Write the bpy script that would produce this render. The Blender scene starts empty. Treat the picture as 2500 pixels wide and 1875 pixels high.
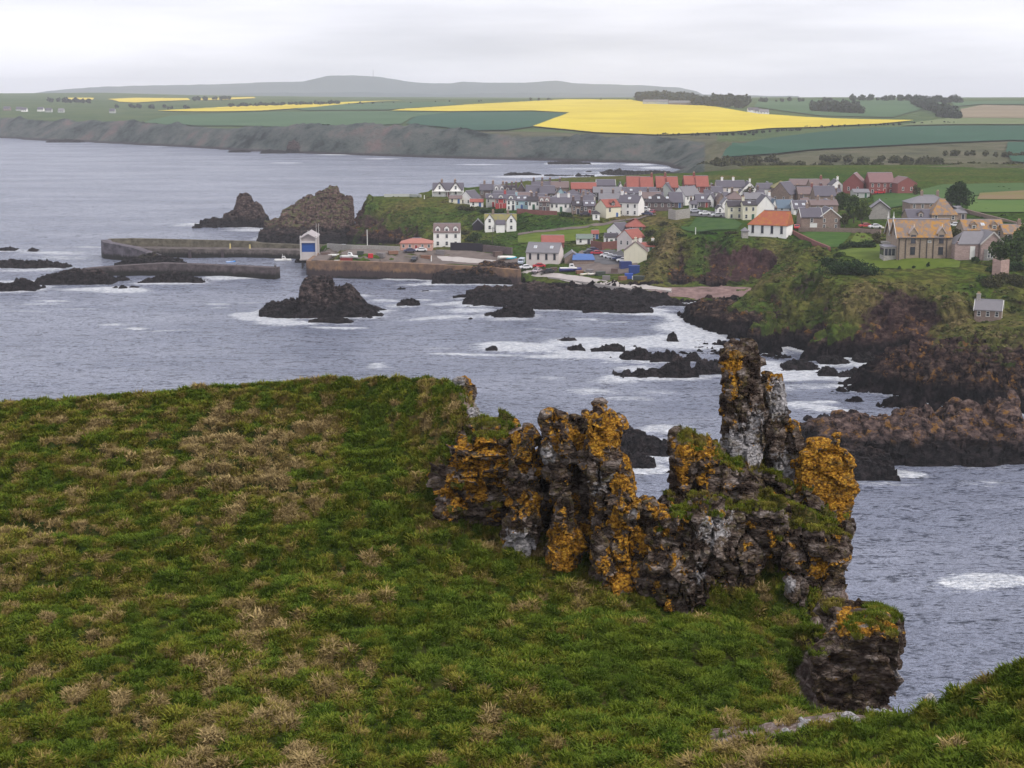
import bpy, bmesh, math, random
import numpy as np
from mathutils import Vector, Matrix
from mathutils.geometry import delaunay_2d_cdt

# ------------------------------------------------------------------ camera, light
S = bpy.context.scene
C = S.collection
random.seed(7)
K = 3600.0                     # focal length in pixels of a 2500 px wide frame
CAMH = 60.0                    # eye height above the sea
PITCH = math.radians(11.233)
SP, CP = math.sin(PITCH), math.cos(PITCH)

cam_d = bpy.data.cameras.new('camera')
cam_d.sensor_width = 36.0
cam_d.lens = 36.0 * K / 2500.0
cam_d.clip_start = 0.5
cam_d.clip_end = 60000.0
cam = bpy.data.objects.new('camera', cam_d)
C.objects.link(cam)
cam.location = (0, 0, CAMH)
cam.rotation_euler = (math.radians(90) - PITCH, 0, 0)
S.camera = cam

SUN_EL, SUN_AZ = math.radians(48), math.radians(128)     # high, from behind on the right
W = bpy.data.worlds.new('World')
S.world = W
W.use_nodes = True
wn = W.node_tree
wn.nodes.clear()
def wnode(t, **kw):
    n = wn.nodes.new(t)
    for k, v in kw.items(): setattr(n, k, v)
    return n
sky = wnode('ShaderNodeTexSky', sky_type='NISHITA')
sky.sun_disc = False
sky.sun_elevation = SUN_EL
sky.sun_rotation = SUN_AZ
sky.air_density = 1.0; sky.dust_density = 3.0; sky.ozone_density = 1.0
tc = wnode('ShaderNodeTexCoord')
sep = wnode('ShaderNodeSeparateXYZ')
wn.links.new(tc.outputs['Generated'], sep.inputs[0])
mp = wnode('ShaderNodeMapping'); mp.inputs['Scale'].default_value = (1.5, 1.5, 13.0)
wn.links.new(tc.outputs['Generated'], mp.inputs[0])
nz = wnode('ShaderNodeTexNoise'); nz.inputs['Scale'].default_value = 1.7; nz.inputs['Detail'].default_value = 5; nz.inputs['Roughness'].default_value = 0.5
wn.links.new(mp.outputs[0], nz.inputs['Vector'])
# the cloud deck: a soft white layer with greyer sheets in it, a little brighter near the horizon haze
cr = wnode('ShaderNodeValToRGB')
e = cr.color_ramp.elements
e[0].position = 0.34; e[0].color = (5.3, 5.4, 6.0, 1)
e[1].position = 0.62; e[1].color = (8.2, 8.2, 8.9, 1)
m_ = e.new(0.50); m_.color = (7.0, 7.05, 7.7, 1)
wn.links.new(nz.outputs['Fac'], cr.inputs[0])
mx = wnode('ShaderNodeMix', data_type='RGBA')
mx.inputs[0].default_value = 0.93
wn.links.new(sky.outputs[0], mx.inputs['A'])
wn.links.new(cr.outputs[0], mx.inputs['B'])
bg = wnode('ShaderNodeBackground'); bg.inputs['Strength'].default_value = 0.1
wn.links.new(mx.outputs['Result'], bg.inputs['Color'])
wo = wnode('ShaderNodeOutputWorld')
wn.links.new(bg.outputs[0], wo.inputs['Surface'])

sun_d = bpy.data.lights.new('sun', 'SUN')
sun_d.energy = 1.5
sun_d.angle = math.radians(12)
sun_d.color = (1.0, 0.95, 0.88)
sun = bpy.data.objects.new('sun', sun_d)
C.objects.link(sun)
sun.location = (0, 0, 200)
# direction to the sun: azimuth measured from +Y (ahead) towards +X
sd = Vector((math.sin(SUN_AZ) * math.cos(SUN_EL), math.cos(SUN_AZ) * math.cos(SUN_EL), math.sin(SUN_EL)))
sun.rotation_euler = sd.to_track_quat('Z', 'Y').to_euler()

S.view_settings.view_transform = 'Standard'
S.view_settings.look = 'None'
S.view_settings.exposure = 0.56
S.view_settings.gamma = 1.0
S.view_settings.use_curve_mapping = False
S.cycles.max_bounces = 6
S.cycles.diffuse_bounces = 2
S.cycles.glossy_bounces = 2
S.cycles.transmission_bounces = 2
S.cycles.volume_bounces = 3
S.cycles.use_denoising = True

# ------------------------------------------------------------------ survey geometry: photo bearings to places
def vof(py): return -(py - 937.5) / K
def depth_tan(py):                      # tangent of the depression angle of a picture row
    v = vof(py)
    return -(-SP + CP * v) / (CP + SP * v)
def at_z(px, py, z):                    # the place at height z seen in that direction
    D = (CAMH - z) / depth_tan(py)
    return at_d(px, py, D)
def at_d(px, py, D):                    # the place D metres ahead seen in that direction
    v = vof(py)
    return (D * ((px - 1250) / K) / (CP + SP * v), D, CAMH - D * depth_tan(py))
def at_dz(px, D, z):                    # bearing, distance ahead and height
    t = (z - CAMH) / D
    v = (t * CP + SP) / (CP - t * SP)
    return (D * ((px - 1250) / K) / (CP + SP * v), D, z)
def to_px(X, Y, Z):                     # numpy: bearings of points (for masks made from the survey)
    fz = Z - CAMH
    f = Y * CP - fz * SP
    u = Y * SP + fz * CP
    return 1250 + K * X / f, 937.5 - K * u / f

# ------------------------------------------------------------------ numpy noise
def _h(ix, iy, iz, seed):
    h = (ix.astype(np.int64) * 374761393 + iy.astype(np.int64) * 668265263 + iz.astype(np.int64) * 2147483647 + seed * 974634777) & 0xFFFFFFFF
    h = ((h ^ (h >> 13)) * 1274126177) & 0xFFFFFFFF
    h = ((h ^ (h >> 16)) * 2246822519) & 0xFFFFFFFF
    h = h ^ (h >> 15)
    return (h & 0xFFFFFF) / float(0xFFFFFF)
def vnoise(P, seed=0):
    F = np.floor(P); f = P - F; f = f * f * (3 - 2 * f)
    ix, iy, iz = F[:, 0], F[:, 1], F[:, 2]
    fx, fy, fz = f[:, 0], f[:, 1], f[:, 2]
    def c(a, b, d): return _h(ix + a, iy + b, iz + d, seed)
    x00 = c(0,0,0)*(1-fx) + c(1,0,0)*fx; x10 = c(0,1,0)*(1-fx) + c(1,1,0)*fx
    x01 = c(0,0,1)*(1-fx) + c(1,0,1)*fx; x11 = c(0,1,1)*(1-fx) + c(1,1,1)*fx
    return (x00*(1-fy) + x10*fy)*(1-fz) + (x01*(1-fy) + x11*fy)*fz
def fbm(P, oct=4, seed=0, gain=0.5, ridge=False):
    s = 0; a = 1.0; t = 0
    Q = P.copy()
    for o in range(oct):
        n = vnoise(Q, seed + o * 17)
        if ridge: n = 1 - np.abs(2 * n - 1)
        s = s + a * n; t += a; a *= gain
        Q = Q * 2.03 + 13.7
    return s / t
def voro(P, seed=0):                    # distance to the nearest cell, gap to the second, a value per cell
    F = np.floor(P)
    n = len(P)
    d1 = np.full(n, 9.0); d2 = np.full(n, 9.0); idv = np.zeros(n)
    for a in (-1, 0, 1):
        for b in (-1, 0, 1):
            for c in (-1, 0, 1):
                ix, iy, iz = F[:, 0] + a, F[:, 1] + b, F[:, 2] + c
                q0 = ix + _h(ix, iy, iz, seed) - P[:, 0]
                q1 = iy + _h(ix, iy, iz, seed + 1) - P[:, 1]
                q2 = iz + _h(ix, iy, iz, seed + 2) - P[:, 2]
                d = np.sqrt(q0*q0 + q1*q1 + q2*q2)
                m = d < d1
                d2 = np.where(m, d1, np.minimum(d2, d))
                idv = np.where(m, _h(ix, iy, iz, seed + 3), idv)
                d1 = np.where(m, d, d1)
    return d1, d2 - d1, idv
def facets(P, sc, seed=0, tilt=.9, crack=.6, cw=.12):   # angular blocks: each has its own height and its own slant
    Q = P / np.array(sc)
    F = np.floor(Q); n = len(Q)
    d1 = np.full(n, 9.0); d2 = np.full(n, 9.0); idv = np.zeros(n); sl = np.zeros(n)
    for a in (-1, 0, 1):
        for b in (-1, 0, 1):
            for c in (-1, 0, 1):
                ix, iy, iz = F[:, 0] + a, F[:, 1] + b, F[:, 2] + c
                q0 = ix + _h(ix, iy, iz, seed) - Q[:, 0]; q1 = iy + _h(ix, iy, iz, seed + 1) - Q[:, 1]; q2 = iz + _h(ix, iy, iz, seed + 2) - Q[:, 2]
                d = np.sqrt(q0*q0 + q1*q1 + q2*q2); m = d < d1
                d2 = np.where(m, d1, np.minimum(d2, d))
                h = _h(ix, iy, iz, seed + 3); h2 = _h(ix, iy, iz, seed + 4); h3 = _h(ix, iy, iz, seed + 5)
                idv = np.where(m, h, idv); sl = np.where(m, q0*(h-.5)*2 + q1*(h2-.5)*2 + q2*(h3-.5)*2, sl)
                d1 = np.where(m, d, d1)
    return (idv - .5) + sl * tilt - crack * (1 - sstep(0.0, cw, d2 - d1))
def sstep(a, b, x):
    t = np.clip((x - a) / (b - a), 0, 1)
    return t * t * (3 - 2 * t)
def blocky(P, sc, seed=0):              # broken rock: each block proud by its own amount, open joints between
    d1, g, i = voro(P / np.array(sc), seed)
    return (i - 0.5) - 0.55 * (1 - sstep(0.0, 0.16, g))

# ------------------------------------------------------------------ height model from breaklines
def world_pts(lines, step=6.0):
    out = []
    for kind, pts in lines:
        w = []
        for p in pts:
            if kind == 'z': w.append(at_z(*p))
            elif kind == 'D': w.append(at_d(*p))
            elif kind == 'w': w.append(at_dz(*p))
            else: w.append(p)
        if kind == 'p' or len(w) == 1:
            out += w; continue
        for a, b in zip(w[:-1], w[1:]):
            n = max(1, int(math.hypot(a[0]-b[0], a[1]-b[1]) / step))
            for i in range(n):
                t = i / n
                out.append(tuple(a[j]*(1-t) + b[j]*t for j in range(3)))
        out.append(w[-1])
    return out
class Grid:
    def __init__(s, x0, y0, x1, y1, step, pts, fill=-8.0):
        s.x0, s.y0, s.step = x0, y0, step
        s.nx = int((x1-x0)/step)+1; s.ny = int((y1-y0)/step)+1
        Z = np.full((s.ny, s.nx), np.nan)
        seen = {}
        for p in pts:
            k = (round(p[0]/ (step*0.6)), round(p[1]/(step*0.6)))
            seen.setdefault(k, p)
        P = list(seen.values())
        V, E, Fc, ov, oe, of = delaunay_2d_cdt([Vector((p[0], p[1])) for p in P], [], [], 0, 1e-5)
        vz = [P[o[0]][2] if o else 0 for o in ov]
        for f in Fc:
            a, b, c = f[0], f[1], f[2]
            ax, ay, bx, by, cx, cy = V[a].x, V[a].y, V[b].x, V[b].y, V[c].x, V[c].y
            det = (by-cy)*(ax-cx) + (cx-bx)*(ay-cy)
            if abs(det) < 1e-9: continue
            i0 = max(0, int((min(ax,bx,cx)-x0)/step)); i1 = min(s.nx-1, int((max(ax,bx,cx)-x0)/step)+1)
            j0 = max(0, int((min(ay,by,cy)-y0)/step)); j1 = min(s.ny-1, int((max(ay,by,cy)-y0)/step)+1)
            if i1 < i0 or j1 < j0: continue
            gx, gy = np.meshgrid(x0+np.arange(i0,i1+1)*step, y0+np.arange(j0,j1+1)*step)
            l1 = ((by-cy)*(gx-cx)+(cx-bx)*(gy-cy))/det
            l2 = ((cy-ay)*(gx-cx)+(ax-cx)*(gy-cy))/det
            l3 = 1-l1-l2
            m = (l1 >= -1e-6) & (l2 >= -1e-6) & (l3 >= -1e-6)
            z = l1*vz[a]+l2*vz[b]+l3*vz[c]
            sub = Z[j0:j1+1, i0:i1+1]
            sub[m] = z[m]
        Z[np.isnan(Z)] = fill
        s.Z = Z
    def smooth(s, n=1):
        for _ in range(n):
            Z = np.pad(s.Z, 1, mode='edge')
            s.Z = (Z[1:-1,1:-1]*4 + (Z[:-2,1:-1]+Z[2:,1:-1]+Z[1:-1,:-2]+Z[1:-1,2:])*2 + Z[:-2,:-2]+Z[2:,2:]+Z[:-2,2:]+Z[2:,:-2]) / 16
        return s
    def __call__(s, X, Y):
        X = np.asarray(X, float); Y = np.asarray(Y, float)
        u = np.clip((X-s.x0)/s.step, 0, s.nx-1.001); v = np.clip((Y-s.y0)/s.step, 0, s.ny-1.001)
        i = u.astype(int); j = v.astype(int); fu = u-i; fv = v-j
        Z = s.Z
        return (Z[j,i]*(1-fu)+Z[j,i+1]*fu)*(1-fv) + (Z[j+1,i]*(1-fu)+Z[j+1,i+1]*fu)*fv
def hit(g, px, py, r0, r1, step=0.5):   # where the line of sight meets the ground
    D = np.arange(r0, r1, step)
    v = vof(py)
    X = D*((px-1250)/K)/(CP+SP*v); Zr = CAMH - D*depth_tan(py)
    m = np.nonzero(g(X, D) >= Zr)[0]
    if len(m) == 0: return None
    i = m[0]
    return (float(X[i]), float(D[i]), float(g(X[i], D[i])))

# ------------------------------------------------------------------ mesh helpers
def link(name, me, parent=None, **props):
    o = bpy.data.objects.new(name, me)
    C.objects.link(o)
    if parent is not None: o.parent = parent
    for k, v in props.items(): o[k] = v
    return o
def mesh_np(name, V, F, mats=(), smooth=True, attrs=None):
    me = bpy.data.meshes.new(name)
    V = np.asarray(V, np.float32); F = np.asarray(F, np.int32)
    n, k = len(F), F.shape[1]
    me.vertices.add(len(V)); me.vertices.foreach_set('co', V.ravel())
    me.loops.add(n*k); me.loops.foreach_set('vertex_index', F.ravel())
    me.polygons.add(n)
    me.polygons.foreach_set('loop_start', np.arange(0, n*k, k, dtype=np.int32))
    me.polygons.foreach_set('use_smooth', np.full(n, smooth, bool))
    for a, val in (attrs or {}).items():
        at = me.attributes.new(a, 'FLOAT', 'POINT')
        at.data.foreach_set('value', np.asarray(val, np.float32))
    for m in mats: me.materials.append(m)
    me.update(calc_edges=True)
    return me
def grid_faces(nr, nc, keep=None):
    j, i = np.meshgrid(np.arange(nr-1), np.arange(nc-1), indexing='ij')
    a = (j*nc+i).ravel()
    F = np.stack([a, a+1, a+nc+1, a+nc], 1)
    if keep is not None: F = F[keep]
    return F
def compact(V, F, attrs=None):
    used = np.zeros(len(V), bool); used[F.ravel()] = True
    idx = np.cumsum(used)-1
    return V[used], idx[F], {k: v[used] for k, v in (attrs or {}).items()}
def grid_normals(V, nr, nc):
    P = V.reshape(nr, nc, 3)
    du = np.gradient(P, axis=1); dv = np.gradient(P, axis=0)
    N = np.cross(du, dv); N /= np.linalg.norm(N, axis=2, keepdims=True)+1e-12
    return N.reshape(-1, 3)

# ------------------------------------------------------------------ material helpers
class M:
    def __init__(s, name, rough=0.85, spec=0.25):
        s.m = bpy.data.materials.new(name); s.m.use_nodes = True
        s.t = s.m.node_tree; s.n = s.t.nodes
        s.b = s.n['Principled BSDF']
        s.b.inputs['Roughness'].default_value = rough
        s.b.inputs['Specular IOR Level'].default_value = spec
        s._tc = None
    def L(s, a, b): s.t.links.new(a, b)
    def set(s, inp, v):
        if isinstance(v, (int, float)): inp.default_value = v
        elif isinstance(v, tuple): inp.default_value = v if len(v) == 4 or inp.type == 'VECTOR' else (*v, 1)
        else: s.L(v, inp)
    def pos(s, scale=(1,1,1), rot=(0,0,0), kind='Object'):
        if s._tc is None: s._tc = s.n.new('ShaderNodeTexCoord')
        m = s.n.new('ShaderNodeMapping'); m.inputs['Scale'].default_value = scale; m.inputs['Rotation'].default_value = rot
        s.L(s._tc.outputs[kind], m.inputs[0]); return m.outputs[0]
    def noise(s, scale=1, detail=4, rough=0.55, vec=None, dist=0):
        n = s.n.new('ShaderNodeTexNoise')
        n.inputs['Scale'].default_value = scale; n.inputs['Detail'].default_value = detail
        n.inputs['Roughness'].default_value = rough; n.inputs['Distortion'].default_value = dist
        s.L(vec if vec is not None else s.pos(), n.inputs['Vector']); return n.outputs['Fac']
    def vor(s, scale=1, vec=None, feature='F1', out='Distance'):
        n = s.n.new('ShaderNodeTexVoronoi'); n.feature = feature; n.inputs['Scale'].default_value = scale
        s.L(vec if vec is not None else s.pos(), n.inputs['Vector']); return n.outputs[out]
    def attr(s, name, kind='GEOMETRY', out='Fac'):
        n = s.n.new('ShaderNodeAttribute'); n.attribute_name = name; n.attribute_type = kind; return n.outputs[out]
    def ramp(s, fac, stops, interp='LINEAR'):
        r = s.n.new('ShaderNodeValToRGB'); r.color_ramp.interpolation = interp
        el = r.color_ramp.elements
        while len(el) > 1: el.remove(el[-1])
        for i, (p, c) in enumerate(stops):
            q = el[0] if i == 0 else el.new(p)
            q.position = p
            c = (c, c, c) if isinstance(c, (int, float)) else c
            q.color = (*c, 1)
        s.L(fac, r.inputs[0]); return r.outputs[0]
    def math(s, op, a, b=0.0, c=None, clamp=False):
        n = s.n.new('ShaderNodeMath'); n.operation = op; n.use_clamp = clamp
        s.set(n.inputs[0], a); s.set(n.inputs[1], b)
        if c is not None: s.set(n.inputs[2], c)
        return n.outputs[0]
    def mix(s, f, a, b, mode='MIX'):
        n = s.n.new('ShaderNodeMix'); n.data_type = 'RGBA'; n.blend_type = mode
        s.set(n.inputs[0], f); s.set(n.inputs['A'], a); s.set(n.inputs['B'], b); return n.outputs['Result']
    def step(s, v, a, b):
        n = s.n.new('ShaderNodeMapRange'); n.interpolation_type = 'SMOOTHSTEP'
        s.set(n.inputs[0], v); n.inputs[1].default_value = a; n.inputs[2].default_value = b; return n.outputs[0]
    def bump(s, h, strength=0.5, dist=0.1, prev=None):
        n = s.n.new('ShaderNodeBump'); n.inputs['Strength'].default_value = strength; n.inputs['Distance'].default_value = dist
        s.L(h, n.inputs['Height'])
        if prev is not None: s.L(prev, n.inputs['Normal'])
        return n.outputs[0]
    def xyz(s, what='Position'):
        g = s.n.new('ShaderNodeNewGeometry'); q = s.n.new('ShaderNodeSeparateXYZ'); s.L(g.outputs[what], q.inputs[0]); return q.outputs
    def done(s, col=None, normal=None, rough=None):
        if col is not None: s.set(s.b.inputs['Base Color'], col)
        if normal is not None: s.L(normal, s.b.inputs['Normal'])
        if rough is not None: s.set(s.b.inputs['Roughness'], rough)
        return s.m
def plain(name, col, rough=0.7, var=0.15, scale=1.5, bump=0.0, spec=0.25):
    m = M(name, rough, spec)
    n = m.noise(scale, 4)
    c = m.mix(n, tuple(x*(1-var) for x in col), tuple(min(1, x*(1+var)) for x in col))
    nb = m.bump(m.noise(scale*6, 4), bump, 0.05) if bump else None
    return m.done(c, nb)
# ------------------------------------------------------------------ materials of rock and ground
def make_crag_mat():
    m = M('lichened_rock', 0.95, 0.04)
    p = m.pos()
    lich = m.attr('lichen'); turf = m.attr('turf'); pale = m.attr('pale')
    st = m.pos((1, 1, 2.6))
    base = m.ramp(m.noise(1.3, 8, 0.62, st), [(0.36, (0.014, 0.009, 0.008)), (0.47, (0.062, 0.044, 0.036)), (0.57, (0.16, 0.125, 0.105)), (0.70, (0.36, 0.31, 0.29))])
    patch = m.noise(3.6, 6, 0.62, p)
    grey = m.math('ADD', m.math('MULTIPLY', pale, 0.45), m.math('MULTIPLY', patch, 0.62))
    base = m.mix(m.step(grey, 0.42, 0.50), base, m.mix(m.noise(16, 3, 0.6), (0.25, 0.235, 0.245), (0.46, 0.44, 0.44)))
    green = m.step(m.noise(2.4, 5, 0.6, p), 0.56, 0.66)
    base = m.mix(m.math('MULTIPLY', green, 0.55), base, (0.085, 0.075, 0.022))
    ln = m.math('ADD', m.math('MULTIPLY', m.noise(1.8, 9, 0.64, p), 1.75), m.math('MULTIPLY', lich, 0.42))
    lc = m.ramp(m.noise(9.0, 6, 0.6, p), [(0.34, (0.07, 0.035, 0.012)), (0.44, (0.22, 0.100, 0.018)), (0.54, (0.40, 0.195, 0.022)), (0.66, (0.55, 0.33, 0.055))])
    base = m.mix(m.step(ln, 1.11, 1.17), base, lc)
    base = m.mix(m.math('MULTIPLY', m.step(m.noise(1.5, 7, 0.7, m.pos((1,1,2.2),(0,0,.7))), 0.53, 0.62), 0.7), base, m.ramp(m.noise(8, 5, .6), [(.35, (.025,.016,.010)), (.5, (.085,.060,.025)), (.65, (.20,.145,.08))]))
    tn = m.math('ADD', turf, m.math('MULTIPLY', m.noise(5, 5, 0.6, p), 0.5))
    tc_ = m.ramp(m.noise(6.5, 6, 0.7, p), [(0.3, (0.025, 0.032, 0.008)), (0.5, (0.07, 0.07, 0.016)), (0.7, (0.17, 0.12, 0.05))])
    base = m.mix(m.step(tn, 0.70, 0.82), base, tc_)
    b1 = m.bump(m.noise(4.5, 7, 0.62, st), 0.8, 0.12)
    b2 = m.bump(m.step(m.vor(4.0, m.pos((1, 1, 1.9)), 'DISTANCE_TO_EDGE'), 0.0, 0.10), 0.9, 0.07, b1)
    return m.done(base, b2)
def make_ground_mat():
    m = M('turf_ground', 0.95, 0.0)
    p = m.pos()
    g = m.ramp(m.noise(0.35, 6, 0.6, p), [(0.3, (0.022, 0.045, 0.008)), (0.5, (0.040, 0.055, 0.012)), (0.7, (0.095, 0.072, 0.030))])
    d = m.noise(6, 6, 0.7, p)
    g = m.mix(m.step(d, 0.42, 0.62), m.mix(0.55, g, (0.012, 0.012, 0.005)), g)
    bare = m.attr('bare')
    g = m.mix(m.step(m.math('ADD', bare, m.math('MULTIPLY', m.noise(4, 5, 0.6), 0.4)), 0.62, 0.78), g,
              m.ramp(m.noise(5, 7, 0.65), [(0.3, (0.06, 0.04, 0.035)), (0.5, (0.20, 0.15, 0.13)), (0.7, (0.42, 0.36, 0.33))]))
    return m.done(g, m.bump(d, 0.8, 0.15))
def make_blade_mat():
    m = M('grass_blades', 0.9, 0.0)
    hue = m.attr('hue', 'INSTANCER'); rnd = m.attr('rnd', 'INSTANCER'); hgt = m.attr('up')
    c = m.ramp(hue, [(0.0, (0.050, 0.122, 0.006)), (0.25, (0.112, 0.166, 0.008)), (0.45, (0.172, 0.178, 0.014)), (0.64, (0.212, 0.176, 0.032)), (0.82, (0.265, 0.180, 0.066)), (1.0, (0.41, 0.285, 0.145))])
    c = m.mix(rnd, m.mix(0.66, c, (0.008, 0.010, 0.002)), m.mix(0.28, c, (0.27, 0.25, 0.07)))  # random tuft tone; its dark end also paints shadow among the tufts
    return m.done(c)
MAT_CRAG = make_crag_mat(); MAT_TURF = make_ground_mat(); MAT_BLADE = make_blade_mat()

# ------------------------------------------------------------------ near hillside
edge = [(-900,1024,72),(-300,1000,72),(0,982,72),(150,972,72.5),(300,960,73),(500,943,73.5),(700,930,74),(850,920,73),(1000,916,72),(1085,915,70.5),(1128,925,68.5),(1140,960,66.5),(1150,1010,64.5),(1185,1060,62.5)]
under = [(1210,1110,61),(1320,1210,60),(1450,1280,59.3),(1590,1320,58.4),(1660,1270,58.6),(1780,1190,59),(1900,1235,58.8),(1960,1260,58.6),(2050,1340,58)]
right = [(2066,1400,56),(2050,1470,54.5),(2062,1500,52.5)]
brink = [(1960,1560,51),(1925,1620,48.5),(1960,1700,46),(1990,1760,43.5)]
path = [(1790,1806,39.8),(1880,1792,40.3),(2000,1772,40.8),(2100,1757,40.9),(2200,1744,40.3),(2270,1720,39.2)]
nearsky = [(2330,1685,38.5),(2400,1664,37.5),(2440,1640,37),(2500,1622,36),(2600,1590,35.5),(2900,1500,34)]
L = []
L += [('D', e_) for e_ in (edge, under, right, path, nearsky)]
L.append(('D', brink))
inner = [(-900,2300,26),(0,2200,29.5),(600,2200,30),(1250,2200,30.5),(1800,2200,28.5),(2500,2200,23.5),(3000,2200,21),
 (-700,1875,38),(0,1875,38),(600,1875,38.2),(1200,1875,38.8),(1650,1875,38.3),(1780,1848,38.2),(2000,1875,35.5),(2250,1875,32.5),(2500,1875,30.5),(2900,1875,28),
 (2200,1800,37),(2500,1750,33.5),(2800,1700,31.5),(2350,1740,37),(2100,1810,38.4),
 (-700,1400,52),(0,1400,52.2),(0,1600,45.8),(500,1600,46),(1000,1640,45.5),(0,1250,57.5),(0,1100,64.5),(300,1180,62),(350,1040,68.5),(600,1400,53.2),(600,1100,65.3),(600,1000,70),(900,1050,68),(900,1250,58.2),(760,1180,61.5),
 (1000,1400,53.6),(1100,1300,57.2),(1050,1150,62.3),(1000,1000,68.5),(1200,1290,58.0),(1250,1460,52.8),(1250,1600,48),(1400,1480,52.8),(1450,1410,54.8),
 (1600,1560,50.3),(1600,1700,45.3),(1400,1780,41.8),(1850,1560,50.4),(1900,1620,48.4),(1800,1700,45),(1750,1780,41.8),
 (1560,1440,55.2),(1640,1510,53.9),(1800,1525,53.5),(1950,1510,53.4),(1700,1380,56.4),(1850,1370,56.3),(1990,1370,56.2),(1680,1300,58.2),(1850,1280,58.6)]
L += [('D', [q]) for q in inner]
# beyond the brow the land drops as cliff to the sea
drop = []
for seg in (edge, under, right):
    for q in seg:
        a = at_d(*q)
        drop.append((a[0]+1.6, a[1]+3.4, a[2]-4.5)); drop.append((a[0]+3.0, a[1]+6.0, a[2]-22)); 
for q in [(1985,1560,53),(2015,1640,50),(2035,1700,47),(2050,1748,44.6)]:
    a = at_d(*q); drop.append((a[0]+1.4, a[1]+1.0, a[2]-7.0)); drop.append((a[0]+4, a[1]+2.5, a[2]-22))
for seg in (path[3:], nearsky):
    for q in seg:
        a = at_d(*q); drop.append((a[0]+1.0, a[1]+2.8, a[2]-2.6)); drop.append((a[0]+2.5, a[1]+6.0, a[2]-22))
L.append(('p', drop))
for x_, y_ in ((-40,95),(-10,95),(20,90),(45,80),(60,60),(60,40)): L.append(('p', [(x_, y_, 15.0)]))
fg = Grid(-42, 18, 62, 96, 0.25, world_pts(L, 1.5), 15.0).smooth(5)
TRODDEN = [([(885,985),(880,1080),(905,1200),(960,1320),(1040,1430),(1150,1520),(1290,1590),(1500,1640),(1750,1690)], 1.0, .34), ([(560,1440),(640,1462),(800,1532),(960,1580),(1100,1630),(1300,1690),(1500,1720)], .55, .34), ([(250,1330),(420,1380),(560,1440)], .5, .2)]
LIPS = [[(130,1098),(190,1092),(250,1108)],[(330,1098),(400,1068),(470,1064)],[(510,1048),(600,1052),(640,1064)],[(420,1112),(470,1118),(520,1128),(570,1142),(610,1160)],[(660,1082),(700,1092),(724,1118)],[(740,1100),(790,1118),(815,1128)],
        [(470,1176),(520,1168),(570,1180)],[(0,1272),(70,1272),(138,1294)],[(185,1296),(220,1298),(250,1312)],[(180,1352),(215,1362)],[(640,1196),(690,1200),(740,1215)],[(330,1140),(290,1122)],[(600,1112),(650,1122),(690,1140)]]
def seg_d(X, Y, poly):
    dm = np.full(X.shape, 1e9)
    for a, b in zip(poly[:-1], poly[1:]):
        A = np.array(a[:2]); B = np.array(b[:2]); ab = B-A; L2 = ab@ab+1e-9
        t = np.clip(((X-A[0])*ab[0]+(Y-A[1])*ab[1])/L2, 0, 1)
        dm = np.minimum(dm, np.hypot(X-A[0]-t*ab[0], Y-A[1]-t*ab[1]))
    return dm
def fg_full():
    st = 0.15
    x = np.arange(-34, 34, st); y = np.arange(23, 84, st)
    X, Y = np.meshgrid(x, y); X = X.ravel(); Y = Y.ravel()
    Z = fg(X, Y)
    P = np.stack([X, Y, Z], 1)
    gx = (fg(X+0.4, Y)-fg(X-0.4, Y))/0.8; gy = (fg(X, Y+0.4)-fg(X, Y-0.4))/0.8
    slope = np.hypot(gx, gy)
    flat = 1-sstep(1.2, 2.2, slope)
    hum = (fbm(P*[0.40,0.30,0], 4, 3)-0.5)*0.50*(1-.75*sstep(60, 68, Y)) + (fbm(P*[1.7,1.1,0], 3, 9)-0.5)*0.30
    # low turf terracettes: short steps that run along the slope
    t = fbm(P*[0.16,0.3,0], 3, 21)
    hum += 0.22*sstep(0.52, 0.62, t)*(1-sstep(60, 68, Y))
    # eroded turf lips that run across the slope, seen as straw fringes over dark hollows
    lips = np.zeros(len(X)); hollow = np.zeros(len(X))
    for ln_ in LIPS:
        A = [hit(fg, x_, y_, 30, 90, .2) for x_, y_ in ln_]; A = [q for q in A if q]
        wob = (fbm(P*[1.1,1.1,0], 3, 44)-.5)*1.0
        dl = seg_d(X+wob, Y+wob*.6, A); dh = seg_d(X+wob, Y+wob*.6+.42, A)
        lips = np.maximum(lips, np.exp(-(dl/.26)**2)); hollow = np.maximum(hollow, np.exp(-(dh/.24)**2))
    hum += lips*.26 - hollow*.20
    Z = Z + hum*flat
    V = np.stack([X, Y, Z], 1)
    N = grid_normals(V, len(y), len(x))
    rk = (1-flat)
    d = blocky(V, (0.8, 0.8, 0.45), 5)*0.7 + (fbm(V*3, 3, 6)-0.5)*0.3
    V = V + N*(d*rk)[:, None]
    F = grid_faces(len(y), len(x))
    keep = (V[F][:, :, 2].max(1) > 16)
    F = F[keep]
    px, py = to_px(V[:, 0], V[:, 1], V[:, 2])
    # the trodden stony lip above the gap
    def near(poly, w):
        dmin = np.full(len(V), 1e9)
        for (a, b) in zip(poly[:-1], poly[1:]):
            A = np.array(at_d(*a)); B = np.array(at_d(*b))
            ab = (B-A)[:2]; q = V[:, :2]-A[:2]
            tt = np.clip((q@ab)/(ab@ab), 0, 1)
            dmin = np.minimum(dmin, np.hypot(*(q-tt[:, None]*ab).T))
        return np.clip(1-dmin/w, 0, 1)
    bare = np.maximum(sstep(0, .6, near(path, 1.5))*0.85, rk*0.9)
    bare = np.maximum(bare, near([(1125,920,68.5),(1140,960,66.5),(1150,1010,64.5),(1185,1060,62.5)], 0.8)*0.7)
    V2, F2, A2 = compact(V, F, {'bare': bare})
    me = mesh_np('hillside', V2, F2, [MAT_TURF], True, A2)
    link('grass_hillside', me, kind='structure')
    return X, Y, V[:, 2], bare, slope, lips, hollow
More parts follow.
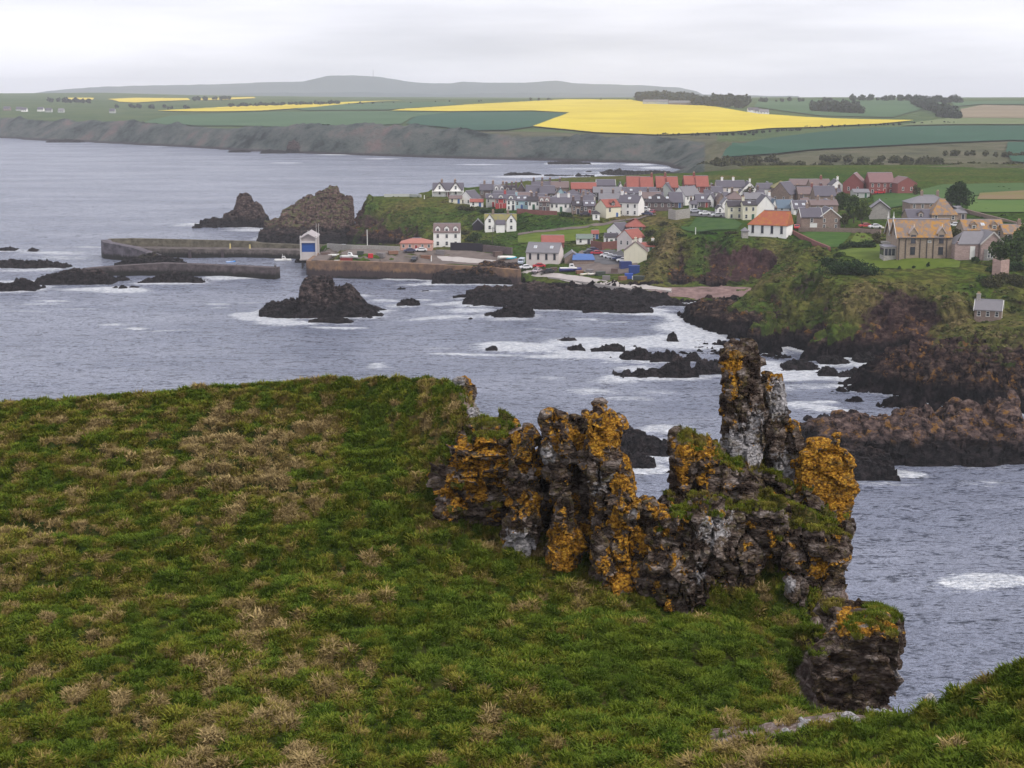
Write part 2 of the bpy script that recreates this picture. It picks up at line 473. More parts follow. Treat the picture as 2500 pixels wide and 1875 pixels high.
fgX, fgY, fgZ, fgB, fgS, fgLip, fgHol = fg_full()
class _G2:                                  # the hillside as built, for standing things on it
    pass
_fgn = (len(np.arange(23, 84, .15)), len(np.arange(-34, 34, .15)))
FG = Grid.__new__(Grid); FG.x0, FG.y0, FG.step = -34, 23, 0.15; FG.ny, FG.nx = _fgn; FG.Z = fgZ.reshape(_fgn)
def _same(a):
    g = Grid.__new__(Grid); g.x0, g.y0, g.step = -34, 23, 0.15; g.ny, g.nx = _fgn; g.Z = a.reshape(_fgn); return g
FGL = _same(fgLip); FGH = _same(fgHol)
FGB = Grid.__new__(Grid); FGB.x0, FGB.y0, FGB.step = -34, 23, 0.15; FGB.ny, FGB.nx = _fgn; FGB.Z = fgB.reshape(_fgn)

# ------------------------------------------------------------------ scattering of tufts (ground cover, nobody could count it)
def tuft_mesh(name, blades, spread, h, lean, wid, seed, droop=0.5):
    r = random.Random(seed)
    V, F, up = [], [], []
    for b in range(blades):
        a = r.uniform(0, 6.283); rr = spread*math.sqrt(r.random())
        x, y = rr*math.cos(a), rr*math.sin(a)
        hh = h*r.uniform(0.55, 1.1); la = r.uniform(0, 6.283) if r.random() < 0.4 else a
        ln = lean*r.uniform(0.3, 1.2)
        dx, dy = math.cos(la)*ln, math.sin(la)*ln
        w = wid*r.uniform(0.7, 1.3); wx, wy = -math.sin(la)*w, math.cos(la)*w
        k = len(V)
        V += [(x-wx, y-wy, -0.03), (x+wx, y+wy, -0.03), (x+dx*0.45+wx*0.8, y+dy*0.45+wy*0.8, hh*0.7), (x+dx*0.45-wx*0.8, y+dy*0.45-wy*0.8, hh*0.7), (x+dx, y+dy, hh*(1-droop*r.random()*0.5))]
        F += [(k, k+1, k+2), (k, k+2, k+3), (k+3, k+2, k+4)]
    me = bpy.data.meshes.new(name); me.from_pydata(V, [], F); me.materials.append(MAT_BLADE); me.update()
    return me
def scatter(name, P, scale, rot, variants, attrs, align=None, **props):
    """one object: points carrying size, heading and colour, each drawn as one of the variant meshes"""
    n = len(P); nv = len(variants)
    me = bpy.data.meshes.new(name)
    me.vertices.add(n); me.vertices.foreach_set('co', np.asarray(P, np.float32).ravel())
    def fa(nm, v, t='FLOAT'):
        a = me.attributes.new(nm, t, 'POINT')
        if t == 'FLOAT_VECTOR': a.data.foreach_set('vector', np.asarray(v, np.float32).ravel())
        else: a.data.foreach_set('value', np.asarray(v, np.float32 if t == 'FLOAT' else np.int32))
    fa('sz', scale, 'FLOAT_VECTOR'); fa('rt', rot, 'FLOAT_VECTOR')
    rs = np.random.RandomState(len(name)+n)
    fa('pick', rs.randint(0, nv, n), 'INT')
    for k, v in attrs.items(): fa(k, v)
    o = link(name, me, **props)
    ng = bpy.data.node_groups.new(name+'_nodes', 'GeometryNodeTree')
    ng.interface.new_socket('Geometry', in_out='INPUT', socket_type='NodeSocketGeometry')
    ng.interface.new_socket('Geometry', in_out='OUTPUT', socket_type='NodeSocketGeometry')
    N = ng.nodes; Lk = ng.links.new
    gi = N.new('NodeGroupInput'); go = N.new('NodeGroupOutput')
    def na(nm, t):
        a = N.new('GeometryNodeInputNamedAttribute'); a.data_type = t; a.inputs['Name'].default_value = nm; return a.outputs['Attribute']
    j = N.new('GeometryNodeGeometryToInstance')
    for v in variants:
        oi = N.new('GeometryNodeObjectInfo'); oi.inputs['Object'].default_value = v; oi.inputs['As Instance'].default_value = True
        Lk(oi.outputs['Geometry'], j.inputs[0])
    ip = N.new('GeometryNodeInstanceOnPoints')
    Lk(gi.outputs[0], ip.inputs['Points'])
    jg = N.new('GeometryNodeJoinGeometry'); 
    for l in list(j.inputs[0].links): ng.links.remove(l)
    for nd in [x for x in N if x.bl_idname == 'GeometryNodeObjectInfo']: Lk(nd.outputs['Geometry'], jg.inputs[0])
    N.remove(j)
    Lk(jg.outputs[0], ip.inputs['Instance'])
    ip.inputs['Pick Instance'].default_value = True
    Lk(na('pick', 'INT'), ip.inputs['Instance Index'])
    e2r = N.new('FunctionNodeEulerToRotation'); Lk(na('rt', 'FLOAT_VECTOR'), e2r.inputs[0])
    Lk(e2r.outputs[0], ip.inputs['Rotation']); Lk(na('sz', 'FLOAT_VECTOR'), ip.inputs['Scale'])
    Lk(ip.outputs[0], go.inputs[0])
    md = o.modifiers.new('scatter', 'NODES'); md.node_group = ng
    return o
def proto(name, me):                        # a shape that only the scatter draws
    return bpy.data.objects.new(name, me)
TUFTS = [proto('tuft_shape', tuft_mesh('tuft', 20, 0.10, 0.19, 0.15, 0.014, s)) for s in (1, 2, 3, 4)]
STRAW = [proto('straw_shape', tuft_mesh('straw', 22, 0.11, 0.19, 0.17, 0.013, s, .9)) for s in (11, 12, 13)]

# dead bracken-coloured swathes, from the survey (bearing x, row, radius in px, amount)
DEAD = [(270,1100,150,.5),(480,1070,130,.55),(640,1090,120,.5),(560,1150,130,.4),(760,1190,120,.3),(60,1275,90,.6),(690,1010,110,.25),
        (590,1500,90,.45),(700,1620,110,.4),(450,1730,160,.4),(200,1500,140,.25),(1080,980,70,.45),(1070,1050,60,.5),(1100,1120,60,.35),
        (620,1830,180,.35),(900,1840,150,.3),(100,1720,160,.25),(1250,1850,120,.25),(850,1400,100,.15),(1950,1800,130,.4),(1840,1840,90,.3),(2200,1760,70,.3),
        (40,1420,90,.35),(330,1330,110,.25),(760,1260,100,.25),(200,1640,150,.3),(1540,1760,70,.1)]
LUSH = [(900,1150,70,.3),(930,1300,80,.3),(760,1330,130,.25),(1050,1420,90,.3),(1150,1560,100,.3),(620,1450,90,.3),(1350,1620,160,.35),(1700,1620,170,.35),
        (300,960,140,.15),(150,1060,90,.2),(880,1000,60,.25),(1600,1800,120,.25),(2350,1840,160,.3),(300,1250,100,.2),(1150,1350,60,.2),(2200,1850,100,.2),(1500,1680,120,.3)]
def fg_tufts(n, seed):
    rs = np.random.RandomState(seed)
    # even cover over the part of the slope the picture looks at, plus a margin
    X = rs.uniform(-32, 32, n*3); Y = rs.uniform(26, 78, n*3)
    w = np.abs(X) < (Y*0.38+1.5); X, Y = X[w], Y[w]
    Z = FG(X, Y)
    gx = (FG(X+0.15, Y)-FG(X-0.15, Y))/0.3; gy = (FG(X, Y+0.15)-FG(X, Y-0.15))/0.3
    px, py = to_px(X, Y, Z)
    sl = np.hypot(gx, gy)
    ok = (sl < 2.0) & (Z > 34) & (py < 1960) & (px > -80) & (px < 2580)
    ok &= rs.rand(len(X)) > np.maximum(FGB(X, Y)*1.1, FGH(X, Y)*.85)
    X, Y, Z, gx, gy, px, py = [a[ok] for a in (X, Y, Z, gx, gy, px, py)]
    P = np.stack([X, Y, Z*0], 1)
    a = fbm(P*[0.34, 0.13, 0], 4, 31); b = fbm(P*[1.5, 0.62, 0], 3, 32)
    c_ = fbm(P*[3.4, 1.6, 0], 3, 39)
    hue = 0.31 + (a-0.5)*0.95 + (b-0.5)*1.0 + (c_-0.5)*2.1
    for x, y, r, k in DEAD: hue += k*0.62*np.exp(-((px-x)**2/(r*1.3)**2 + (py-y)**2/(r*0.62)**2))*(0.05+1.5*sstep(0.42, 0.60, b))
    for x, y, r, k in LUSH: hue -= k*1.15*np.exp(-((px-x)**2/(r*1.3)**2 + (py-y)**2/(r*0.7)**2))
    for tr, wd, am in TRODDEN:
        A = [hit(fg, x_, y_, 30, 90, .2) for x_, y_ in tr]; A = [q for q in A if q]
        hue -= am*np.exp(-(seg_d(X+(b-.5)*1.6, Y, A)/wd)**2)
    hue += FGL(X, Y)*.55*(.5+b)
    hue += (rs.rand(len(X))-0.5)*0.34
    hue = np.clip(hue, 0, 1)
    # tussocks: dense raised clumps with thin dark gaps between
    d1, gap, cid = voro(np.stack([X/0.46, Y/0.95, X*0], 1), 77)
    thin = (gap < 0.19) & (rs.rand(len(X)) < 0.8)
    size = (0.50 + 1.05*(1-np.clip(d1*1.1, 0, 1)) + 0.6*(a-0.5) + 0.5*(cid-.5))*(0.8+0.4*rs.rand(len(X)))
    hue = np.clip(hue + (cid-0.5)*0.42, 0, 1)
    k = ~thin
    X, Y, Z, gx, gy, hue, size = [q[k] for q in (X, Y, Z, gx, gy, hue, size)]
    m = min(n, len(X))
    X, Y, Z, gx, gy, hue, size = [q[:m] for q in (X, Y, Z, gx, gy, hue, size)]
    rot = np.stack([np.arctan(gy)*0.6+rs.normal(0,.15,m), -np.arctan(gx)*0.6+rs.normal(0,.15,m), rs.rand(m)*6.283], 1)
    return np.stack([X, Y, Z], 1), size, rot, hue, rs.rand(m)
P_, s_, r_, h_, q_ = fg_tufts(150000, 5)
dead = h_ > 0.78
for nm, msk, var in (('grass_tufts', ~dead, TUFTS), ('dead_grass', dead, STRAW)):
    sz = np.stack([s_[msk]*1.25, s_[msk]*1.25, s_[msk]], 1)
    scatter(nm, P_[msk], sz, r_[msk], var, {'hue': h_[msk], 'rnd': q_[msk]}, kind='stuff')

# ------------------------------------------------------------------ near crags
def in_poly(poly, x, y):
    c = False; n = len(poly); j = n-1
    for i in range(n):
        xi, yi = poly[i]; xj, yj = poly[j]
        if (yi > y) != (yj > y) and x < (xj-xi)*(y-yi)/(yj-yi)+xi: c = not c
        j = i
    return c
def crag(label, masses, voxel=0.075, seed=1, undercut=0, lichen=(), pale=(), turf=0.0, cat='rock pinnacle', name='rock_pinnacle', amp=1.0, bed=(0.85,0.8,1.25), nblocks=16, bsize=(0.35,0.9,0.45), lich0=0.25):
    """masses: (outline, distance, thickness); bodies of rock plus loose angular blocks, fused into one weathered mass"""
    r = random.Random(seed)
    bm = bmesh.new()
    for outline, D, th in masses:
        cx = sum(p[0] for p in outline)/len(outline); cy = sum(p[1] for p in outline)/len(outline)
        front = []; back = []; mid = []
        for (x, y) in outline:
            jx, jy = r.uniform(-3, 3), r.uniform(-3, 3)
            p = Vector(at_d(x+jx, y+jy, D)); c0 = Vector(at_d(cx, cy, D))
            f = c0 + (p-c0)*r.uniform(0.88, 0.97); f.y += r.uniform(-0.1, 0.1)
            front.append(f)
            q = p.copy(); q.y += th*0.35; mid.append(q)
            b = c0 + (p-c0)*r.uniform(0.78, 0.95); b.y += th + r.uniform(-0.2, 0.2); back.append(b)
        zt = max(v.z for v in front)
        for v in front: v.y += undercut*max(0, zt-v.z)
        rings = []
        for ring in (front, mid, back): rings.append([bm.verts.new(v) for v in ring])
        n = len(outline)
        for a, b in zip(rings[:-1], rings[1:]):
            for i in range(n): bm.faces.new((a[i], a[(i+1)%n], b[(i+1)%n], b[i]))
        bm.faces.new(rings[0][::-1]); bm.faces.new(rings[-1])
        xs = [p[0] for p in outline]; ys = [p[1] for p in outline]
        cnt = 0; tries = 0
        while cnt < nblocks and tries < 2000:
            tries += 1
            x, y = r.uniform(min(xs), max(xs)), r.uniform(min(ys), max(ys))
            if not in_poly(outline, x, y): continue
            cnt += 1
            sx, sz, sy = (r.uniform(0.5, 1.4)*q for q in bsize)
            c = Vector(at_d(x, y, D)); c.y += r.uniform(-0.12, th*0.35)+undercut*max(0, zt-c.z)
            mt = Matrix.Translation(c) @ Matrix.Rotation(r.gauss(0, 0.12), 4, 'Y') @ Matrix.Rotation(r.uniform(-0.5, 0.5), 4, 'Z') @ Matrix.Diagonal((sx, sy, sz, 1))
            bmesh.ops.create_cube(bm, size=1.0, matrix=mt)
    bmesh.ops.recalc_face_normals(bm, faces=bm.faces)
    me = bpy.data.meshes.new('tmp'); bm.to_mesh(me); bm.free()
    o = bpy.data.objects.new('tmp', me); C.objects.link(o)
    md = o.modifiers.new('r', 'REMESH'); md.mode = 'VOXEL'; md.voxel_size = voxel
    dg = bpy.context.evaluated_depsgraph_get()
    ev = o.evaluated_get(dg); m2 = bpy.data.meshes.new_from_object(ev, depsgraph=dg)
    bpy.data.objects.remove(o); bpy.data.meshes.remove(me)
    n = len(m2.vertices)
    V = np.empty(n*3, np.float32); m2.vertices.foreach_get('co', V); V = V.reshape(-1, 3).astype(float)
    N = np.empty(n*3, np.float32); m2.vertices.foreach_get('normal', N); N = N.reshape(-1, 3).astype(float)
    warp = np.stack([fbm(V*1.1, 3, seed+k)-0.5 for k in (1, 2, 3)], 1)
    Q = V + warp*0.6
    Q = V + warp*0.22
    d = facets(Q, bed, seed+9, 1.1, .75, .07)*0.40 + facets(Q+7, (bed[0]*.5, bed[1]*.5, bed[2]*.33), seed+19, 1.0, .55, .10)*0.13 + (fbm(V*4.5, 3, seed+5)-0.5)*0.05
    V2 = V + N*(d*amp)[:, None]
    V2 += warp*0.15
    px, py = to_px(V2[:, 0], V2[:, 1], V2[:, 2])
    up = np.clip(N[:, 2], 0, 1)
    li = lich0 + 0.25*up + 0*px
    for x, y, rr, k in lichen: li += k*np.exp(-((px-x)**2+(py-y)**2)/rr**2)
    li += (fbm(V*1.0, 3, seed+40)-0.5)*1.5
    pa = 0*px
    for x, y, rr, k in pale: pa += k*np.exp(-((px-x)**2+(py-y)**2)/rr**2)
    tf = turf*sstep(0.45, 0.9, N[:, 2])*1.0
    m2.vertices.foreach_set('co', V2.astype(np.float32).ravel())
    for k, a in (('lichen', li), ('pale', pa), ('turf', tf)):
        at = m2.attributes.new(k, 'FLOAT', 'POINT'); at.data.foreach_set('value', np.clip(a, 0, 1.2).astype(np.float32))
    m2.materials.clear(); m2.materials.append(MAT_CRAG); m2.name = name
    m2.polygons.foreach_set('use_smooth', np.zeros(len(m2.polygons), bool))
    m2.update()
    return link(name, m2, label=label, category=cat, group='lichen covered crags on the near slope')
CR = []
CR.append(crag('broad orange lichened bluff at the left end of the near crags, merging into the turf',
    [([(1075,1255),(1062,1210),(1095,1150),(1120,1105),(1140,1070),(1195,1060),(1238,1068),(1262,1092),(1275,1180),(1270,1290),(1200,1300),(1120,1285)], 57.6, 4.0)],
    seed=3, lichen=[(1200,1120,90,.55),(1100,1210,60,.45)], turf=.75, bed=(1.2,0.8,0.4), bsize=(0.8,0.25,0.5), nblocks=30, lich0=.10, name='rock_outcrop', cat='rock outcrop'))
CR.append(crag('squat rock column with pale foot, between the orange bluff and the deep dark cleft',
    [([(1255,1378),(1250,1290),(1246,1180),(1252,1110),(1262,1082),(1285,1070),(1300,1098),(1308,1140),(1314,1200),(1318,1280),(1318,1340),(1304,1372),(1285,1385)], 55.7, 3.0)],
    seed=5, lichen=[(1290,1110,45,.6),(1315,1240,50,.3)], pale=[(1265,1340,50,.7)], lich0=.22))
CR.append(crag('tall split column with orange caps, right of the deep cleft in the near crags',
    [([(1360,1385),(1360,1280),(1352,1170),(1334,1135),(1332,1076),(1348,1066),(1350,1042),(1380,1042),(1402,1054),(1394,1150),(1402,1260),(1414,1400),(1400,1420)], 55.0, 3.4),
     ([(1404,1052),(1430,1050),(1440,1080),(1445,1180),(1440,1300),(1400,1300),(1398,1160)], 56.0, 2.6),
     ([(1296,1140),(1330,1150),(1352,1130),(1420,1080),(1462,1090),(1476,1160),(1470,1400),(1300,1370)], 57.4, 2.2)],
    seed=8, lichen=[(1365,1060,35,.5),(1400,1280,60,.45),(1380,1370,50,.5)], pale=[(1335,1110,28,.6)], lich0=.22))
CR.append(crag('block topped crag with a smooth orange head, second from the gap in the near crags',
    [([(1432,1030),(1460,1024),(1484,1027),(1496,1075),(1500,1115),(1520,1140),(1528,1200),(1520,1300),(1500,1400),(1462,1440),(1450,1380),(1448,1250),(1438,1120)], 54.6, 3.6)],
    seed=11, lichen=[(1465,1060,45,.75),(1480,1110,30,.4),(1450,1230,60,.3)], pale=[(1470,1180,50,.35)], lich0=.2))
CR.append(crag('stepped orange flank falling to the saddle, left of the gap in the near crags',
    [([(1500,1150),(1528,1154),(1538,1175),(1543,1222),(1554,1262),(1558,1290),(1590,1310),(1615,1400),(1600,1450),(1540,1465),(1470,1445),(1450,1410),(1490,1300)], 54.2, 3.4)],
    seed=14, lichen=[(1530,1180,40,.4),(1510,1400,90,.5),(1500,1270,50,.35)], pale=[(1550,1250,40,.4)], lich0=.3))
CR.append(crag('low crumbling rock under the saddle of the near crags, orange and grey',
    [([(1578,1310),(1592,1276),(1614,1264),(1640,1270),(1656,1310),(1665,1400),(1660,1500),(1620,1500),(1590,1440),(1575,1380)], 53.9, 3.6)],
    seed=17, lichen=[(1610,1255,35,.5),(1590,1350,60,.35),(1640,1470,40,.35)], lich0=.2, pale=[(1640,1440,40,.4)], name='rock_outcrop', cat='rock outcrop'))
CR.append(crag('dark rugged shoulder with an orange tip, left of the tallest pinnacle',
    [([(1656,1270),(1655,1190),(1662,1130),(1668,1098),(1684,1090),(1708,1084),(1728,1096),(1748,1112),(1790,1135),(1830,1160),(1850,1230),(1830,1310),(1760,1345),(1690,1330)], 56.4, 3.6)],
    seed=20, lichen=[(1700,1100,38,.85),(1672,1170,28,.5),(1690,1240,26,.4)], pale=[(1740,1270,50,.4)], turf=.5, lich0=.1, name='rock_outcrop', cat='rock outcrop'))
CR.append(crag('tallest pinnacle of the near crags, a grey tower with a mustard lichen left face',
    [([(1782,1150),(1774,1060),(1790,1045),(1783,1000),(1776,940),(1770,890),(1776,866),(1794,854),(1830,851),(1858,852),(1864,880),(1868,912),(1872,1000),(1874,1100),(1862,1175),(1835,1160)], 59.0, 2.2)],
    seed=23, lichen=[(1787,890,30,1.3),(1789,950,28,1.2),(1795,1000,20,.8)], pale=[(1810,1110,60,.8),(1850,1020,40,.3)], lich0=-.16, amp=.75, bed=(0.6,0.6,1.3), nblocks=8))
CR.append(crag('narrow pale shaft leaning on the right side of the tallest pinnacle',
    [([(1874,925),(1890,924),(1906,940),(1921,982),(1930,1028),(1946,1046),(1957,1072),(1956,1115),(1948,1165),(1934,1212),(1920,1240),(1904,1225),(1884,1180),(1876,1080)], 59.2, 2.2)],
    seed=26, lichen=[(1880,935,22,.4),(1930,1050,30,.45),(1912,1120,20,.4)], pale=[(1900,970,50,.7),(1920,1140,50,.5)], lich0=-.14, amp=.7, bed=(0.5,0.5,1.2), nblocks=6))
CR.append(crag('big mustard yellow rock block at the right end of the near crags',
    [([(1958,1108),(1984,1102),(1986,1092),(2030,1086),(2058,1092),(2080,1118),(2091,1150),(2088,1180),(2104,1198),(2084,1216),(2080,1262),(2078,1308),(2060,1332),(2010,1290),(1975,1245),(1940,1232),(1944,1172)], 58.4, 2.6)],
    seed=29, lichen=[(2010,1150,90,1.1),(2040,1240,60,.7)], lich0=.35, amp=.36, bed=(1.1,1.0,0.7), nblocks=4, name='rock_outcrop', cat='rock outcrop'))
CR.append(crag('fluted dark rock wall with orange flecks left of the turfed foot of the crags',
    [([(1600,1300),(1655,1262),(1735,1240),(1790,1262),(1785,1330),(1745,1390),(1738,1470),(1700,1505),(1650,1525),(1612,1490),(1590,1400)], 53.7, 3.6)],
    seed=44, lichen=[(1690,1290,40,.35),(1640,1380,50,.3),(1660,1490,30,.3)], pale=[(1740,1290,45,.5),(1700,1400,40,.3)], turf=.35, bed=(0.55,0.6,1.2), nblocks=24, bsize=(.25,.7,.4), lich0=-.02, name='rock_outcrop', cat='rock outcrop'))
CR.append(crag('broken turf capped ledges under the yellow block, dropping to the sea side',
    [([(1900,1300),(1960,1275),(2030,1300),(2080,1312),(2078,1345),(2050,1352),(2084,1362),(2082,1382),(2062,1402),(2066,1450),(2054,1492),(2010,1480),(1980,1420),(1920,1380)], 54.9, 3.6)],
    seed=32, lichen=[(2060,1360,28,.7),(2010,1395,35,.5),(1990,1300,50,.3),(2040,1290,30,.4)], turf=.6, lich0=.08, name='rock_outcrop', cat='rock outcrop'))
CR.append(crag('grey broken outcrop in the middle of the turfed foot below the tallest pinnacle',
    [([(1700,1330),(1720,1250),(1760,1235),(1800,1240),(1860,1240),(1930,1260),(1900,1330),(1860,1400),(1820,1440),(1740,1440),(1720,1460),(1700,1400)], 55.0, 3.4)],
    seed=35, lichen=[(1690,1400,40,.25)], pale=[(1750,1260,60,.45)], turf=.65, lich0=.04, name='rock_outcrop', cat='rock outcrop', nblocks=24))
CR.append(crag('pinkish broken rock at the seaward corner of the grassy brow',
    [([(1100,938),(1118,928),(1140,932),(1156,946),(1160,962),(1148,978),(1122,968)], 68.3, 1.0)], seed=51, lichen=[(1145,935,25,.6)], pale=[(1115,930,30,.5)], lich0=-.15, nblocks=4, bed=(.6,.6,.5), name='rock_outcrop', cat='rock outcrop', amp=.4))
CR.append(crag('strip of crumbling grey rock down the seaward turf edge above the orange bluff',
    [([(1140,1012),(1156,1008),(1170,1024),(1186,1046),(1212,1068),(1202,1088),(1172,1070),(1150,1040)], 63.6, 1.2)], seed=54, pale=[(1165,1010,40,.5)], lich0=-.15, nblocks=6, bed=(.6,.6,.5), name='rock_outcrop', cat='rock outcrop', amp=.4))
CR.append(crag('small dark rounded rock set in the turf below the right end of the crags',
    [([(1915,1440),(1935,1418),(1960,1425),(1972,1455),(1965,1485),(1935,1500),(1915,1480)], 54.4, 1.2)], seed=38, lich0=-.2, pale=[(1925,1430,20,.8)], nblocks=6, name='boulder', cat='boulder', amp=.5))
CR.append(crag('massive undercut boulder with orange rim and turf top, overhanging the gap',
    [([(1972,1612),(1990,1640),(1996,1710),(2025,1768),(2060,1785),(2130,1778),(2182,1758),(2208,1716),(2222,1682),(2222,1640),(2216,1590),(2212,1560),(2180,1545),(2090,1552),(2060,1575),(2010,1598)], 47.2, 2.0),
     ([(2030,1520),(2060,1511),(2120,1514),(2180,1520),(2208,1540),(2216,1580),(2214,1620),(2120,1612),(2040,1580),(2020,1548)], 49.0, 2.6)],
    seed=41, undercut=.38, lichen=[(2060,1526,36,1.2),(2140,1526,44,1.0),(2205,1548,24,.8)], pale=[(2205,1650,26,.5)], turf=.38, lich0=-.3, name='boulder', cat='boulder', amp=.5, nblocks=6, bed=(1.3,1.2,1.0)))
for i, (x, y, d, s, lab) in enumerate((x_, y_+4, (hit(FG, x_, y_+4, 30, 60, .1) or (0, d_, 0))[1]-.05, s_, l_) for x_, y_, d_, s_, l_ in [(2025,1770,42.6,.42,'round whitish stone on the bare lip below the big boulder'),(1976,1775,42.4,.5,'pinkish grey stone at the left end of the bare lip'),(2080,1762,42.6,.4,'flat white stone under the big boulder'),(2140,1748,42.5,.46,'pale slab stone on the lip right of the big boulder'),(2165,1745,42.3,.32,'small white stone beside the pale slab on the lip'),(2275,1714,40.2,.42,'white stone at the right end of the bare lip'),(1925,1793,41.2,.3,'small pale stone in the straw coloured grass left of the lip')]):
    cpx = s*42
    CR.append(crag(lab, [([(x-cpx,y),(x-cpx*.6,y-cpx*.45),(x,y-cpx*.55),(x+cpx*.7,y-cpx*.35),(x+cpx,y),(x+cpx*.5,y+cpx*.4),(x-cpx*.5,y+cpx*.4)], d, s*1.2)], voxel=0.05, seed=60+i, lich0=-.5, pale=[(x,y,60,1.2)], nblocks=2, bsize=(.2,.15,.2), name='stone', cat='stone', amp=.25))
    CR[-1]['group'] = 'pale stones on the bare lip'
print('CRAGS', sum(len(o.data.polygons) for o in CR))

CR.insert(9, crag('turf covered saddle of rock behind the feet of the tallest pinnacle',
    [([(1735,1125),(1790,1128),(1870,1140),(1950,1200),(2000,1230),(2075,1300),(2060,1345),(1900,1345),(1750,1310)], 58.6, 2.8)],
    seed=47, turf=1.0, lichen=[(2020,1280,40,.4)], pale=[(1800,1180,40,.4)], lich0=-.1, name='rock_outcrop', cat='rock outcrop', nblocks=30))
# turf and sea-pink tufts on the ledges of the crags
def crag_tufts():
    rs = np.random.RandomState(3); PP = []
    for o in CR[:18]:
        me = o.data; n = len(me.polygons)
        c = np.empty(n*3, np.float32); me.polygons.foreach_get('center', c); c = c.reshape(-1, 3)
        nn = np.empty(n*3, np.float32); me.polygons.foreach_get('normal', nn); nn = nn.reshape(-1, 3)
        t = np.empty(len(me.vertices), np.float32); me.attributes['turf'].data.foreach_get('value', t)
        li = np.empty(n*4, np.int32)
        lt = np.empty(n, np.int32); me.polygons.foreach_get('loop_start', lt)
        vi = np.empty(len(me.loops), np.int32); me.loops.foreach_get('vertex_index', vi)
        tv = t[vi[lt]]
        nz = fbm(c.astype(float)*1.2, 3, 5)
        k = (tv > 0.3) & (nn[:, 2] > 0.5) & (nz > 0.42) & (rs.rand(n) < 0.55)
        PP.append(c[k])
    return np.concatenate(PP)
cp = crag_tufts(); rs = np.random.RandomState(8); n = len(cp)
print('ledge tufts', n)
sc = 0.5+rs.rand(n)*0.5
scatter('ledge_grass', cp, np.stack([sc]*3, 1), np.stack([rs.normal(0,.2,n), rs.normal(0,.2,n), rs.rand(n)*6.28], 1), TUFTS, {'hue': np.clip(0.40+(fbm(cp.astype(float)*1.1, 3, 4)-.5)*1.3+rs.normal(0,.08,n), 0, 1), 'rnd': rs.rand(n)}, kind='stuff')
# ------------------------------------------------------------------ the village headland and its shore
L = []
Z = lambda *p: L.append(('z', list(p)))
D_ = lambda *p: L.append(('D', list(p)))
Wd = lambda *p: L.append(('w', list(p)))
# harbour quay and low village
Z((786,681,-2),(900,683,-2),(1000,686,-2),(1100,690,-2),(1200,694,-2),(1275,700,-1.5))
Z((792,637,5.2),(900,639,5.2),(1000,641,5.2),(1100,645,5.2),(1200,648,5.2),(1265,651,5.0))
Z((792,620,5.2),(900,620,5.2),(1060,612,5.3)); Z((800,604,5.0),(900,606,5.2),(1040,608,5.3))
Wd((768,478,-4),(768,500,-4),(775,530,-4)); Wd((782,540,3.5),(800,556,3)); Wd((770,556,-3),(800,572,-3),(840,588,-4))
Z((860,592,1.5),(900,595,1.5),(960,595,2.5),(1040,600,4.8))
Z((1280,668,3.4),(1340,668,3.2),(1420,680,3.0),(1500,693,2.8),(1600,704,2.5))
Z((1300,690,1.0),(1340,697,1.0),(1450,708,1.0),(1560,715,1.2)); Z((1300,712,-.6),(1340,724,-.6),(1450,734,-.8),(1560,742,-.8),(1640,752,-1))
Z((1300,650,5.0),(1380,650,5.0),(1460,658,4.6),(1540,672,4.0)); Z((1300,620,5.6),(1400,620,5.6),(1500,625,5.6)); Z((1240,606,5.8),(1300,600,6.2),(1450,603,6.2),(1520,607,6.2))
# beach
Z((1655,727,1.2),(1750,724,1.4),(1850,716,1.5)); Z((1600,706,2.4),(1700,706,2.6),(1850,702,3.0)); Z((1655,745,-.5),(1700,745,-.5))
# green bank behind the low village and headland over the harbour
Z((1130,580,7.0),(1183,566,8.6),(1261,566,8.8)); Z((1261,560,9.2),(1330,556,10.5),(1400,548,11.8),(1500,541,12.8)); Z((1270,588,7),(1400,588,7.2),(1460,592,7.0))
Z((1060,606,5.4),(1124,604,5.6),(1150,600,5.6))
D_((1060,545,556),(1120,545,560)); D_((1060,505,585),(1110,505,585),(1150,512,590))
Z((1190,513,15.4),(1260,516,15.2),(1340,522,14.6),(1424,530,13.8),(1452,537,13.4),(1520,530,14.2),(1600,527,14.6))
D_((1000,575,560),(1000,545,572),(1000,512,590),(1000,485,606)); D_((935,575,572),(935,545,582),(935,510,596),(930,485,608)); D_((872,575,586),(872,545,592),(880,515,600),(900,492,608))
D_((900,479,622),(960,478,628),(1040,478,632),(1140,480,630)); Wd((862,600,1),(858,640,1),(900,668,2)); Wd((836,596,-5),(830,650,-6),(870,700,-6))
Wd((905,640,14),(1000,655,15),(1060,668,15.5)); Wd((930,690,-5),(1040,712,-5),(1150,740,-5),(1290,790,-5)); Wd((1060,690,10),(1180,725,13),(1290,760,14)); Wd((1040,670,15.6),(1160,700,15.8),(1290,742,16))
Z((1190,480,16),(1400,480,15.8),(1600,480,16.2)); Z((1250,455,16.2),(1400,452,16.2),(1600,450,16.6)); Wd((1400,775,16),(1520,790,16),(1600,800,16.5),(1700,800,17)); Wd((1400,830,-5),(1500,850,-5),(1600,880,-2))
# the mound between harbour and beach
Z((1640,530,15.4),(1700,530,15.4),(1800,548,15.8)); D_((1640,575,470),(1700,577,464),(1780,582,458),(1826,586,452),(1880,592,449),(1935,585,447))
D_((1590,560,520),(1590,590,492),(1572,620,477),(1566,645,466),(1575,682,447)); D_((1640,640,455),(1700,642,452),(1780,645,449),(1850,640,448)); D_((1610,600,478),(1620,560,492))
D_((1640,706,434),(1700,703,439),(1760,703,440),(1850,698,441),(1885,690,443)); D_((1800,600,453),(1900,610,449)); D_((1900,660,442))
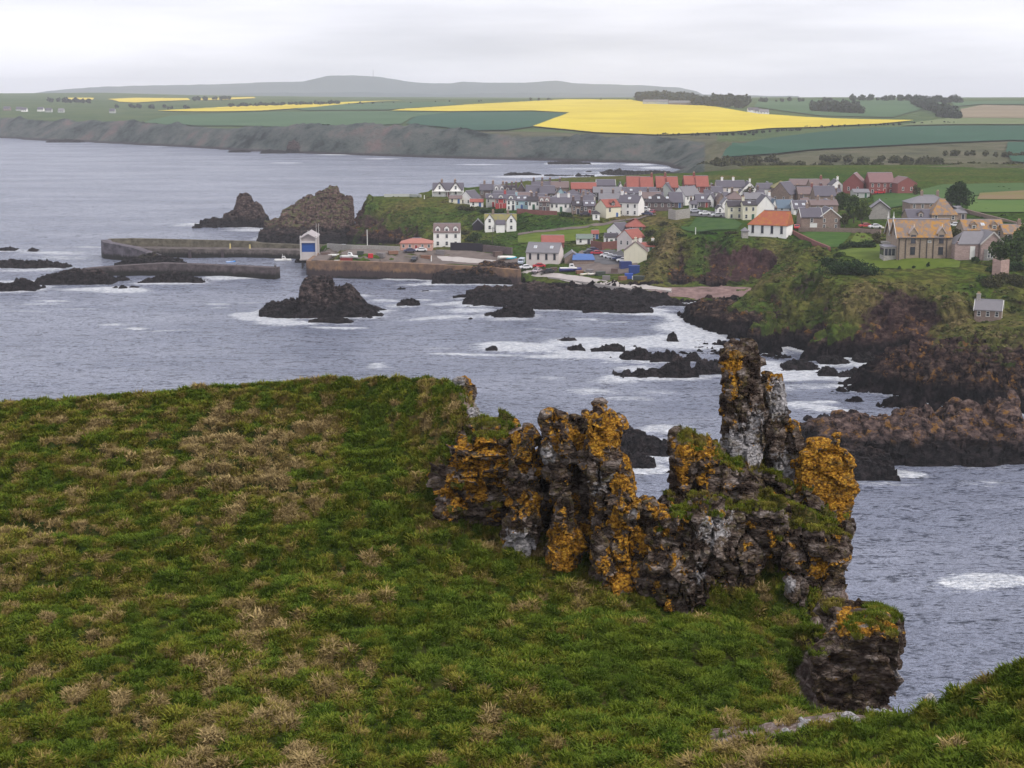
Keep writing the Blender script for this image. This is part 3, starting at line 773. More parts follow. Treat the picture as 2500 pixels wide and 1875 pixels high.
# town plateau and back
Z((1640,512,15.6),(1750,530,15.5),(1840,540,15.8),(1950,560,16),(2050,560,16.5),(2150,566,16.6)); Z((1950,572,15.6),(2000,600,15.2),(2060,615,15)); Z((1700,480,16.6),(1850,480,17),(2000,490,17.5),(2150,510,18))
Z((1700,450,17.5),(1850,450,19),(2050,471,20),(2180,471,20.5),(2260,470,20.5)); Z((2210,515,19),(2330,515,19.5),(2500,560,17.5),(2800,560,18)); Z((2260,500,20),(2400,520,19.5),(2500,535,20),(2800,540,20))
Wd((1800,800,19),(2000,800,20),(2200,800,20),(2500,800,19),(2900,800,18)); Z((2300,480,19),(2500,480,19.5),(2900,480,20))
# lawn headland
Z((2142,612,16.8),(2200,630,16.6),(2320,632,16.6),(2350,660,16.4),(2420,660,16.4)); Z((2050,613,15.6),(2100,607,16)); Z((2440,640,17.5),(2500,640,17),(2900,640,17))
D_((2010,648,372),(2060,660,362),(2120,659,361),(2200,657,361),(2300,657,361),(2345,658,360),(2400,672,354),(2440,690,350)); D_((2060,695,350),(2120,697,349),(2200,697,349),(2300,697,349),(2350,697,349)); D_((2100,722,345),(2200,720,345),(2300,718,345)); D_((2500,720,345),(2900,720,345))
Z((1990,622,15.4),(1940,656,12.8),(1890,694,9.4),(1850,728,6.8),(1820,750,4.0)); Z((1994,664,9.2),(1955,704,5.0),(1900,745,2.2),(1870,775,1.0))
Z((2030,664,16.0),(1985,696,14.0),(1935,734,10.8),(1875,778,7.6),(1825,812,4.8),(1790,845,1.2)); Z((2074,718,9.4),(2015,766,5.2),(1945,815,2.4),(1880,858,.6)); Z((2120,705,14.4),(2080,738,11.6),(2030,780,8.4),(1985,822,4.6))
D_((2130,750,341),(2060,790,339),(1980,835,337)); D_((2200,740,339),(2300,740,339),(2350,735,341)); D_((2200,800,336),(2290,800,338))
Z((1940,873,.4),(2040,878,.5),(2110,872,.8),(2200,862,1.2)); Z((2300,838,3.5),(2350,806,7.0)); Z((2440,800,9),(2500,790,10),(2900,790,11)); D_((2390,790,336),(2460,770,338)); D_((2380,750,341),(2500,755,342))
# knob at the end of the beach
Z((1640,774,-.5),(1648,798,-.5),(1700,818,-.5),(1760,838,-.5),(1800,860,-.5),(1870,880,-.5)); Z((1660,742,3.5),(1700,736,4.6),(1760,735,4.8),(1820,742,4.4)); Z((1680,760,3.6),(1750,775,3.6),(1800,800,2.8)); Z((1660,728,1.4),(1740,726,1.6),(1830,722,2.2))
# right-hand rock platform
Z((2024,972,-.4),(2060,938,-.4),(2100,903,-.4),(2160,885,-.3)); Z((2024,984,-.8),(2085,996,-.8),(2170,1012,-.8),(2230,1020,-.6),(2500,1080,-.6),(2900,1090,-.6))
Z((2110,945,2.6),(2200,960,2.2),(2300,985,2.0),(2400,1010,2.2),(2500,1020,2.4),(2900,1030,2.5)); Z((2160,902,4.6),(2250,912,5.4),(2350,925,5.6),(2480,930,5.5),(2900,930,5.5)); Z((2190,873,5.0),(2240,852,7.2),(2290,846,8.6),(2370,836,9.2),(2450,848,9.0),(2500,840,9.3),(2900,840,9.5)); Z((2220,846,3.0),(2290,826,6.5))
Z((2330,880,8.0),(2450,890,8.2))
# sea floor around
Z((730,720,-6),(900,725,-6),(1100,735,-6),(1260,745,-6),(1400,775,-6),(1560,785,-6),(1610,800,-6),(1630,840,-6),(1700,865,-6),(1800,895,-6),(1950,925,-6),(2080,920,-4),(1970,960,-6),(1970,1010,-6),(2090,1040,-6),(2500,1110,-6),(2900,1120,-6))
Wd((700,470,-6),(700,560,-6),(700,700,-7),(760,800,-7),(1300,860,-7)); Wd((700,300,-8),(1500,250,-8),(2900,215,-8)); Wd((2950,900,18),(1800,900,16),(1650,900,4),(1550,900,-6))
co = Grid(-110, 215, 360, 900, 1.0, world_pts(L, 5.0)).smooth(1)
del L

def seg_dist(X, Y, poly):
    dm = np.full(X.shape, 1e9)
    for a, b in zip(poly[:-1], poly[1:]):
        A = np.array(a[:2]); B = np.array(b[:2]); ab = B-A; L2 = ab@ab+1e-9
        t = np.clip(((X-A[0])*ab[0]+(Y-A[1])*ab[1])/L2, 0, 1)
        dm = np.minimum(dm, np.hypot(X-A[0]-t*ab[0], Y-A[1]-t*ab[1]))
    return dm
def poly_mask(px, py, poly):
    c = np.zeros(px.shape, bool); n = len(poly); j = n-1
    for i in range(n):
        xi, yi = poly[i]; xj, yj = poly[j]
        m = ((yi > py) != (yj > py)) & (px < (xj-xi)*(py-yi)/((yj-yi) or 1e-9)+xi)
        c ^= m; j = i
    return c

def make_coast_mat():
    m = M('coast_ground', 0.95, 0.0)
    p = m.pos()
    rock = m.attr('rock'); hue = m.attr('hue'); red = m.attr('red')
    z = m.xyz()[2]
    n1 = m.noise(0.55, 7, 0.62, p); n2 = m.noise(0.11, 5, 0.6, p)
    h = m.math('ADD', hue, m.math('MULTIPLY', m.math('SUBTRACT', n2, 0.5), 0.9))
    g = m.ramp(h, [(0.1, (0.034, 0.085, 0.012)), (0.35, (0.070, 0.115, 0.018)), (0.55, (0.120, 0.125, 0.030)), (0.8, (0.175, 0.140, 0.056)), (1.0, (0.22, 0.165, 0.08))])
    g = m.mix(m.step(n1, 0.62, 0.42), g, m.mix(0.62, g, (0.016, 0.020, 0.010)))
    r = m.ramp(m.noise(0.5, 8, 0.65, m.pos((1, 1, 2.2))), [(0.38, (0.006, 0.004, 0.005)), (0.49, (0.030, 0.019, 0.019)), (0.58, (0.078, 0.052, 0.042)), (0.72, (0.17, 0.125, 0.10))])
    r = m.mix(m.math('MULTIPLY', red, 0.75), r, m.mix(n1, (0.025, 0.012, 0.016), (0.135, 0.070, 0.074)))
    # weed-black tide band, then a rusty lichen band over it
    zz = m.math('ADD', z, m.math('MULTIPLY', m.math('SUBTRACT', n2, 0.5), 5.0))
    li = m.math('MULTIPLY', m.step(zz, 3.4, 4.8), m.step(zz, 9.5, 6.5))
    li = m.math('MULTIPLY', li, m.step(m.noise(0.4, 7, 0.65, p), 0.54, 0.64))
    r = m.mix(m.math('MULTIPLY', li, 0.8), r, m.ramp(m.noise(1.6, 4, 0.6), [(0.3, (0.12, 0.055, 0.018)), (0.7, (0.26, 0.13, 0.03))]))
    r = m.mix(m.step(zz, 4.6, 2.8), r, m.mix(m.step(n1, .42, .68), (0.003, 0.003, 0.004), (0.030, 0.022, 0.024)))
    f = m.step(m.math('ADD', rock, m.math('MULTIPLY', m.math('SUBTRACT', n1, 0.5), 0.9)), 0.40, 0.62)
    c = m.mix(f, g, r)
    return m.done(c, m.bump(n1, 1.0, 1.1, m.bump(m.noise(2.5, 6, 0.7, p), 0.8, 0.3)))
MAT_COAST = make_coast_mat()
def make_searock_mat():
    m = M('sea_rock', 0.85, 0.12)
    p = m.pos(kind='Object'); z = m.xyz()[2]
    n1 = m.noise(0.7, 8, 0.65, m.pos((1, 1, 2)))
    r = m.ramp(n1, [(0.38, (0.004, 0.003, 0.004)), (0.5, (0.022, 0.016, 0.017)), (0.60, (0.070, 0.050, 0.046)), (0.74, (0.15, 0.12, 0.11))])
    tone = m.attr('tone')
    red = m.ramp(n1, [(0.36, (0.014, 0.009, 0.010)), (0.48, (0.080, 0.050, 0.045)), (0.60, (0.18, 0.12, 0.10)), (0.74, (0.28, 0.21, 0.19))])
    r = m.mix(tone, r, red)
    zz = m.math('ADD', z, m.math('MULTIPLY', m.math('SUBTRACT', m.noise(0.25, 5), 0.5), 5.0))
    li = m.math('MULTIPLY', m.step(m.noise(0.6, 7, 0.68), 0.53, 0.63), m.attr('lich'))
    r = m.mix(li, r, m.ramp(m.noise(1.5, 4), [(0.3, (0.13, 0.06, 0.016)), (0.7, (0.30, 0.15, 0.03))]))
    up = m.xyz('Normal')[2]
    gr = m.math('MULTIPLY', m.attr('grass'), m.step(m.math('ADD', up, m.math('MULTIPLY', m.noise(0.5, 5), 0.8)), 0.85, 1.15))
    r = m.mix(gr, r, m.ramp(m.noise(0.8, 6, 0.65), [(0.3, (0.035, 0.045, 0.018)), (0.7, (0.11, 0.11, 0.04))]))
    r = m.mix(m.step(zz, 5.5, 2.6), r, m.mix(m.step(n1,.4,.65), (0.003, 0.003, 0.004), (0.030, 0.023, 0.025)))
    return m.done(r, m.bump(n1, 1.0, 0.8, m.bump(m.noise(3.0, 6, 0.7), 0.8, 0.25)))
MAT_SROCK = make_searock_mat()

def build_coast():
    az = np.arange(-9.2, 24.5, 0.062)*math.pi/180
    rr = [222.0]
    while rr[-1] < 880:
        R = rr[-1]; st = 0.62 if R < 400 else (1.0 if R < 500 else 1.6)
        rr.append(R+st)
    rr = np.array(rr)
    T, R = np.meshgrid(np.tan(az), rr)
    X = (T*R).ravel(); Y = R.ravel()
    # wander the sampling so that edges in plan are ragged like rock
    Zc = co(X, Y)
    P = np.stack([X, Y, Zc], 1)
    wx = (fbm(P*[.09,.09,.0], 4, 51)-.5)*9; wy = (fbm(P*[.09,.09,.0], 4, 57)-.5)*9
    gx = (co(X+1.5, Y)-co(X-1.5, Y))/3; gy = (co(X, Y+1.5)-co(X, Y-1.5))/3
    sl0 = np.hypot(gx, gy)
    wgt = sstep(0.18, 0.6, sl0)*0.75
    Zc = co(X+wx*wgt, Y+wy*wgt)
    P[:, 2] = Zc
    px, py = to_px(X, Y, Zc)
    gully = (fbm(P*[.11,.07,.05], 5, 61, ridge=True)-.5)
    Zc = Zc + gully*sstep(0.15, 0.7, sl0)*3.4*np.clip(Zc/6+.25, 0, 1)
    hum = (fbm(P*[.25,.25,0], 4, 66)-.5)
    def line_w(lines, w):
        o = np.zeros(len(X))
        for l_ in lines:
            pl = [at_z(*q)[:2] for q in l_]; o = np.maximum(o, np.exp(-(seg_dist(X+wx*.35, Y+wy*.35, pl)/w)**2))
        return o
    RID = [[(1990,622,15.4),(1940,656,12.8),(1890,694,9.4),(1850,728,6.8)], [(2030,664,16.0),(1985,696,14.0),(1935,734,10.8),(1875,778,7.6),(1835,806,4.6)], [(2120,700,14.6),(2080,738,11.6),(2030,780,8.4),(1990,812,5.4)], [(2330,722,13.2),(2345,760,10.5),(2320,800,7.0)], [(1650,560,15.0),(1615,620,10.0),(1590,665,6.0)]]
    GUL = [[(1994,664,9.2),(1955,704,5.0),(1900,745,2.2)], [(2084,712,10.4),(2025,760,6.2),(1955,812,2.6)], [(2160,735,11),(2120,790,6.5),(2060,840,3)], [(2250,735,12),(2240,790,7),(2200,840,3)], [(1660,600,12),(1650,660,6.5)], [(1750,600,12),(1740,660,7)]]
    rid_w = line_w(RID, 3.6); gul_w = line_w(GUL, 3.0)
    Zc = Zc + rid_w*2.0 - gul_w*2.6*sstep(1, 5, Zc)
    urban = sstep(440, 470, Y)*sstep(14.0, 14.8, Zc)
    Zc = Zc + hum*0.7*(1-urban)*sstep(1, 4, Zc)
    low = sstep(6.5, 3.5, Zc)*((px > 1640) | (py > 690))
    beach = poly_mask(px, py, [(1560,698),(1700,690),(1900,690),(1880,722),(1640,732),(1560,712)])
    low = low*(~beach)
    plat = ((px > 2010) & (Y < 312)).astype(float)
    P = np.stack([X, Y, Zc], 1)
    Q = P.copy(); Q[:, 0] += 0.5*Y; 
    Zc = Zc + (blocky(P*[1,1,.3], (3.4,2.2,3), 71)*1.5 + blocky(P, (1.3,.9,2), 72)*.6)*np.maximum(low, plat*0.9)*sstep(-3, .5, Zc)
    V = np.stack([X, Y, Zc], 1)
    N = grid_normals(V, len(rr), len(az))
    up = N[:, 2]*np.sign(np.median(N[:, 2])); N = N*np.sign(np.median(N[:, 2]))
    rock = sstep(0.80, 0.52, up)*0.95
    face = lambda x, y, rx, ry: np.exp(-(((px-x)/rx)**2+((py-y)/ry)**2))
    rock = np.maximum(rock*0.62, 0)+0
    cliffy = face(2210,785,100,60)*1.1 + face(2120,850,190,28) + face(1820,645,60,42)*1.1 + face(1880,825,130,28)*.9 + face(2010,815,60,25)*.7 + face(1760,790,90,50) + face(1010,545,50,28)*.5 + face(900,545,70,45)*.75 + face(950,590,110,16)*.8 + face(2200,720,110,30)*.35 + face(1610,655,30,40)*.35 + face(1690,690,60,14)*.5
    rock = np.clip(rock*0.9 + cliffy*0.75, 0, 1)
    rock = np.maximum(rock, plat*sstep(10.5, 7.0, Zc)*0.95)
    rock = np.maximum(rock, low)
    rock = np.where((px > 2260) & (py > 800) & (Y < 345), np.maximum(rock, .42), rock)
    rock = rock*(1-0.95*urban)*(1-face(2380,720,70,60)*.8)*(1-np.clip(face(1720,555,90,30)*1.5, 0, 1))
    rock = np.where(beach, 0, rock)
    red = np.clip(face(1820,645,75,50)*1.3 + face(2200,790,200,90)*.35 + face(900,540,90,60)*.3, 0, 1)
    amp = rock*np.clip(0.35+Zc/10, 0, 1.2)*(1-urban)
    V = V + N*((facets(V, (3.4,3.0,2.6), 81)*1.7 + facets(V, (1.4,1.2,1.0), 82)*.7 + (fbm(V*.9, 4, 83)-.5)*1.0)*amp)[:, None]
    hue = 0.42 + (fbm(P*[.03,.03,.05], 3, 90)-.5)*.8
    hue += face(1630,600,60,60)*.45 + face(1540,520,60,25)*.5 + face(2150,760,200,60)*.25 + face(1100,560,40,30)*.3+ face(1900,720,120,60)*.1
    hue -= face(1740,560,110,40)*.4 + face(2350,740,90,60)*.25 + face(1370,570,140,30)*.45 + face(1990,580,60,30)*.5+ face(1720,610,70,50)*.25+ face(2040,860,1,1)
    rock = np.clip(rock+gul_w*.55, 0, 1)*(1-.9*np.clip(rid_w*1.4, 0, 1)*(Zc > 4)); hue += rid_w*.2
    hue += face(2430,800,100,60)*.15 - face(2330,500,200,40)*.3
    F = grid_faces(len(rr), len(az))
    keep = V[F][:, :, 2].max(1) > -0.9
    V2, F2, A2 = compact(V, F[keep], {'rock': np.clip(rock, 0, 1), 'hue': np.clip(hue, 0, 1), 'red': red})
    me = mesh_np('headland', V2, F2, [MAT_COAST], True, A2)
    link('headland_ground', me, kind='structure')
    print('coast', len(F2))
    return X, Y, V
cX, cY, cV = build_coast()
# regular copy of the finished relief, to stand things on
def regrid(X, Y, Zv, x0, y0, x1, y1, st):
    g = Grid.__new__(Grid); g.x0, g.y0, g.step = x0, y0, st
    g.nx = int((x1-x0)/st)+1; g.ny = int((y1-y0)/st)+1
    s = np.zeros((g.ny, g.nx)); w = np.zeros((g.ny, g.nx))
    i = np.round((X-x0)/st).astype(int); j = np.round((Y-y0)/st).astype(int)
    k = (i >= 0) & (i < g.nx) & (j >= 0) & (j < g.ny)
    np.add.at(s, (j[k], i[k]), Zv[k]); np.add.at(w, (j[k], i[k]), 1)
    gx, gy = np.meshgrid(x0+np.arange(g.nx)*st, y0+np.arange(g.ny)*st)
    base = co(gx, gy)
    g.Z = np.where(w > 0, s/np.maximum(w, 1), base)
    return g
CO = regrid(cV[:, 0], cV[:, 1], cV[:, 2], -110, 215, 360, 900, 1.0)

def drape(name, poly, g, r0, r1, mat, off=0.12, nx=60, ny=24, kind='structure', label=None, cat=None, smooth=2.0, edge_noise=0):
    """a sheet laid on the ground, bounded by surveyed corner directions"""
    pts = []
    for (x, y) in poly:
        h = hit(g, x, y, r0, r1)
        if h is None: h = at_z(x, y, 10)
        pts.append(h)
    xs = [p[0] for p in pts]; ys = [p[1] for p in pts]
    X = np.linspace(min(xs), max(xs), nx); Y = np.linspace(min(ys), max(ys), ny)
    gx, gy = np.meshgrid(X, Y); gx = gx.ravel(); gy = gy.ravel()
    cell = max((max(xs)-min(xs))/nx, (max(ys)-min(ys))/ny)
    m = poly_mask(gx, gy, [(p[0], p[1]) for p in pts])
    # pull the rim onto the outline so that the border is clean
    dist = seg_dist(gx, gy, pts+[pts[0]])
    F = grid_faces(ny, nx)
    keep = (m[F].sum(1) >= 2)
    P2 = [(p[0], p[1]) for p in pts]+[(pts[0][0], pts[0][1])]
    ox, oy = gx.copy(), gy.copy()
    used = np.zeros(len(gx), bool); used[F[keep].ravel()] = True
    for k in np.nonzero(used & ~m)[0]:
        best = None
        for a, b in zip(P2[:-1], P2[1:]):
            ax, ay = a; bx, by = b; dx, dy = bx-ax, by-ay
            t = max(0, min(1, ((gx[k]-ax)*dx+(gy[k]-ay)*dy)/(dx*dx+dy*dy+1e-9)))
            qx, qy = ax+t*dx, ay+t*dy; d = (qx-gx[k])**2+(qy-gy[k])**2
            if best is None or d < best[0]: best = (d, qx, qy)
        ox[k], oy[k] = best[1], best[2]
    z = sum(g(ox+a, oy+b) for a, b in ((0,0),(smooth,0),(-smooth,0),(0,smooth),(0,-smooth)))/5
    z = np.maximum(z, g(ox, oy))+off
    V = np.stack([ox, oy, z], 1)
    V2, F2, _ = compact(V, F[keep])
    me = mesh_np(name, V2, F2, [mat], True)
    o = link(name, me)
    if kind: o['kind'] = kind
    if label: o['label'] = label; o['category'] = cat
    return o
def grass_mat(name, lo, hi, sc=0.25, spec=.1):
    m = M(name, 0.95, spec)
    n = m.noise(sc, 6, 0.6); n3 = m.noise(sc*14, 4, 0.6)
    c = m.mix(m.step(n, .35, .65), lo, hi)
    c = m.mix(m.math('MULTIPLY', n3, .35), c, tuple(x*.55 for x in lo))
    return m.done(c, m.bump(n3, .6, .1))
MAT_LAWN = grass_mat('mown_lawn', (0.085, 0.125, 0.016), (0.115, 0.155, 0.022))
MAT_MEADOW = grass_mat('meadow', (0.045, 0.085, 0.016), (0.085, 0.115, 0.022), .12)
def sand_mat():
    m = M('pink_shingle', 0.95, .1)
    n = m.noise(.5, 7, .65); n2 = m.noise(.08, 4)
    c = m.ramp(n, [(.3, (.12,.075,.07)), (.55, (.22,.145,.135)), (.75, (.30,.21,.19))])
    c = m.mix(m.step(n2, .55, .7), c, (.085,.06,.05))
    return m.done(c, m.bump(n, .8, .3))
MAT_SAND = sand_mat()
MAT_CONC = plain('pale_concrete', (.40,.36,.34), .9, .22, .35, .3)
MAT_TARM = plain('tarmac', (.10,.098,.105), .9, .25, .3, .2)
MAT_TARM2 = plain('worn_yard', (.14,.112,.10), .95, .6, .35, .3)
drape('lawn', [(2040,618),(2060,611),(2095,607),(2160,606),(2200,632),(2330,634),(2345,640),(2342,655),(2300,656),(2200,657),(2140,657),(2110,648),(2080,628)], CO, 330, 420, MAT_LAWN, .18, 110, 60)
drape('meadow', [(1264,594),(1264,578),(1300,566),(1400,553),(1500,545),(1530,542),(1525,552),(1440,575),(1440,590)], CO, 500, 600, MAT_LAWN, .2, 90, 30)
drape('paddock', [(1950,582),(1968,567),(2080,569),(2062,592),(2045,604),(1995,603)], CO, 380, 480, grass_mat('paddock_grass', (.035,.085,.012), (.06,.12,.018)), .2, 60, 40)
drape('green', [(1462,621),(1480,607),(1537,604),(1530,622)], CO, 440, 540, MAT_LAWN, .25, 40, 20)
drape('mound_green', [(1660,558),(1700,532),(1790,535),(1812,548),(1800,562),(1720,566)], CO, 450, 560, grass_mat('mound_grass', (.03,.075,.016), (.055,.105,.022)), .25, 60, 30)
drape('harbour_road', [(1270,668),(1330,664),(1420,676),(1500,687),(1572,697),(1640,706),(1640,713),(1560,711),(1490,703),(1400,690),(1330,678),(1270,676)], CO, 400, 520, MAT_CONC, .22, 120, 24)
drape('car_park', [(1395,660),(1395,630),(1420,612),(1540,625),(1560,652),(1545,668),(1470,672)], CO, 430, 540, MAT_TARM2, .2, 60, 40)
drape('harbour_car_park', [(1420,636),(1440,614),(1500,612),(1526,622),(1526,646),(1470,648)], CO, 430, 540, MAT_TARM, .28, 50, 30)
drape('quay_yard', [(790,640),(790,606),(900,608),(1060,612),(1130,612),(1265,632),(1262,654),(1100,646),(900,640)], CO, 455, 560, MAT_TARM2, .2, 120, 40)
drape('quay_slip', [(1062,628),(1130,632),(1230,640),(1225,648),(1180,646),(1080,640)], CO, 455, 560, MAT_CONC, .3, 60, 14)
drape('beach', [(1575,706),(1630,703),(1760,701),(1880,697),(1868,718),(1800,730),(1700,735),(1620,728)], CO, 400, 500, MAT_SAND, .15, 90, 30)
drape('village_road', [(1640,520),(1700,512),(1790,524),(1800,536),(1760,532),(1690,528),(1640,536)], CO, 440, 600, MAT_TARM, .25, 60, 20)
drape('cliff_path', [(1264,572),(1340,563),(1440,552),(1500,541),(1560,533),(1600,524),(1603,527),(1560,537),(1500,546),(1440,557),(1340,568),(1264,577)], CO, 480, 620, MAT_TARM2, .35, 160, 40)

# ------------------------------------------------------------------ far shore, fields, hills
L = []
Z((-500,328,0),(-200,332,0),(0,337,0),(150,345,0),(300,352,0),(500,362,0),(720,378,0),(900,386,0),(1100,391,0),(1300,398,0),(1500,404,0),(1640,407,1),(1700,412,2))
Z((-500,340,-6),(0,349,-6),(300,364,-6),(720,390,-6),(1100,404,-6),(1400,412,-6),(1560,418,-6),(1640,425,-4))
D_((-500,275,2200),(-200,282,2100),(0,286,2030),(150,298,1900),(300,303,1790),(420,310,1700),(560,312,1600),(720,313,1515),(840,308,1480),(1000,312,1425),(1130,322,1385),(1300,332,1345),(1500,340,1310),(1640,345,1300))
D_((1700,375,1230),(1720,395,1100)); Wd((1720,1000,12),(1740,900,15),(1750,840,16)); Wd((1800,820,18),(2000,820,19),(2300,820,19),(2900,820,18)); Wd((1640,900,1),(1600,1000,-2),(1640,1100,1))
D_((1850,395,1000),(2000,398,980),(2150,392,980),(2300,395,960),(2500,400,940),(2900,410,900)); D_((2200,420,850),(2500,440,830),(2900,440,830))
D_((1800,360,1180),(2000,368,1120),(2250,362,1130),(2500,372,1080),(2900,372,1060)); D_((1760,345,1280),(1900,322,1420),(2100,310,1480),(2500,310,1450),(2900,305,1450))
D_((-500,262,2500),(0,266,2400),(200,268,2350),(500,275,2150),(800,290,1800),(1000,290,1750)); D_((-500,240,3300),(0,243,3200),(250,245,3100),(500,252,2800),(800,258,2500))
D_((-500,228,4200),(0,228,4200),(250,226,4300),(500,236,3900),(700,243,3500),(900,246,3100),(1300,243,2900),(1600,240,2900),(1800,243,2800),(2100,241,2800),(2300,243,2700),(2500,246,2500),(2900,240,2500))
D_((1000,268,2100),(1300,275,2000),(1300,315,1500),(1600,325,1450),(1600,290,1800),(1900,285,1850),(2200,288,1800),(2500,300,1600),(2900,300,1600)); D_((1900,262,2200),(2200,262,2200),(2500,268,2100),(2900,262,2100))
Wd((-900,745,-8),(-300,745,-8),(300,745,-8),(900,745,-8),(1400,760,-8),(1540,790,-8)); Wd((-300,900,-8),(700,900,-8),(1350,900,-8),(1540,950,-8)); Wd((300,1050,-8),(1000,1050,-8),(1450,1060,-8),(1560,1100,-6)); Wd((-800,5200,40),(1250,5000,40),(3000,5000,40)); Wd((-900,1700,-8),(0,1600,-8),(700,1200,-8)); Wd((1750,760,10),(2400,760,10),(3000,760,10))
fl = Grid(-1400, 740, 1900, 4800, 8.0, world_pts(L, 30), -8).smooth(1)
fl_s = fl
def make_far_mat():
    m = M('far_ground', 0.95, .05)
    p = m.pos(); cl = m.attr('cliff'); up = m.attr('moor'); z = m.xyz()[2]
    n1 = m.noise(.035, 8, .62); n2 = m.noise(.012, 5, .6)
    f = m.mix(m.step(n2, .4, .6), (.05,.085,.028), (.075,.105,.035))
    mo = m.ramp(n1, [(.3, (.045,.050,.030)), (.5, (.085,.085,.045)), (.68, (.13,.11,.075))])
    c = m.mix(up, f, mo)
    r = m.ramp(m.noise(.03, 9, .68), [(.38, (.010,.015,.014)), (.46, (.046,.060,.054)), (.55, (.078,.084,.076)), (.68, (.13,.092,.085))])  # cliff rock tones, lightened to grey-green to carry distance haze
    c = m.mix(cl, c, r)
    c = m.mix(m.step(z, 3.0, 1.0), c, (.03,.025,.028))
    return m.done(c, m.bump(n1, 1, 8))
def build_far():
    az = np.arange(-24, 26, .09)*math.pi/180
    rr = [760.]
    while rr[-1] < 4700: rr.append(rr[-1]*1.0042)
    rr = np.array(rr); T, R = np.meshgrid(np.tan(az), rr); X = (T*R).ravel(); Y = R.ravel()
    Zc = fl(X, Y); gx = (fl(X+8, Y)-fl(X-8, Y))/16; gy = (fl(X, Y+8)-fl(X, Y-8))/16; sl = np.hypot(gx, gy)
    P = np.stack([X, Y, Zc], 1)
    gul = (fbm(P*[.013,.008,0], 5, 101, ridge=True)-.55)
    Zc = Zc + gul*sstep(.07, .2, sl)*18*np.clip(Zc/12, 0, 1) + (fbm(P*[.004,.004,0], 3, 110)-.5)*2*sstep(3, 15, Zc)
    px, py = to_px(X, Y, Zc)
    cliff = sstep(.10, .17, sl)*(px < 1720)
    cliff = np.maximum(cliff, .7*((px < 1700) & (Zc > 0) & (Zc < 16)))
    moor = ((px > 1640) & (Y < 1290) & (py > 345)) | ((px > 1100) & (px < 1750) & (Y < 1420) & (Y > 1180))
    moor = np.clip(moor.astype(float), 0, 1)
    V = np.stack([X, Y, Zc], 1); F = grid_faces(len(rr), len(az)); keep = V[F][:, :, 2].max(1) > -1
    V2, F2, A2 = compact(V, F[keep], {'cliff': cliff, 'moor': moor})
    link('far_coast', mesh_np('far_coast', V2, F2, [make_far_mat()], True, A2), kind='structure')
    g = Grid.__new__(Grid)
    return X, Y, Zc
fX, fY, fZ = build_far()
def far_grid(st=8.0):
    g = Grid.__new__(Grid); g.x0, g.y0, g.step = -1400, 740, st; g.nx = fl.nx; g.ny = fl.ny
    s = np.zeros((g.ny, g.nx)); w = np.zeros((g.ny, g.nx))
    i = np.round((fX-g.x0)/st).astype(int); j = np.round((fY-g.y0)/st).astype(int)
    k = (i >= 0) & (i < g.nx) & (j >= 0) & (j < g.ny)
    np.add.at(s, (j[k], i[k]), fZ[k]); np.add.at(w, (j[k], i[k]), 1)
    g.Z = np.where(w > 0, s/np.maximum(w, 1), fl.Z); return g
FL = far_grid()
MAT_RAPE = grass_mat('rape_in_flower', (.55,.42,.035), (.66,.52,.05), .01)
MAT_RAPE2 = grass_mat('rape_thin', (.62,.46,.05), (.70,.55,.08), .01)
MAT_FGREEN = grass_mat('young_wheat', (.018,.070,.040), (.026,.088,.050), .006)
MAT_FGREEN2 = grass_mat('spring_barley', (.050,.105,.045), (.065,.125,.055), .006)
MAT_FPALE = grass_mat('pasture', (.12,.15,.06), (.15,.18,.075), .008)
MAT_FBROWN = grass_mat('tilled_field', (.20,.155,.10), (.26,.20,.13), .008)
far = lambda nm, poly, mat, off=.9, r0=800, r1=4700, nx=110, ny=90: drape(nm, poly, FL, r0, r1, mat, off, nx, ny, smooth=6)
far('rape_field', [(955,272),(1130,258),(1380,244),(1540,245),(1600,256),(1660,258),(1720,260),(1850,280),(2040,292),(2235,296),(2150,305),(2000,313),(1880,316),(1800,324),(1700,329),(1600,332),(1450,326),(1300,311),(1390,277),(1300,272),(1100,274)], MAT_RAPE, 1.5, 1300, 3000, 220, 160)
far('rape_field', [(380,272),(560,262),(700,256),(860,250),(985,246),(870,253),(760,264),(640,272),(500,274)], MAT_RAPE, 1.4, 1600, 4300)
far('rape_field', [(262,243),(330,240),(460,241),(465,246),(330,252),(290,250)], MAT_RAPE2, 1.4, 2000, 4600)
far('rape_field', [(160,240),(230,240),(226,245),(175,245)], MAT_RAPE2, 1.4, 2000, 4600)
far('rape_field', [(480,242),(620,238),(625,241),(540,245),(485,246)], MAT_RAPE2, 1.4, 2000, 4600)
far('wheat_field', [(990,304),(1020,285),(1110,276),(1300,275),(1386,278),(1296,312),(1240,320),(1130,318)], MAT_FGREEN, 1.3, 1300, 2600)
far('wheat_field', [(1760,388),(1770,370),(1850,345),(2000,325),(2120,315),(2300,310),(2600,308),(2600,350),(2470,345),(2300,352),(2100,362),(1900,378)], MAT_FGREEN, 1.3, 900, 1900)
far('wheat_field', [(2460,350),(2600,352),(2600,410),(2470,398),(2455,372)], MAT_FGREEN, 1.3, 900, 1700)
far('barley_field', [(330,300),(420,284),(620,276),(960,274),(1100,276),(1010,288),(980,305),(800,306),(560,309)], MAT_FGREEN2, 1.2, 1400, 3000)
far('barley_field', [(700,262),(880,254),(1100,250),(1120,257),(950,270),(740,271)], MAT_FGREEN2, 1.3, 1600, 3600)
far('pasture', [(2320,290),(2360,268),(2600,270),(2600,305),(2330,306),(2200,309),(2240,300)], MAT_FPALE, 1.2, 1400, 2800)
far('tilled_field', [(2345,268),(2400,258),(2600,262),(2600,292),(2340,290)], MAT_FBROWN, 1.5, 1400, 2800)
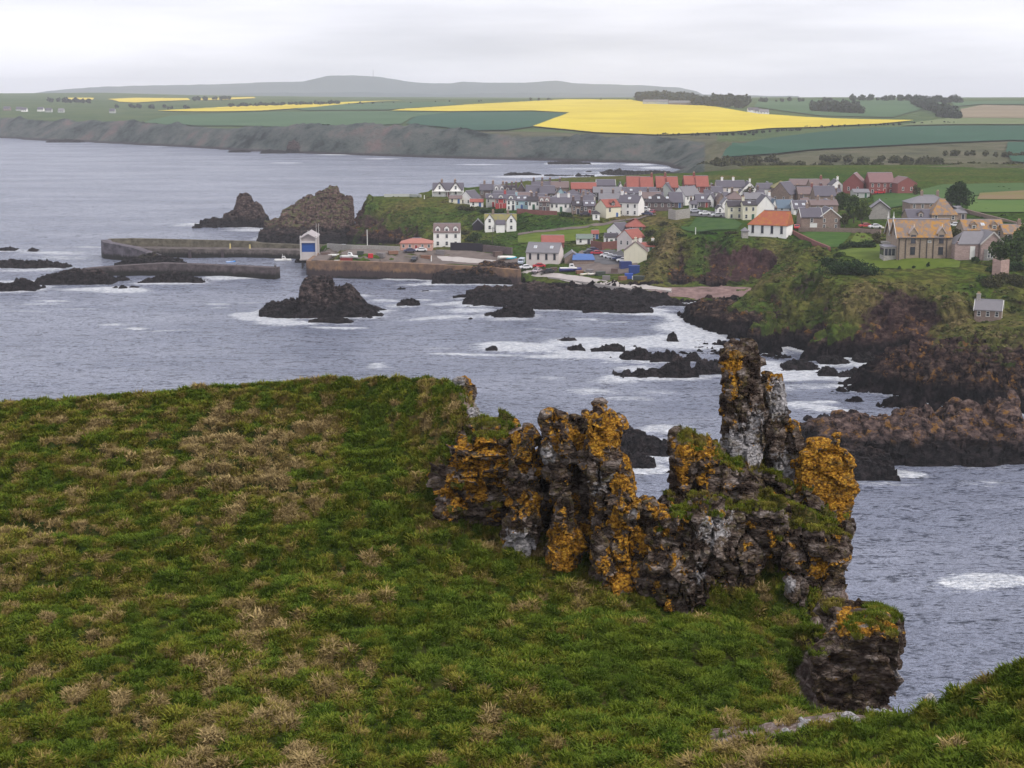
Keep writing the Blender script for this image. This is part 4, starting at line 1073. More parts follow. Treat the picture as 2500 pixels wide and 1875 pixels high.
far('pasture', [(1840,262),(1850,248),(2000,244),(2200,246),(2310,252),(2180,288),(2000,284)], MAT_FGREEN2, 1.2, 1400, 3200)
far('pasture', [(2330,262),(2320,250),(2600,248),(2600,258),(2400,256)], MAT_FGREEN2, 1.5, 1800, 3200)
MAT_NG = grass_mat('near_meadow', (.040,.090,.022), (.065,.120,.028), .03); MAT_NG2 = grass_mat('near_meadow_bright', (.060,.125,.022), (.09,.15,.03), .03); MAT_NB = grass_mat('tilled_bank', (.20,.14,.075), (.17,.15,.05), .05)
nf = lambda nm, poly, mat, off=.35: drape(nm, poly, CO, 500, 880, mat, off, 120, 60)
nf('field', [(2140,520),(2130,480),(2240,466),(2300,452),(2700,446),(2700,466),(2500,468),(2400,474),(2300,500),(2180,508)], MAT_NG)
nf('field', [(2360,520),(2370,482),(2480,470),(2700,466),(2700,560),(2500,548),(2420,535)], MAT_NG2)
nf('tilled_field', [(2385,490),(2392,474),(2500,468),(2700,470),(2700,494),(2500,490)], MAT_NB, .55)

def hills():
    m = M('hazed_hill_moor', 1, 0); n = m.noise(.003, 6); mat = m.done(m.mix(n, (.10,.125,.145), (.155,.175,.185)))  # moor colour with distance haze mixed in: paler and blue-grey
    def ridge(prof, D0, dep, seed):
        px = np.linspace(prof[0][0], prof[-1][0], 420); ys = np.interp(px, [p[0] for p in prof], [p[1] for p in prof])
        rows = []
        for k, (fd, fz) in enumerate(((0, 0.0), (.25, .35), (.5, .7), (.8, .95), (1.0, 1.0), (1.25, .93), (1.6, .6), (2.2, .0))):
            Dk = D0+dep*fd
            crest = np.array([at_d(x, y, D0+dep) for x, y in zip(px, ys)])
            X = crest[:, 0]*Dk/(D0+dep)
            nz_ = (fbm(np.stack([X*.004, np.full(len(X), Dk*.004), X*0], 1), 4, seed)-.5)*18*(fd if fd < 1 else (2.2-fd))
            zt = crest[:, 2]+ (fbm(np.stack([X*.02, X*0, X*0], 1), 4, seed+4)-.5)*4
            rows.append(np.stack([X, np.full(len(X), Dk), 20+(zt-20)*fz+(nz_ if fd not in (1.0,) else 0)], 1))
        V = np.concatenate(rows); return mesh_np('hills', V, grid_faces(8, 420), [mat], True)
    r1 = [(60,232),(120,222),(220,213),(330,209),(480,207),(640,201),(740,199),(770,192),(800,185),(860,184),(930,188),(980,196),(1020,202),(1100,204),(1130,199),(1180,202),(1280,202),(1360,197),(1400,203),(1480,206),(1570,208),(1660,214),(1700,222),(1720,232)]
    r2 = [(480,236),(620,226),(760,228),(900,226),(1100,231),(1220,226),(1420,228),(1650,228),(1800,232),(1950,236)]
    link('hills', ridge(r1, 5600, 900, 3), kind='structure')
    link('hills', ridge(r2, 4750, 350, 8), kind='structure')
hills()
# ------------------------------------------------------------------ rocks standing in the sea
ROCKS = []            # footprints (x, y, half width, half depth) used for the surf
def sea_rock(label, prof, base, dep, seed=1, tone=0.0, lich=0.0, grass=0.0, name='sea_rock', res=None, rough=1.0, amp=None, group='rocks standing in the sea', steep=0.5, cat='rock', bscale=1.0):
    """prof: skyline of the rock as (bearing x, row); base: row of its waterline; dep: half its depth in metres"""
    D = (CAMH)/depth_tan(base)
    xs = [p[0] for p in prof]
    Dc = D+dep
    A = at_dz(xs[0], Dc, 0); B = at_dz(xs[-1], Dc, 0)
    x0, x1 = A[0], B[0]; w = x1-x0
    res = res or max(0.22, min(w/70, 0.7))
    hx = []; hz = []
    for x, y in prof:
        p = at_d(x, y, Dc); hx.append(p[0]); hz.append(max(p[2], 0.0))
    nx = int(w*1.12/res)+2; ny = int(dep*2.3/res)+2
    X, Y = np.meshgrid(np.linspace(x0-w*.06, x1+w*.06, nx), np.linspace(Dc-dep*1.15, Dc+dep*1.15, ny))
    X = X.ravel(); Y = Y.ravel()
    P = np.stack([X, Y, X*0], 1)
    sc = max(2.0, min(w, 2*dep)*.35)
    wx = (fbm(P/sc, 4, seed)-.5)*sc*.5; wy = (fbm(P/sc, 4, seed+5)-.5)*sc*.5
    H = np.interp(X+wx*.2, hx, hz)
    edgex = np.clip(np.minimum(X-x0, x1-X)/(w*.06+.01)+.3, -1.5, 1)
    v = (Y+wy-Dc)/dep
    # the far side falls away; the near side is a face that leans with 'steep'
    cross = np.where(v < 0, 1-np.abs(v)**(1/steep), 1-np.abs(v)**1.6)
    Zc = H*np.clip(cross, -1, 1)
    Zc = np.where(edgex < 0, edgex*1.5, Zc)
    hm = max(hz)
    a = amp if amp is not None else min(1.9, .3+hm*.2)
    V = np.stack([X, Y, Zc], 1)
    land = sstep(-1.0, .4, Zc)
    bs = max(.8, min(3.2, hm*.5))*bscale
    V[:, 2] += (facets(V*[1, 1, .4], (bs*1.6, bs*1.2, bs), seed+2, .6, .25, .15)*.9 + facets(V, (bs*.7, bs*.5, bs*.7), seed+3, .6, .2, .15)*.35 + (fbm(V*.8/bs*1.2, 4, seed+4, ridge=True)-.5)*.9)*a*land*rough
    N = grid_normals(V, ny, nx)
    s = np.sign(np.median(N[:, 2])) or 1; N = N*s
    V += N*(facets(V, (bs, bs, bs*.6), seed+6, .8, .5, .1)*a*.5*rough*sstep(0, 1.5, V[:, 2]))[:, None]
    V[:, 2] = np.where(cross < -.02, np.minimum(V[:, 2], -.6), V[:, 2])
    F = grid_faces(ny, nx); keep = V[F][:, :, 2].max(1) > -.5
    if keep.sum() == 0: return None
    n = len(V)
    V2, F2, A2 = compact(V, F[keep], {'tone': np.full(n, tone), 'lich': np.full(n, lich), 'grass': np.full(n, grass)})
    o = link(name, mesh_np(name, V2, F2, [MAT_SROCK], False, A2), label=label, category=cat, group=group)
    ROCKS.append(V2[V2[:, 2] > -.3][::7, :2])
    return o
R_ = sea_rock
R_('large dark sea stack with a pinkish crest in front of the harbour wall', [(648,756),(665,752),(700,745),(728,738),(738,716),(736,704),(742,688),(754,681),(790,679),(808,686),(820,704),(832,718),(842,704),(858,700),(868,716),(868,728),(885,742),(905,748),(925,762),(932,768)], 778, 9, 3, .08, .0, name='sea_stack', cat='sea stack', steep=.6)
R_('low dark foot of rock awash in front of the large sea stack', [(755,782),(780,776),(820,774),(850,778),(862,786)], 790, 2, 5, .1, amp=.2)
R_('black sea stack with a reddish peak beyond the outer harbour wall', [(485,548),(510,541),(530,534),(545,535),(550,524),(572,520),(578,495),(580,483),(600,478),(612,476),(618,490),(636,494),(640,510),(652,535),(656,545)], 557, 10, 8, .35, 0, name='sea_stack', cat='sea stack', steep=.55)
R_('broad leaning sea stack with a blunt hooked summit beyond the harbour', [(655,548),(685,535),(688,525),(705,505),(722,494),(745,484),(765,474),(785,460),(800,454),(822,452),(828,462),(830,474),(842,478),(858,481),(858,495),(852,525),(856,548),(860,570)], 580, 16, 11, 1.0, .1, .8, name='sea_stack', cat='sea stack', steep=.7)
R_('low black ledges at the foot of the broad leaning stack', [(640,565),(670,560),(720,562),(780,566),(840,572),(900,580),(960,588),(1010,592)], 597, 9, 13, .1)
for i, (pr, b, d, lab) in enumerate([
 ([(0,607),(20,603),(43,610)], 614, 4, 'small black rock at the left picture edge, level with the end of the outer pier'),
 ([(69,612),(78,605),(88,607),(94,613)], 615, 2.5, 'tiny black rock beside the small one left of the outer pier'),
 ([(-60,640),(0,637),(30,635),(60,637),(110,637),(150,642),(163,652)], 658, 5, 'long low black reef left of the harbour entrance, under the two tiny rocks'),
 ([(-40,695),(0,692),(35,694),(40,682),(60,679),(80,688),(96,706)], 713, 5, 'black double humped rock cut by the left picture edge'),
 ([(87,686),(110,678),(150,668),(180,660),(205,655),(240,658),(260,666),(275,678)], 696, 6, 'black mound of rock at the landward end of the front pier'),
 ([(278,680),(290,674),(305,676),(315,683)], 686, 2, 'small rock just right of the black mound by the front pier'),
 ([(350,688),(375,680),(390,670),(410,665),(440,668),(465,676),(500,688)], 692, 5, 'brown black hump of rock alone in front of the front pier'),
 ([(272,704),(282,700),(290,705)], 707, 1.5, 'leftmost of three little rocks in white water before the piers'),
 ([(288,706),(297,696),(310,702),(318,706)], 708, 1.8, 'middle one of three little rocks in white water before the piers'),
 ([(315,703),(325,698),(340,701)], 706, 1.5, 'rightmost of three little rocks in white water before the piers'),
 ([(969,744),(985,732),(1005,731),(1022,736),(1025,744)], 749, 2.5, 'lone dark rock between the sea stack and the black reef'),
 ([(1184,772),(1200,764),(1218,762),(1235,752),(1262,746),(1280,740),(1298,744),(1304,768)], 777, 4, 'jagged black rock sloping up to the right in the middle of the bay'),
 ([(1142,779),(1148,775),(1155,779)], 781, .8, 'tiny rock tip left of the jagged black rock'),
 ([(1106,724),(1130,719),(1150,722)], 728, 2, 'flat brown skerry at the left end of the shore reef'),
 ([(1130,738),(1145,726),(1165,724),(1185,728),(1203,742)], 747, 3.5, 'low brown skerry beside the shore reef'),
 ([(1361,834),(1378,823),(1398,825),(1408,832)], 837, 2, 'rounded dark rock in the foam, uppermost of the foam rocks in the middle'),
 ([(1386,852),(1400,845),(1420,842),(1428,855)], 858, 2, 'blunt rock in the foam under the rounded dark one'),
 ([(1443,856),(1470,846),(1500,842),(1524,847)], 860, 2, 'long ragged foam washed rock between the blunt one and the black slabs'),
 ([(1540,847),(1549,844),(1558,848)], 850, 1, 'very small rock in the foam right of the long ragged one'),
 ([(1478,876),(1490,872),(1500,878)], 880, 1, 'small low rock in front of the long ragged foam rock'),
 ([(1185,852),(1200,845),(1215,850)], 856, 1.5, 'small rock under the breaking wave, farthest left in the foam'),
 ([(1510,880),(1525,862),(1550,854),(1575,856),(1597,872)], 884, 3, 'black arched slab of rock in the surf left of the tallest pinnacle'),
 ([(1577,884),(1600,866),(1630,858),(1658,868),(1660,880)], 887, 3, 'brown black slab in the surf behind the wedge shaped rock'),
 ([(1504,915),(1560,905),(1615,895),(1640,880),(1665,868),(1682,875),(1684,900),(1699,910)], 926, 4, 'long wedge shaped rock with a steep black end left of the tallest pinnacle'),
 ([(1690,905),(1705,885),(1735,880),(1765,890),(1775,905)], 918, 3, 'reddish black rock just left of the tip of the tallest pinnacle'),
 ([(1668,880),(1680,866),(1700,864),(1712,878)], 885, 2, 'small black rock above the wedge shaped rock'),
 ([(1700,858),(1708,851),(1716,858)], 862, 1.2, 'small round grey rock near the foot of the cliff knob'),
 ([(1628,832),(1632,818),(1642,812),(1652,818),(1657,832)], 837, 1.6, 'upright black rock like a post in the white water'),
 ([(1495,1055),(1500,1042),(1525,1041),(1560,1055),(1600,1072),(1640,1095),(1648,1112)], 1118, 5, 'black backed rock in the surf right behind the gap in the near crags'),
 ([(1500,1120),(1530,1108),(1560,1112),(1600,1125),(1598,1140)], 1147, 3, 'low brown skerry under the black backed rock'),
 ([(1612,1110),(1630,1100),(1650,1112)], 1120, 1.5, 'small brown rock at the right foot of the black backed rock'),
 ([(1903,908),(1920,885),(1950,880),(1985,884),(2000,900)], 908, 3, 'black rock in the foam right of the tallest pinnacle'),
 ([(1995,915),(2010,897),(2035,895),(2045,908)], 920, 2.2, 'dark rock touching the black one right of the tallest pinnacle'),
 ([(2045,918),(2065,905),(2090,902),(2108,915)], 924, 2.5, 'brown rock at the mouth of the gully below the cliff'),
 ([(1998,875),(2015,868),(2050,870),(2075,885)], 892, 2.5, 'flat dark rock at the cliff foot in the gully mouth'),
 ([(2085,868),(2105,862),(2130,866),(2140,880)], 888, 2.5, 'grey green boulder on the rubble at the head of the gully'),
 ([(1962,1025),(1972,1016),(1985,1022)], 1028, 1.0, 'small red brown rock tip left of the rock spit'),
 ([(1985,1028),(2000,1016),(2022,1014),(2032,1026)], 1033, 1.5, 'low red brown rock between the spit and the platform'),
 ([(2358,1422),(2366,1417),(2372,1421)], 1424, .7, 'rock tip awash in foam near the right picture edge'),
 ([(968,706),(975,702),(990,704)], 707, .8, 'tiny rock in the wash before the harbour wall'),
 ([(1025,712),(1035,708),(1047,711)], 713, .8, 'second tiny rock in the wash before the harbour wall, nearer the reef'),
 ([(1232,426),(1250,421),(1275,423),(1290,421),(1320,427)], 429, 8, 'long low skerry beyond the village, farthest left'),
 ([(1330,428),(1345,426),(1360,428),(1400,429)], 431, 8, 'thin skerry beyond the village roofs'),
 ([(1405,429),(1413,423),(1420,429),(1450,429)], 432, 8, 'skerry with a small knob beyond the village'),
 ([(1430,419),(1440,417),(1446,420)], 421, 5, 'distant dot of rock off the sands'),
 ([(1470,425),(1492,414),(1500,420),(1512,412),(1520,418),(1560,420),(1600,418),(1640,422)], 428, 22, 'dark reef running out from the shore behind the red roofs'),
 ([(1440,436),(1460,433),(1490,433),(1530,430),(1570,430)], 440, 18, 'black weed covered reef just behind the red roofed terrace'),
 ([(640,370),(655,366),(680,368),(700,372)], 375, 10, 'dark reef at the foot of the far cliffs beside the round stack'),
 ([(700,368),(704,350),(715,343),(728,347),(735,366)], 374, 9, 'round headed stack at the foot of the far cliffs'),
 ([(560,369),(590,367),(610,370)], 372, 6, 'thin skerry off the far cliffs'),
 ([(120,344),(160,340),(200,344)], 348, 12, 'dark reef off the far cliffs at the left'),
 ([(1340,396),(1400,394),(1440,399)], 402, 14, 'thin dark reef before the far sands'),
]):
    R_(lab, pr, b, d, 20+i*7, .15 if i % 3 else .4, .0)
R_('big black weedy shore reef below the harbour road', [(1150,716),(1185,706),(1210,700),(1240,704),(1262,697),(1290,698),(1300,690),(1330,692),(1350,700),(1400,705),(1440,706),(1500,712),(1560,712),(1600,716),(1650,728),(1664,745)], 752, 13, 200, .12, .12, name='shore_reef', cat='reef', steep=1.1)
R_('black outlying ridge of the shore reef before the beach', [(1290,745),(1340,730),(1380,726),(1430,728),(1450,742)], 760, 5, 210, .1, name='shore_reef', cat='reef')
R_('broken black rocks off the shore reef before the beach', [(1425,752),(1450,742),(1480,745),(1490,738),(1530,740),(1570,746),(1590,755)], 768, 5, 215, .1, name='shore_reef', cat='reef')
R_('black rock bulge at the foot of the harbour wall with an orange topped lip', [(1060,672),(1100,662),(1140,655),(1200,645),(1240,640),(1262,640),(1268,655),(1275,680)], 697, 7, 220, .15, .9, name='shore_rock', cat='rock', steep=.5)
R_('red brown rock spit with orange crests in the right foreground water', [(1955,1075),(1985,1055),(2010,1030),(2060,1022),(2110,1018),(2140,1022),(2180,1024),(2205,1000),(2235,992),(2265,1004),(2285,1025),(2290,1015),(2320,995),(2360,992),(2400,1008),(2420,998),(2432,970),(2445,968),(2460,978),(2470,985),(2478,1010),(2482,1060),(2490,1085)], 1140, 11, 230, .75, .9, name='rock_spit', cat='rock spit', steep=.45, res=.28, bscale=1.2)
R_('brown wave worn toe of the rock spit reaching towards the crags', [(1965,1100),(1990,1090),(2030,1092),(2100,1100),(2150,1110),(2170,1125)], 1172, 6, 233, .6, .1, name='rock_spit', cat='rock spit', res=.3)
print('rocks', len(ROCKS))

# ------------------------------------------------------------------ the sea
def build_sea():
    az = np.arange(-33, 33.01, .11)*math.pi/180
    rr = [60.]
    while rr[-1] < 1500: rr.append(rr[-1]+max(.8, rr[-1]*.0033))
    while rr[-1] < 16000: rr.append(rr[-1]*1.03)
    rr = np.array(rr); T, R = np.meshgrid(np.tan(az), rr); X = (T*R).ravel(); Y = R.ravel()
    P = np.stack([X, Y, X*0], 1)
    fade = sstep(1500, 500, Y)
    Zs = ((fbm(P*[.05,.10,0], 4, 301)-.5)*1.0 + (fbm(P*[.22,.55,0], 3, 305)-.5)*.32)*fade
    # distance to rock and shore -> surf
    x0, y0, st = -420, 60, 1.5
    nx, ny = int(1000/st), int(1250/st)
    occ = np.zeros((ny, nx), np.float32)
    for Q in ROCKS:
        i = ((Q[:, 0]-x0)/st).astype(int); j = ((Q[:, 1]-y0)/st).astype(int)
        k = (i >= 0) & (i < nx) & (j >= 0) & (j < ny); occ[j[k], i[k]] = 1
    gx, gy = np.meshgrid(x0+np.arange(nx)*st, y0+np.arange(ny)*st)
    k = (gx > -105) & (gx < 355) & (gy > 222) & (gy < 890)
    occ[k & (CO(gx, gy) > -.2)] = 1
    def blur(A, n):
        for _ in range(n):
            B = np.pad(A, 1, mode='edge'); A = (B[1:-1,1:-1]*2+B[:-2,1:-1]+B[2:,1:-1]+B[1:-1,:-2]+B[1:-1,2:])/6
        return A
    near = blur(np.clip(occ, 0, 1), 5); wide = blur(occ, 40)
    g = Grid.__new__(Grid); g.x0, g.y0, g.step, g.nx, g.ny = x0, y0, st, nx, ny
    g.Z = near; a = g(X, Y); g.Z = wide; b = g(X, Y)
    px, py = to_px(X, Y, X*0)
    noise_ = fbm(P*[.035,.07,0], 4, 311)
    foam = a*1.15*sstep(.30, .62, noise_ + b*.15) + b*.28*sstep(.45, .7, noise_)
    calm = poly_mask(px, py, [(400,655),(395,618),(730,605),(755,640),(755,675),(690,675),(690,645)])
    foam = np.where(calm, 0, foam)
    for (x, y, rx, ry, s) in SURF:
        foam += 1.2*s*np.exp(-(((px-x)/rx)**2+((py-y)/ry)**2)**1.5)
    e_ = (px < -200) | (px > 2700); foam[e_] *= .3
    Zs += np.clip(foam, 0, 1)*.25
    V = np.stack([X, Y, Zs], 1)
    m = M('sea_water', .28, .5)
    p = m.pos(); fo = m.math('MULTIPLY', m.attr('foam'), .88)
    w1 = m.noise(.16, 5, .6, m.pos((1, 2.2, 1), (0, 0, .12))); w2 = m.noise(.75, 5, .62, m.pos((1, 1.9, 1), (0, 0, -.1))); w3 = m.noise(3.2, 3, .6, m.pos((1, 1.6, 1)))
    big = m.noise(.012, 4, .5, m.pos((1, 2.6, 1)))
    col = m.mix(m.step(big, .35, .65), (.235,.260,.350), (.330,.355,.450))
    col = m.mix(m.step(m.math('ADD', m.math('MULTIPLY', w2, .6), m.math('MULTIPLY', w1, .4)), .38, .50), (.055,.066,.105), col)  # wave troughs shaded through the water colour, on top of the bump
    fn = m.math('ADD', fo, m.math('MULTIPLY', m.math('SUBTRACT', m.noise(.8, 8, .74, m.pos((.35, 1.4, 1), (0,0,.08)), 1.6), .5), 2.6))
    f = m.step(fn, .44, .58)
    f = m.math('MULTIPLY', f, m.step(fo, .04, .2))
    thin = m.math('MULTIPLY', m.step(fn, .18, .5), .28)
    f = m.math('MAXIMUM', f, m.math('MULTIPLY', thin, m.step(fo, .04, .2)))
    c = m.mix(f, col, m.mix(m.step(m.noise(1.4, 6, .7, m.pos((.6,1.6,1))), .35, .62), (.42,.45,.52), (.86,.87,.90)))
    w4 = m.noise(.34, 4, .6, m.pos((1, 2.4, 1), (0, 0, .05)))
    dash = m.step(m.noise(.30, 3, .55, m.pos((.8, 2.2, 1), (0, 0, .06))), .62, .72)
    c = m.mix(m.math('MULTIPLY', dash, m.math('SUBTRACT', .45, m.math('MULTIPLY', f, .45))), c, (.040,.050,.085))  # dark wave faces painted in, where the water would mirror less sky
    nb = m.bump(w4, 1.0, 2.6); nb = m.bump(w1, 1.0, 2.4, nb); nb = m.bump(w2, 1.0, .95, nb); nb = m.bump(w3, .6, .10, nb)
    m.b.inputs['IOR'].default_value = 1.33
    mat = m.done(c, nb, m.mix(f, (.22,.22,.22), (.9,.9,.9)))
    me = mesh_np('sea', V, grid_faces(len(rr), len(az)), [mat], True, {'foam': np.clip(foam, 0, 1.3)})
    link('sea', me, kind='structure')
# breakers and streaks of foam seen in the survey: bearing x, row, half width, half height, strength
SURF = [(640,776,65,8,1.2),(700,790,70,7,1.25),(600,768,40,6,.8),(720,768,70,10,1.0),(660,762,40,7,.8),(640,780,50,3,.5),(830,800,75,2.2,.9),(790,800,30,2,.6),(330,802,30,3,.8),(280,792,40,2.5,.6),(410,808,80,2,.5),(60,762,60,2.5,.45),(130,738,50,2.5,.6),(190,756,60,2,.4),
 (530,742,35,2.2,.7),(610,738,40,2,.5),(540,752,25,3,.5),(1045,780,45,2.5,.8),(1010,784,50,2,.6),(1072,745,35,3,.6),(925,758,50,3,.5),(940,735,45,4,.6),(1035,732,22,2.5,.7),(880,722,30,3.5,.6),
 (540,695-15,40,4,1.0),(505,671,20,4,1.0),(590,681,40,2.5,.8),(240,708,110,6,.8),(60,688,120,4,.6),(60,662,90,4,.6),(130,618,90,5,.6),(220,603,40,3,.6),(150,630,80,5,.5),(310,712,60,4,.7),(410,694,80,2.5,.7),(100,700,40,3,.6),
 (620,562,70,4,.8),(680,585,60,5,1.0),(700,572,40,4,.9),(620,600,40,5,.9),(720,592,30,5,1.),(470,548,40,3,.7),(440,552,30,2,.5),(855,592,30,4,.8),
 (990,683,60,4,.9),(1100,682,30,3,.9),(1200,687,50,4,1.0),(1130,692,60,3,.6),(1010,696,60,3,.5),(1060,712,40,3,.5),(1110,740,40,3,.5),(1250,715,60,6,.6),(1150,760,70,5,.7),(1100,775,60,6,.6),(1240,782,60,4,.6),
 (1230,845,70,11,1.0),(1300,850,60,9,1.0),(1420,835,90,12,.9),(1500,845,70,12,.9),(1620,835,110,16,1.0),(1700,825,70,18,1.0),(1650,800,60,12,.8),(1660,780,40,8,.9),(1690,840,80,15,.8),(1450,870,80,10,.8),(1200,866,90,3,.7),(1330,872,60,4,.6),(1100,866,60,3,.7),(1070,850,40,5,.4),
 (1380,870,90,10,.5),(1550,900,60,8,.7),(1620,925,100,5,.7),(1500,920,30,6,.7),(1580,760,60,5,.9),(1540,764,40,4,.8),(1600,770,50,5,.8),(1430,782,50,3,.5),(1500,788,40,2,.5),
 (1500,930,70,10,.5),(1350,922,50,5,.4),(1520,975,80,5,.55),(1440,955,60,8,.45),(1600,960,60,6,.35),(1320,805,60,3,.3),
 (1850,890,70,12,.9),(1900,915,100,12,.8),(1960,925,60,7,.9),(2000,945,60,8,.5),(1890,950,60,10,.5),(1950,990,60,8,.7),(2000,1000,50,6,.9),(2020,985,30,5,.9),(2060,1005,40,4,.7),(1990,1055,50,6,.7),(1930,1065,60,8,.5),(1880,1000,60,6,.4),
 (2180,1155,60,10,.9),(2230,1160,40,6,.8),(2330,1120,70,4,.9),(2250,1118,30,4,.7),(2490,1095,30,8,1.0),(2470,1110,50,6,.7),(2150,1180,90,6,.4),(2400,1180,90,10,.25),
 (2400,1420,90,16,.85),(2470,1425,60,12,.8),(2330,1424,40,6,.6),(2340,1435,80,10,.3),
 (1620,1050,60,12,.8),(1600,1080,50,10,.7),(1590,1148,60,8,.9),(1520,1150,50,6,.9),(1660,1125,30,10,.8),(1500,1090,30,10,.9),(1500,1110,30,8,.8),(1470,960,60,8,.25),
 (930,900,50,5,.35),(920,892,25,6,.5),(700,398,40,1.2,.6),(820,378,50,1.2,.8),(380,357,40,1.2,.7),(930,388,50,1.2,.7),(60,341,60,1.2,.5),(1170,402,60,1.6,.6),(1260,432,60,3,.8),(1300,430,30,3,.8),(1450,400,60,2,.7),(1560,402,40,2.5,.9),(1420,412,80,2.5,.5),(1390,440,60,3,.7),(1450,428,50,2.5,.6),(1600,410,40,3,.8),(1150,425,60,2,.4),
 (560,935-340,60,2,.2),(100,745,60,2,.5),(330,620,60,2.2,.2),(1000,640,1,1,0)]
build_sea()
# ------------------------------------------------------------------ building kit
def wallmat(name, col, var=.12, sc=.6, stone=0, mortar=None, rough=.9):
    m = M(name, rough, .15)
    n = m.noise(sc, 6, .65); streak = m.noise(1.2, 4, .6, m.pos((1, 1, .18)))
    c = m.mix(n, tuple(x*(1-var) for x in col), tuple(min(1, x*(1+var)) for x in col))
    c = m.mix(m.math('MULTIPLY', m.step(streak, .55, .75), .28), c, tuple(x*.6 for x in col))
    nb = m.bump(m.noise(9, 4, .6), .25, .02)
    if stone:
        v = m.vor(stone, m.pos((1, 1, 1.7)), 'F1', 'Color')
        c = m.mix(.32, c, m.mix(v, tuple(x*.45 for x in col), tuple(min(1, x*1.6) for x in col)))
        ed = m.vor(stone, m.pos((1, 1, 1.7)), 'DISTANCE_TO_EDGE')
        nb = m.bump(m.step(ed, 0, .08), .6, .04)
    return m.done(c, nb)
def roofmat(name, col, lich=0, lcol=(.50,.26,.03), var=.2):
    m = M(name, .8, .25)
    n = m.noise(.7, 6, .65); cell = m.noise(4.5, 2, .5, m.pos((1, 1, 2)))
    c = m.mix(n, tuple(x*(1-var) for x in col), tuple(min(1, x*(1+var)) for x in col))
    c = m.mix(m.math('MULTIPLY', cell, .35), c, tuple(x*.6 for x in col))
    if lich:
        ln = m.math('ADD', m.noise(.9, 7, .66, m.pos((1, 1, .7))), lich*.22)
        c = m.mix(m.step(ln, .50, .72), c, lcol)
    return m.done(c, m.bump(cell, .5, .05))
W_ = dict(white=wallmat('white_harling', (.84,.82,.79)), cream=wallmat('cream_harling', (.68,.64,.50)), pinkish=wallmat('pink_white_harling', (.66,.59,.56)),
    red=wallmat('red_painted_wall', (.42,.07,.075)), blue=wallmat('pale_blue_wall', (.36,.50,.55)), grey=wallmat('grey_harling', (.42,.43,.41)),
    stone=wallmat('brown_sandstone', (.255,.19,.16), .2, .5, 2.2), dstone=wallmat('dark_whinstone', (.14,.105,.105), .3, .5, 1.8), brick=wallmat('red_brick', (.24,.085,.08), .15), pink=wallmat('salmon_wall', (.55,.32,.26)),
    mstone=wallmat('buff_sandstone', (.30,.235,.185), .18, .4, 2.6), gstone=wallmat('grey_ashlar', (.36,.335,.31), .15, .4, 2.2), dark=wallmat('tarred_boards', (.03,.025,.035)), rstone=wallmat('red_stone', (.20,.085,.075), .3, .5, 1.6))
R_M = dict(slate=roofmat('slate', (.115,.105,.128)), pale=roofmat('pale_slate', (.205,.195,.21)), dark=roofmat('dark_slate', (.055,.047,.056)), red=roofmat('red_pantile', (.30,.095,.075), 0, (0,0,0), .35),
    orange=roofmat('orange_red_tile', (.36,.105,.06), .25, (.36,.155,.035)), brown=roofmat('brown_tile', (.185,.135,.13)), lichen=roofmat('lichened_slate', (.20,.165,.155), .38, (.38,.19,.035)), blue=roofmat('blue_grey_slate', (.12,.165,.215)),
    green=roofmat('green_felt', (.17,.21,.18)), salmon=roofmat('salmon_tile', (.40,.17,.135)), moss=roofmat('mossy_slate', (.20,.185,.12), .5, (.24,.21,.06)), brickroof=roofmat('plum_tile', (.22,.125,.125)))
MAT_GLASS = M('window_glass', .12, .6).done((.035,.040,.055)); MAT_TRIM = plain('white_trim', (.72,.71,.68), .6, .06); MAT_DTRIM = plain('dark_trim', (.06,.045,.05), .6, .1)
MAT_POT = plain('chimney_pot', (.45,.30,.20)); MAT_BLUE = plain('station_blue', (.015,.08,.30), .45, .08); MAT_PIPE = plain('iron_pipe', (.07,.06,.06), .6)
MAT_LEAD = plain('lead_ridge', (.30,.29,.33), .6)
def bmobj(name, bm, mats, parent=None, smooth=False, **props):
    me = bpy.data.meshes.new(name)
    bmesh.ops.recalc_face_normals(bm, faces=bm.faces)
    bm.to_mesh(me); bm.free()
    for m in (mats if isinstance(mats, (list, tuple)) else [mats]): me.materials.append(m)
    if smooth: me.polygons.foreach_set('use_smooth', [True]*len(me.polygons))
    return link(name, me, parent, **props)
def abox(bm, x0, x1, y0, y1, z0, z1, mi=0):
    v = [bm.verts.new(p) for p in ((x0,y0,z0),(x1,y0,z0),(x1,y1,z0),(x0,y1,z0),(x0,y0,z1),(x1,y0,z1),(x1,y1,z1),(x0,y1,z1))]
    for f in ((0,3,2,1),(4,5,6,7),(0,1,5,4),(1,2,6,5),(2,3,7,6),(3,0,4,7)):
        bm.faces.new([v[i] for i in f]).material_index = mi
def apoly(bm, pts, mi=0): bm.faces.new([bm.verts.new(p) for p in pts]).material_index = mi
def prism(bm, pts, d, mi=0):                 # pts: closed loop, d: extrusion vector
    a = [bm.verts.new(p) for p in pts]; b = [bm.verts.new((p[0]+d[0], p[1]+d[1], p[2]+d[2])) for p in pts]
    bm.faces.new(a).material_index = mi; bm.faces.new(b[::-1]).material_index = mi
    n = len(pts)
    for i in range(n): bm.faces.new((a[i], b[i], b[(i+1)%n], a[(i+1)%n])).material_index = mi
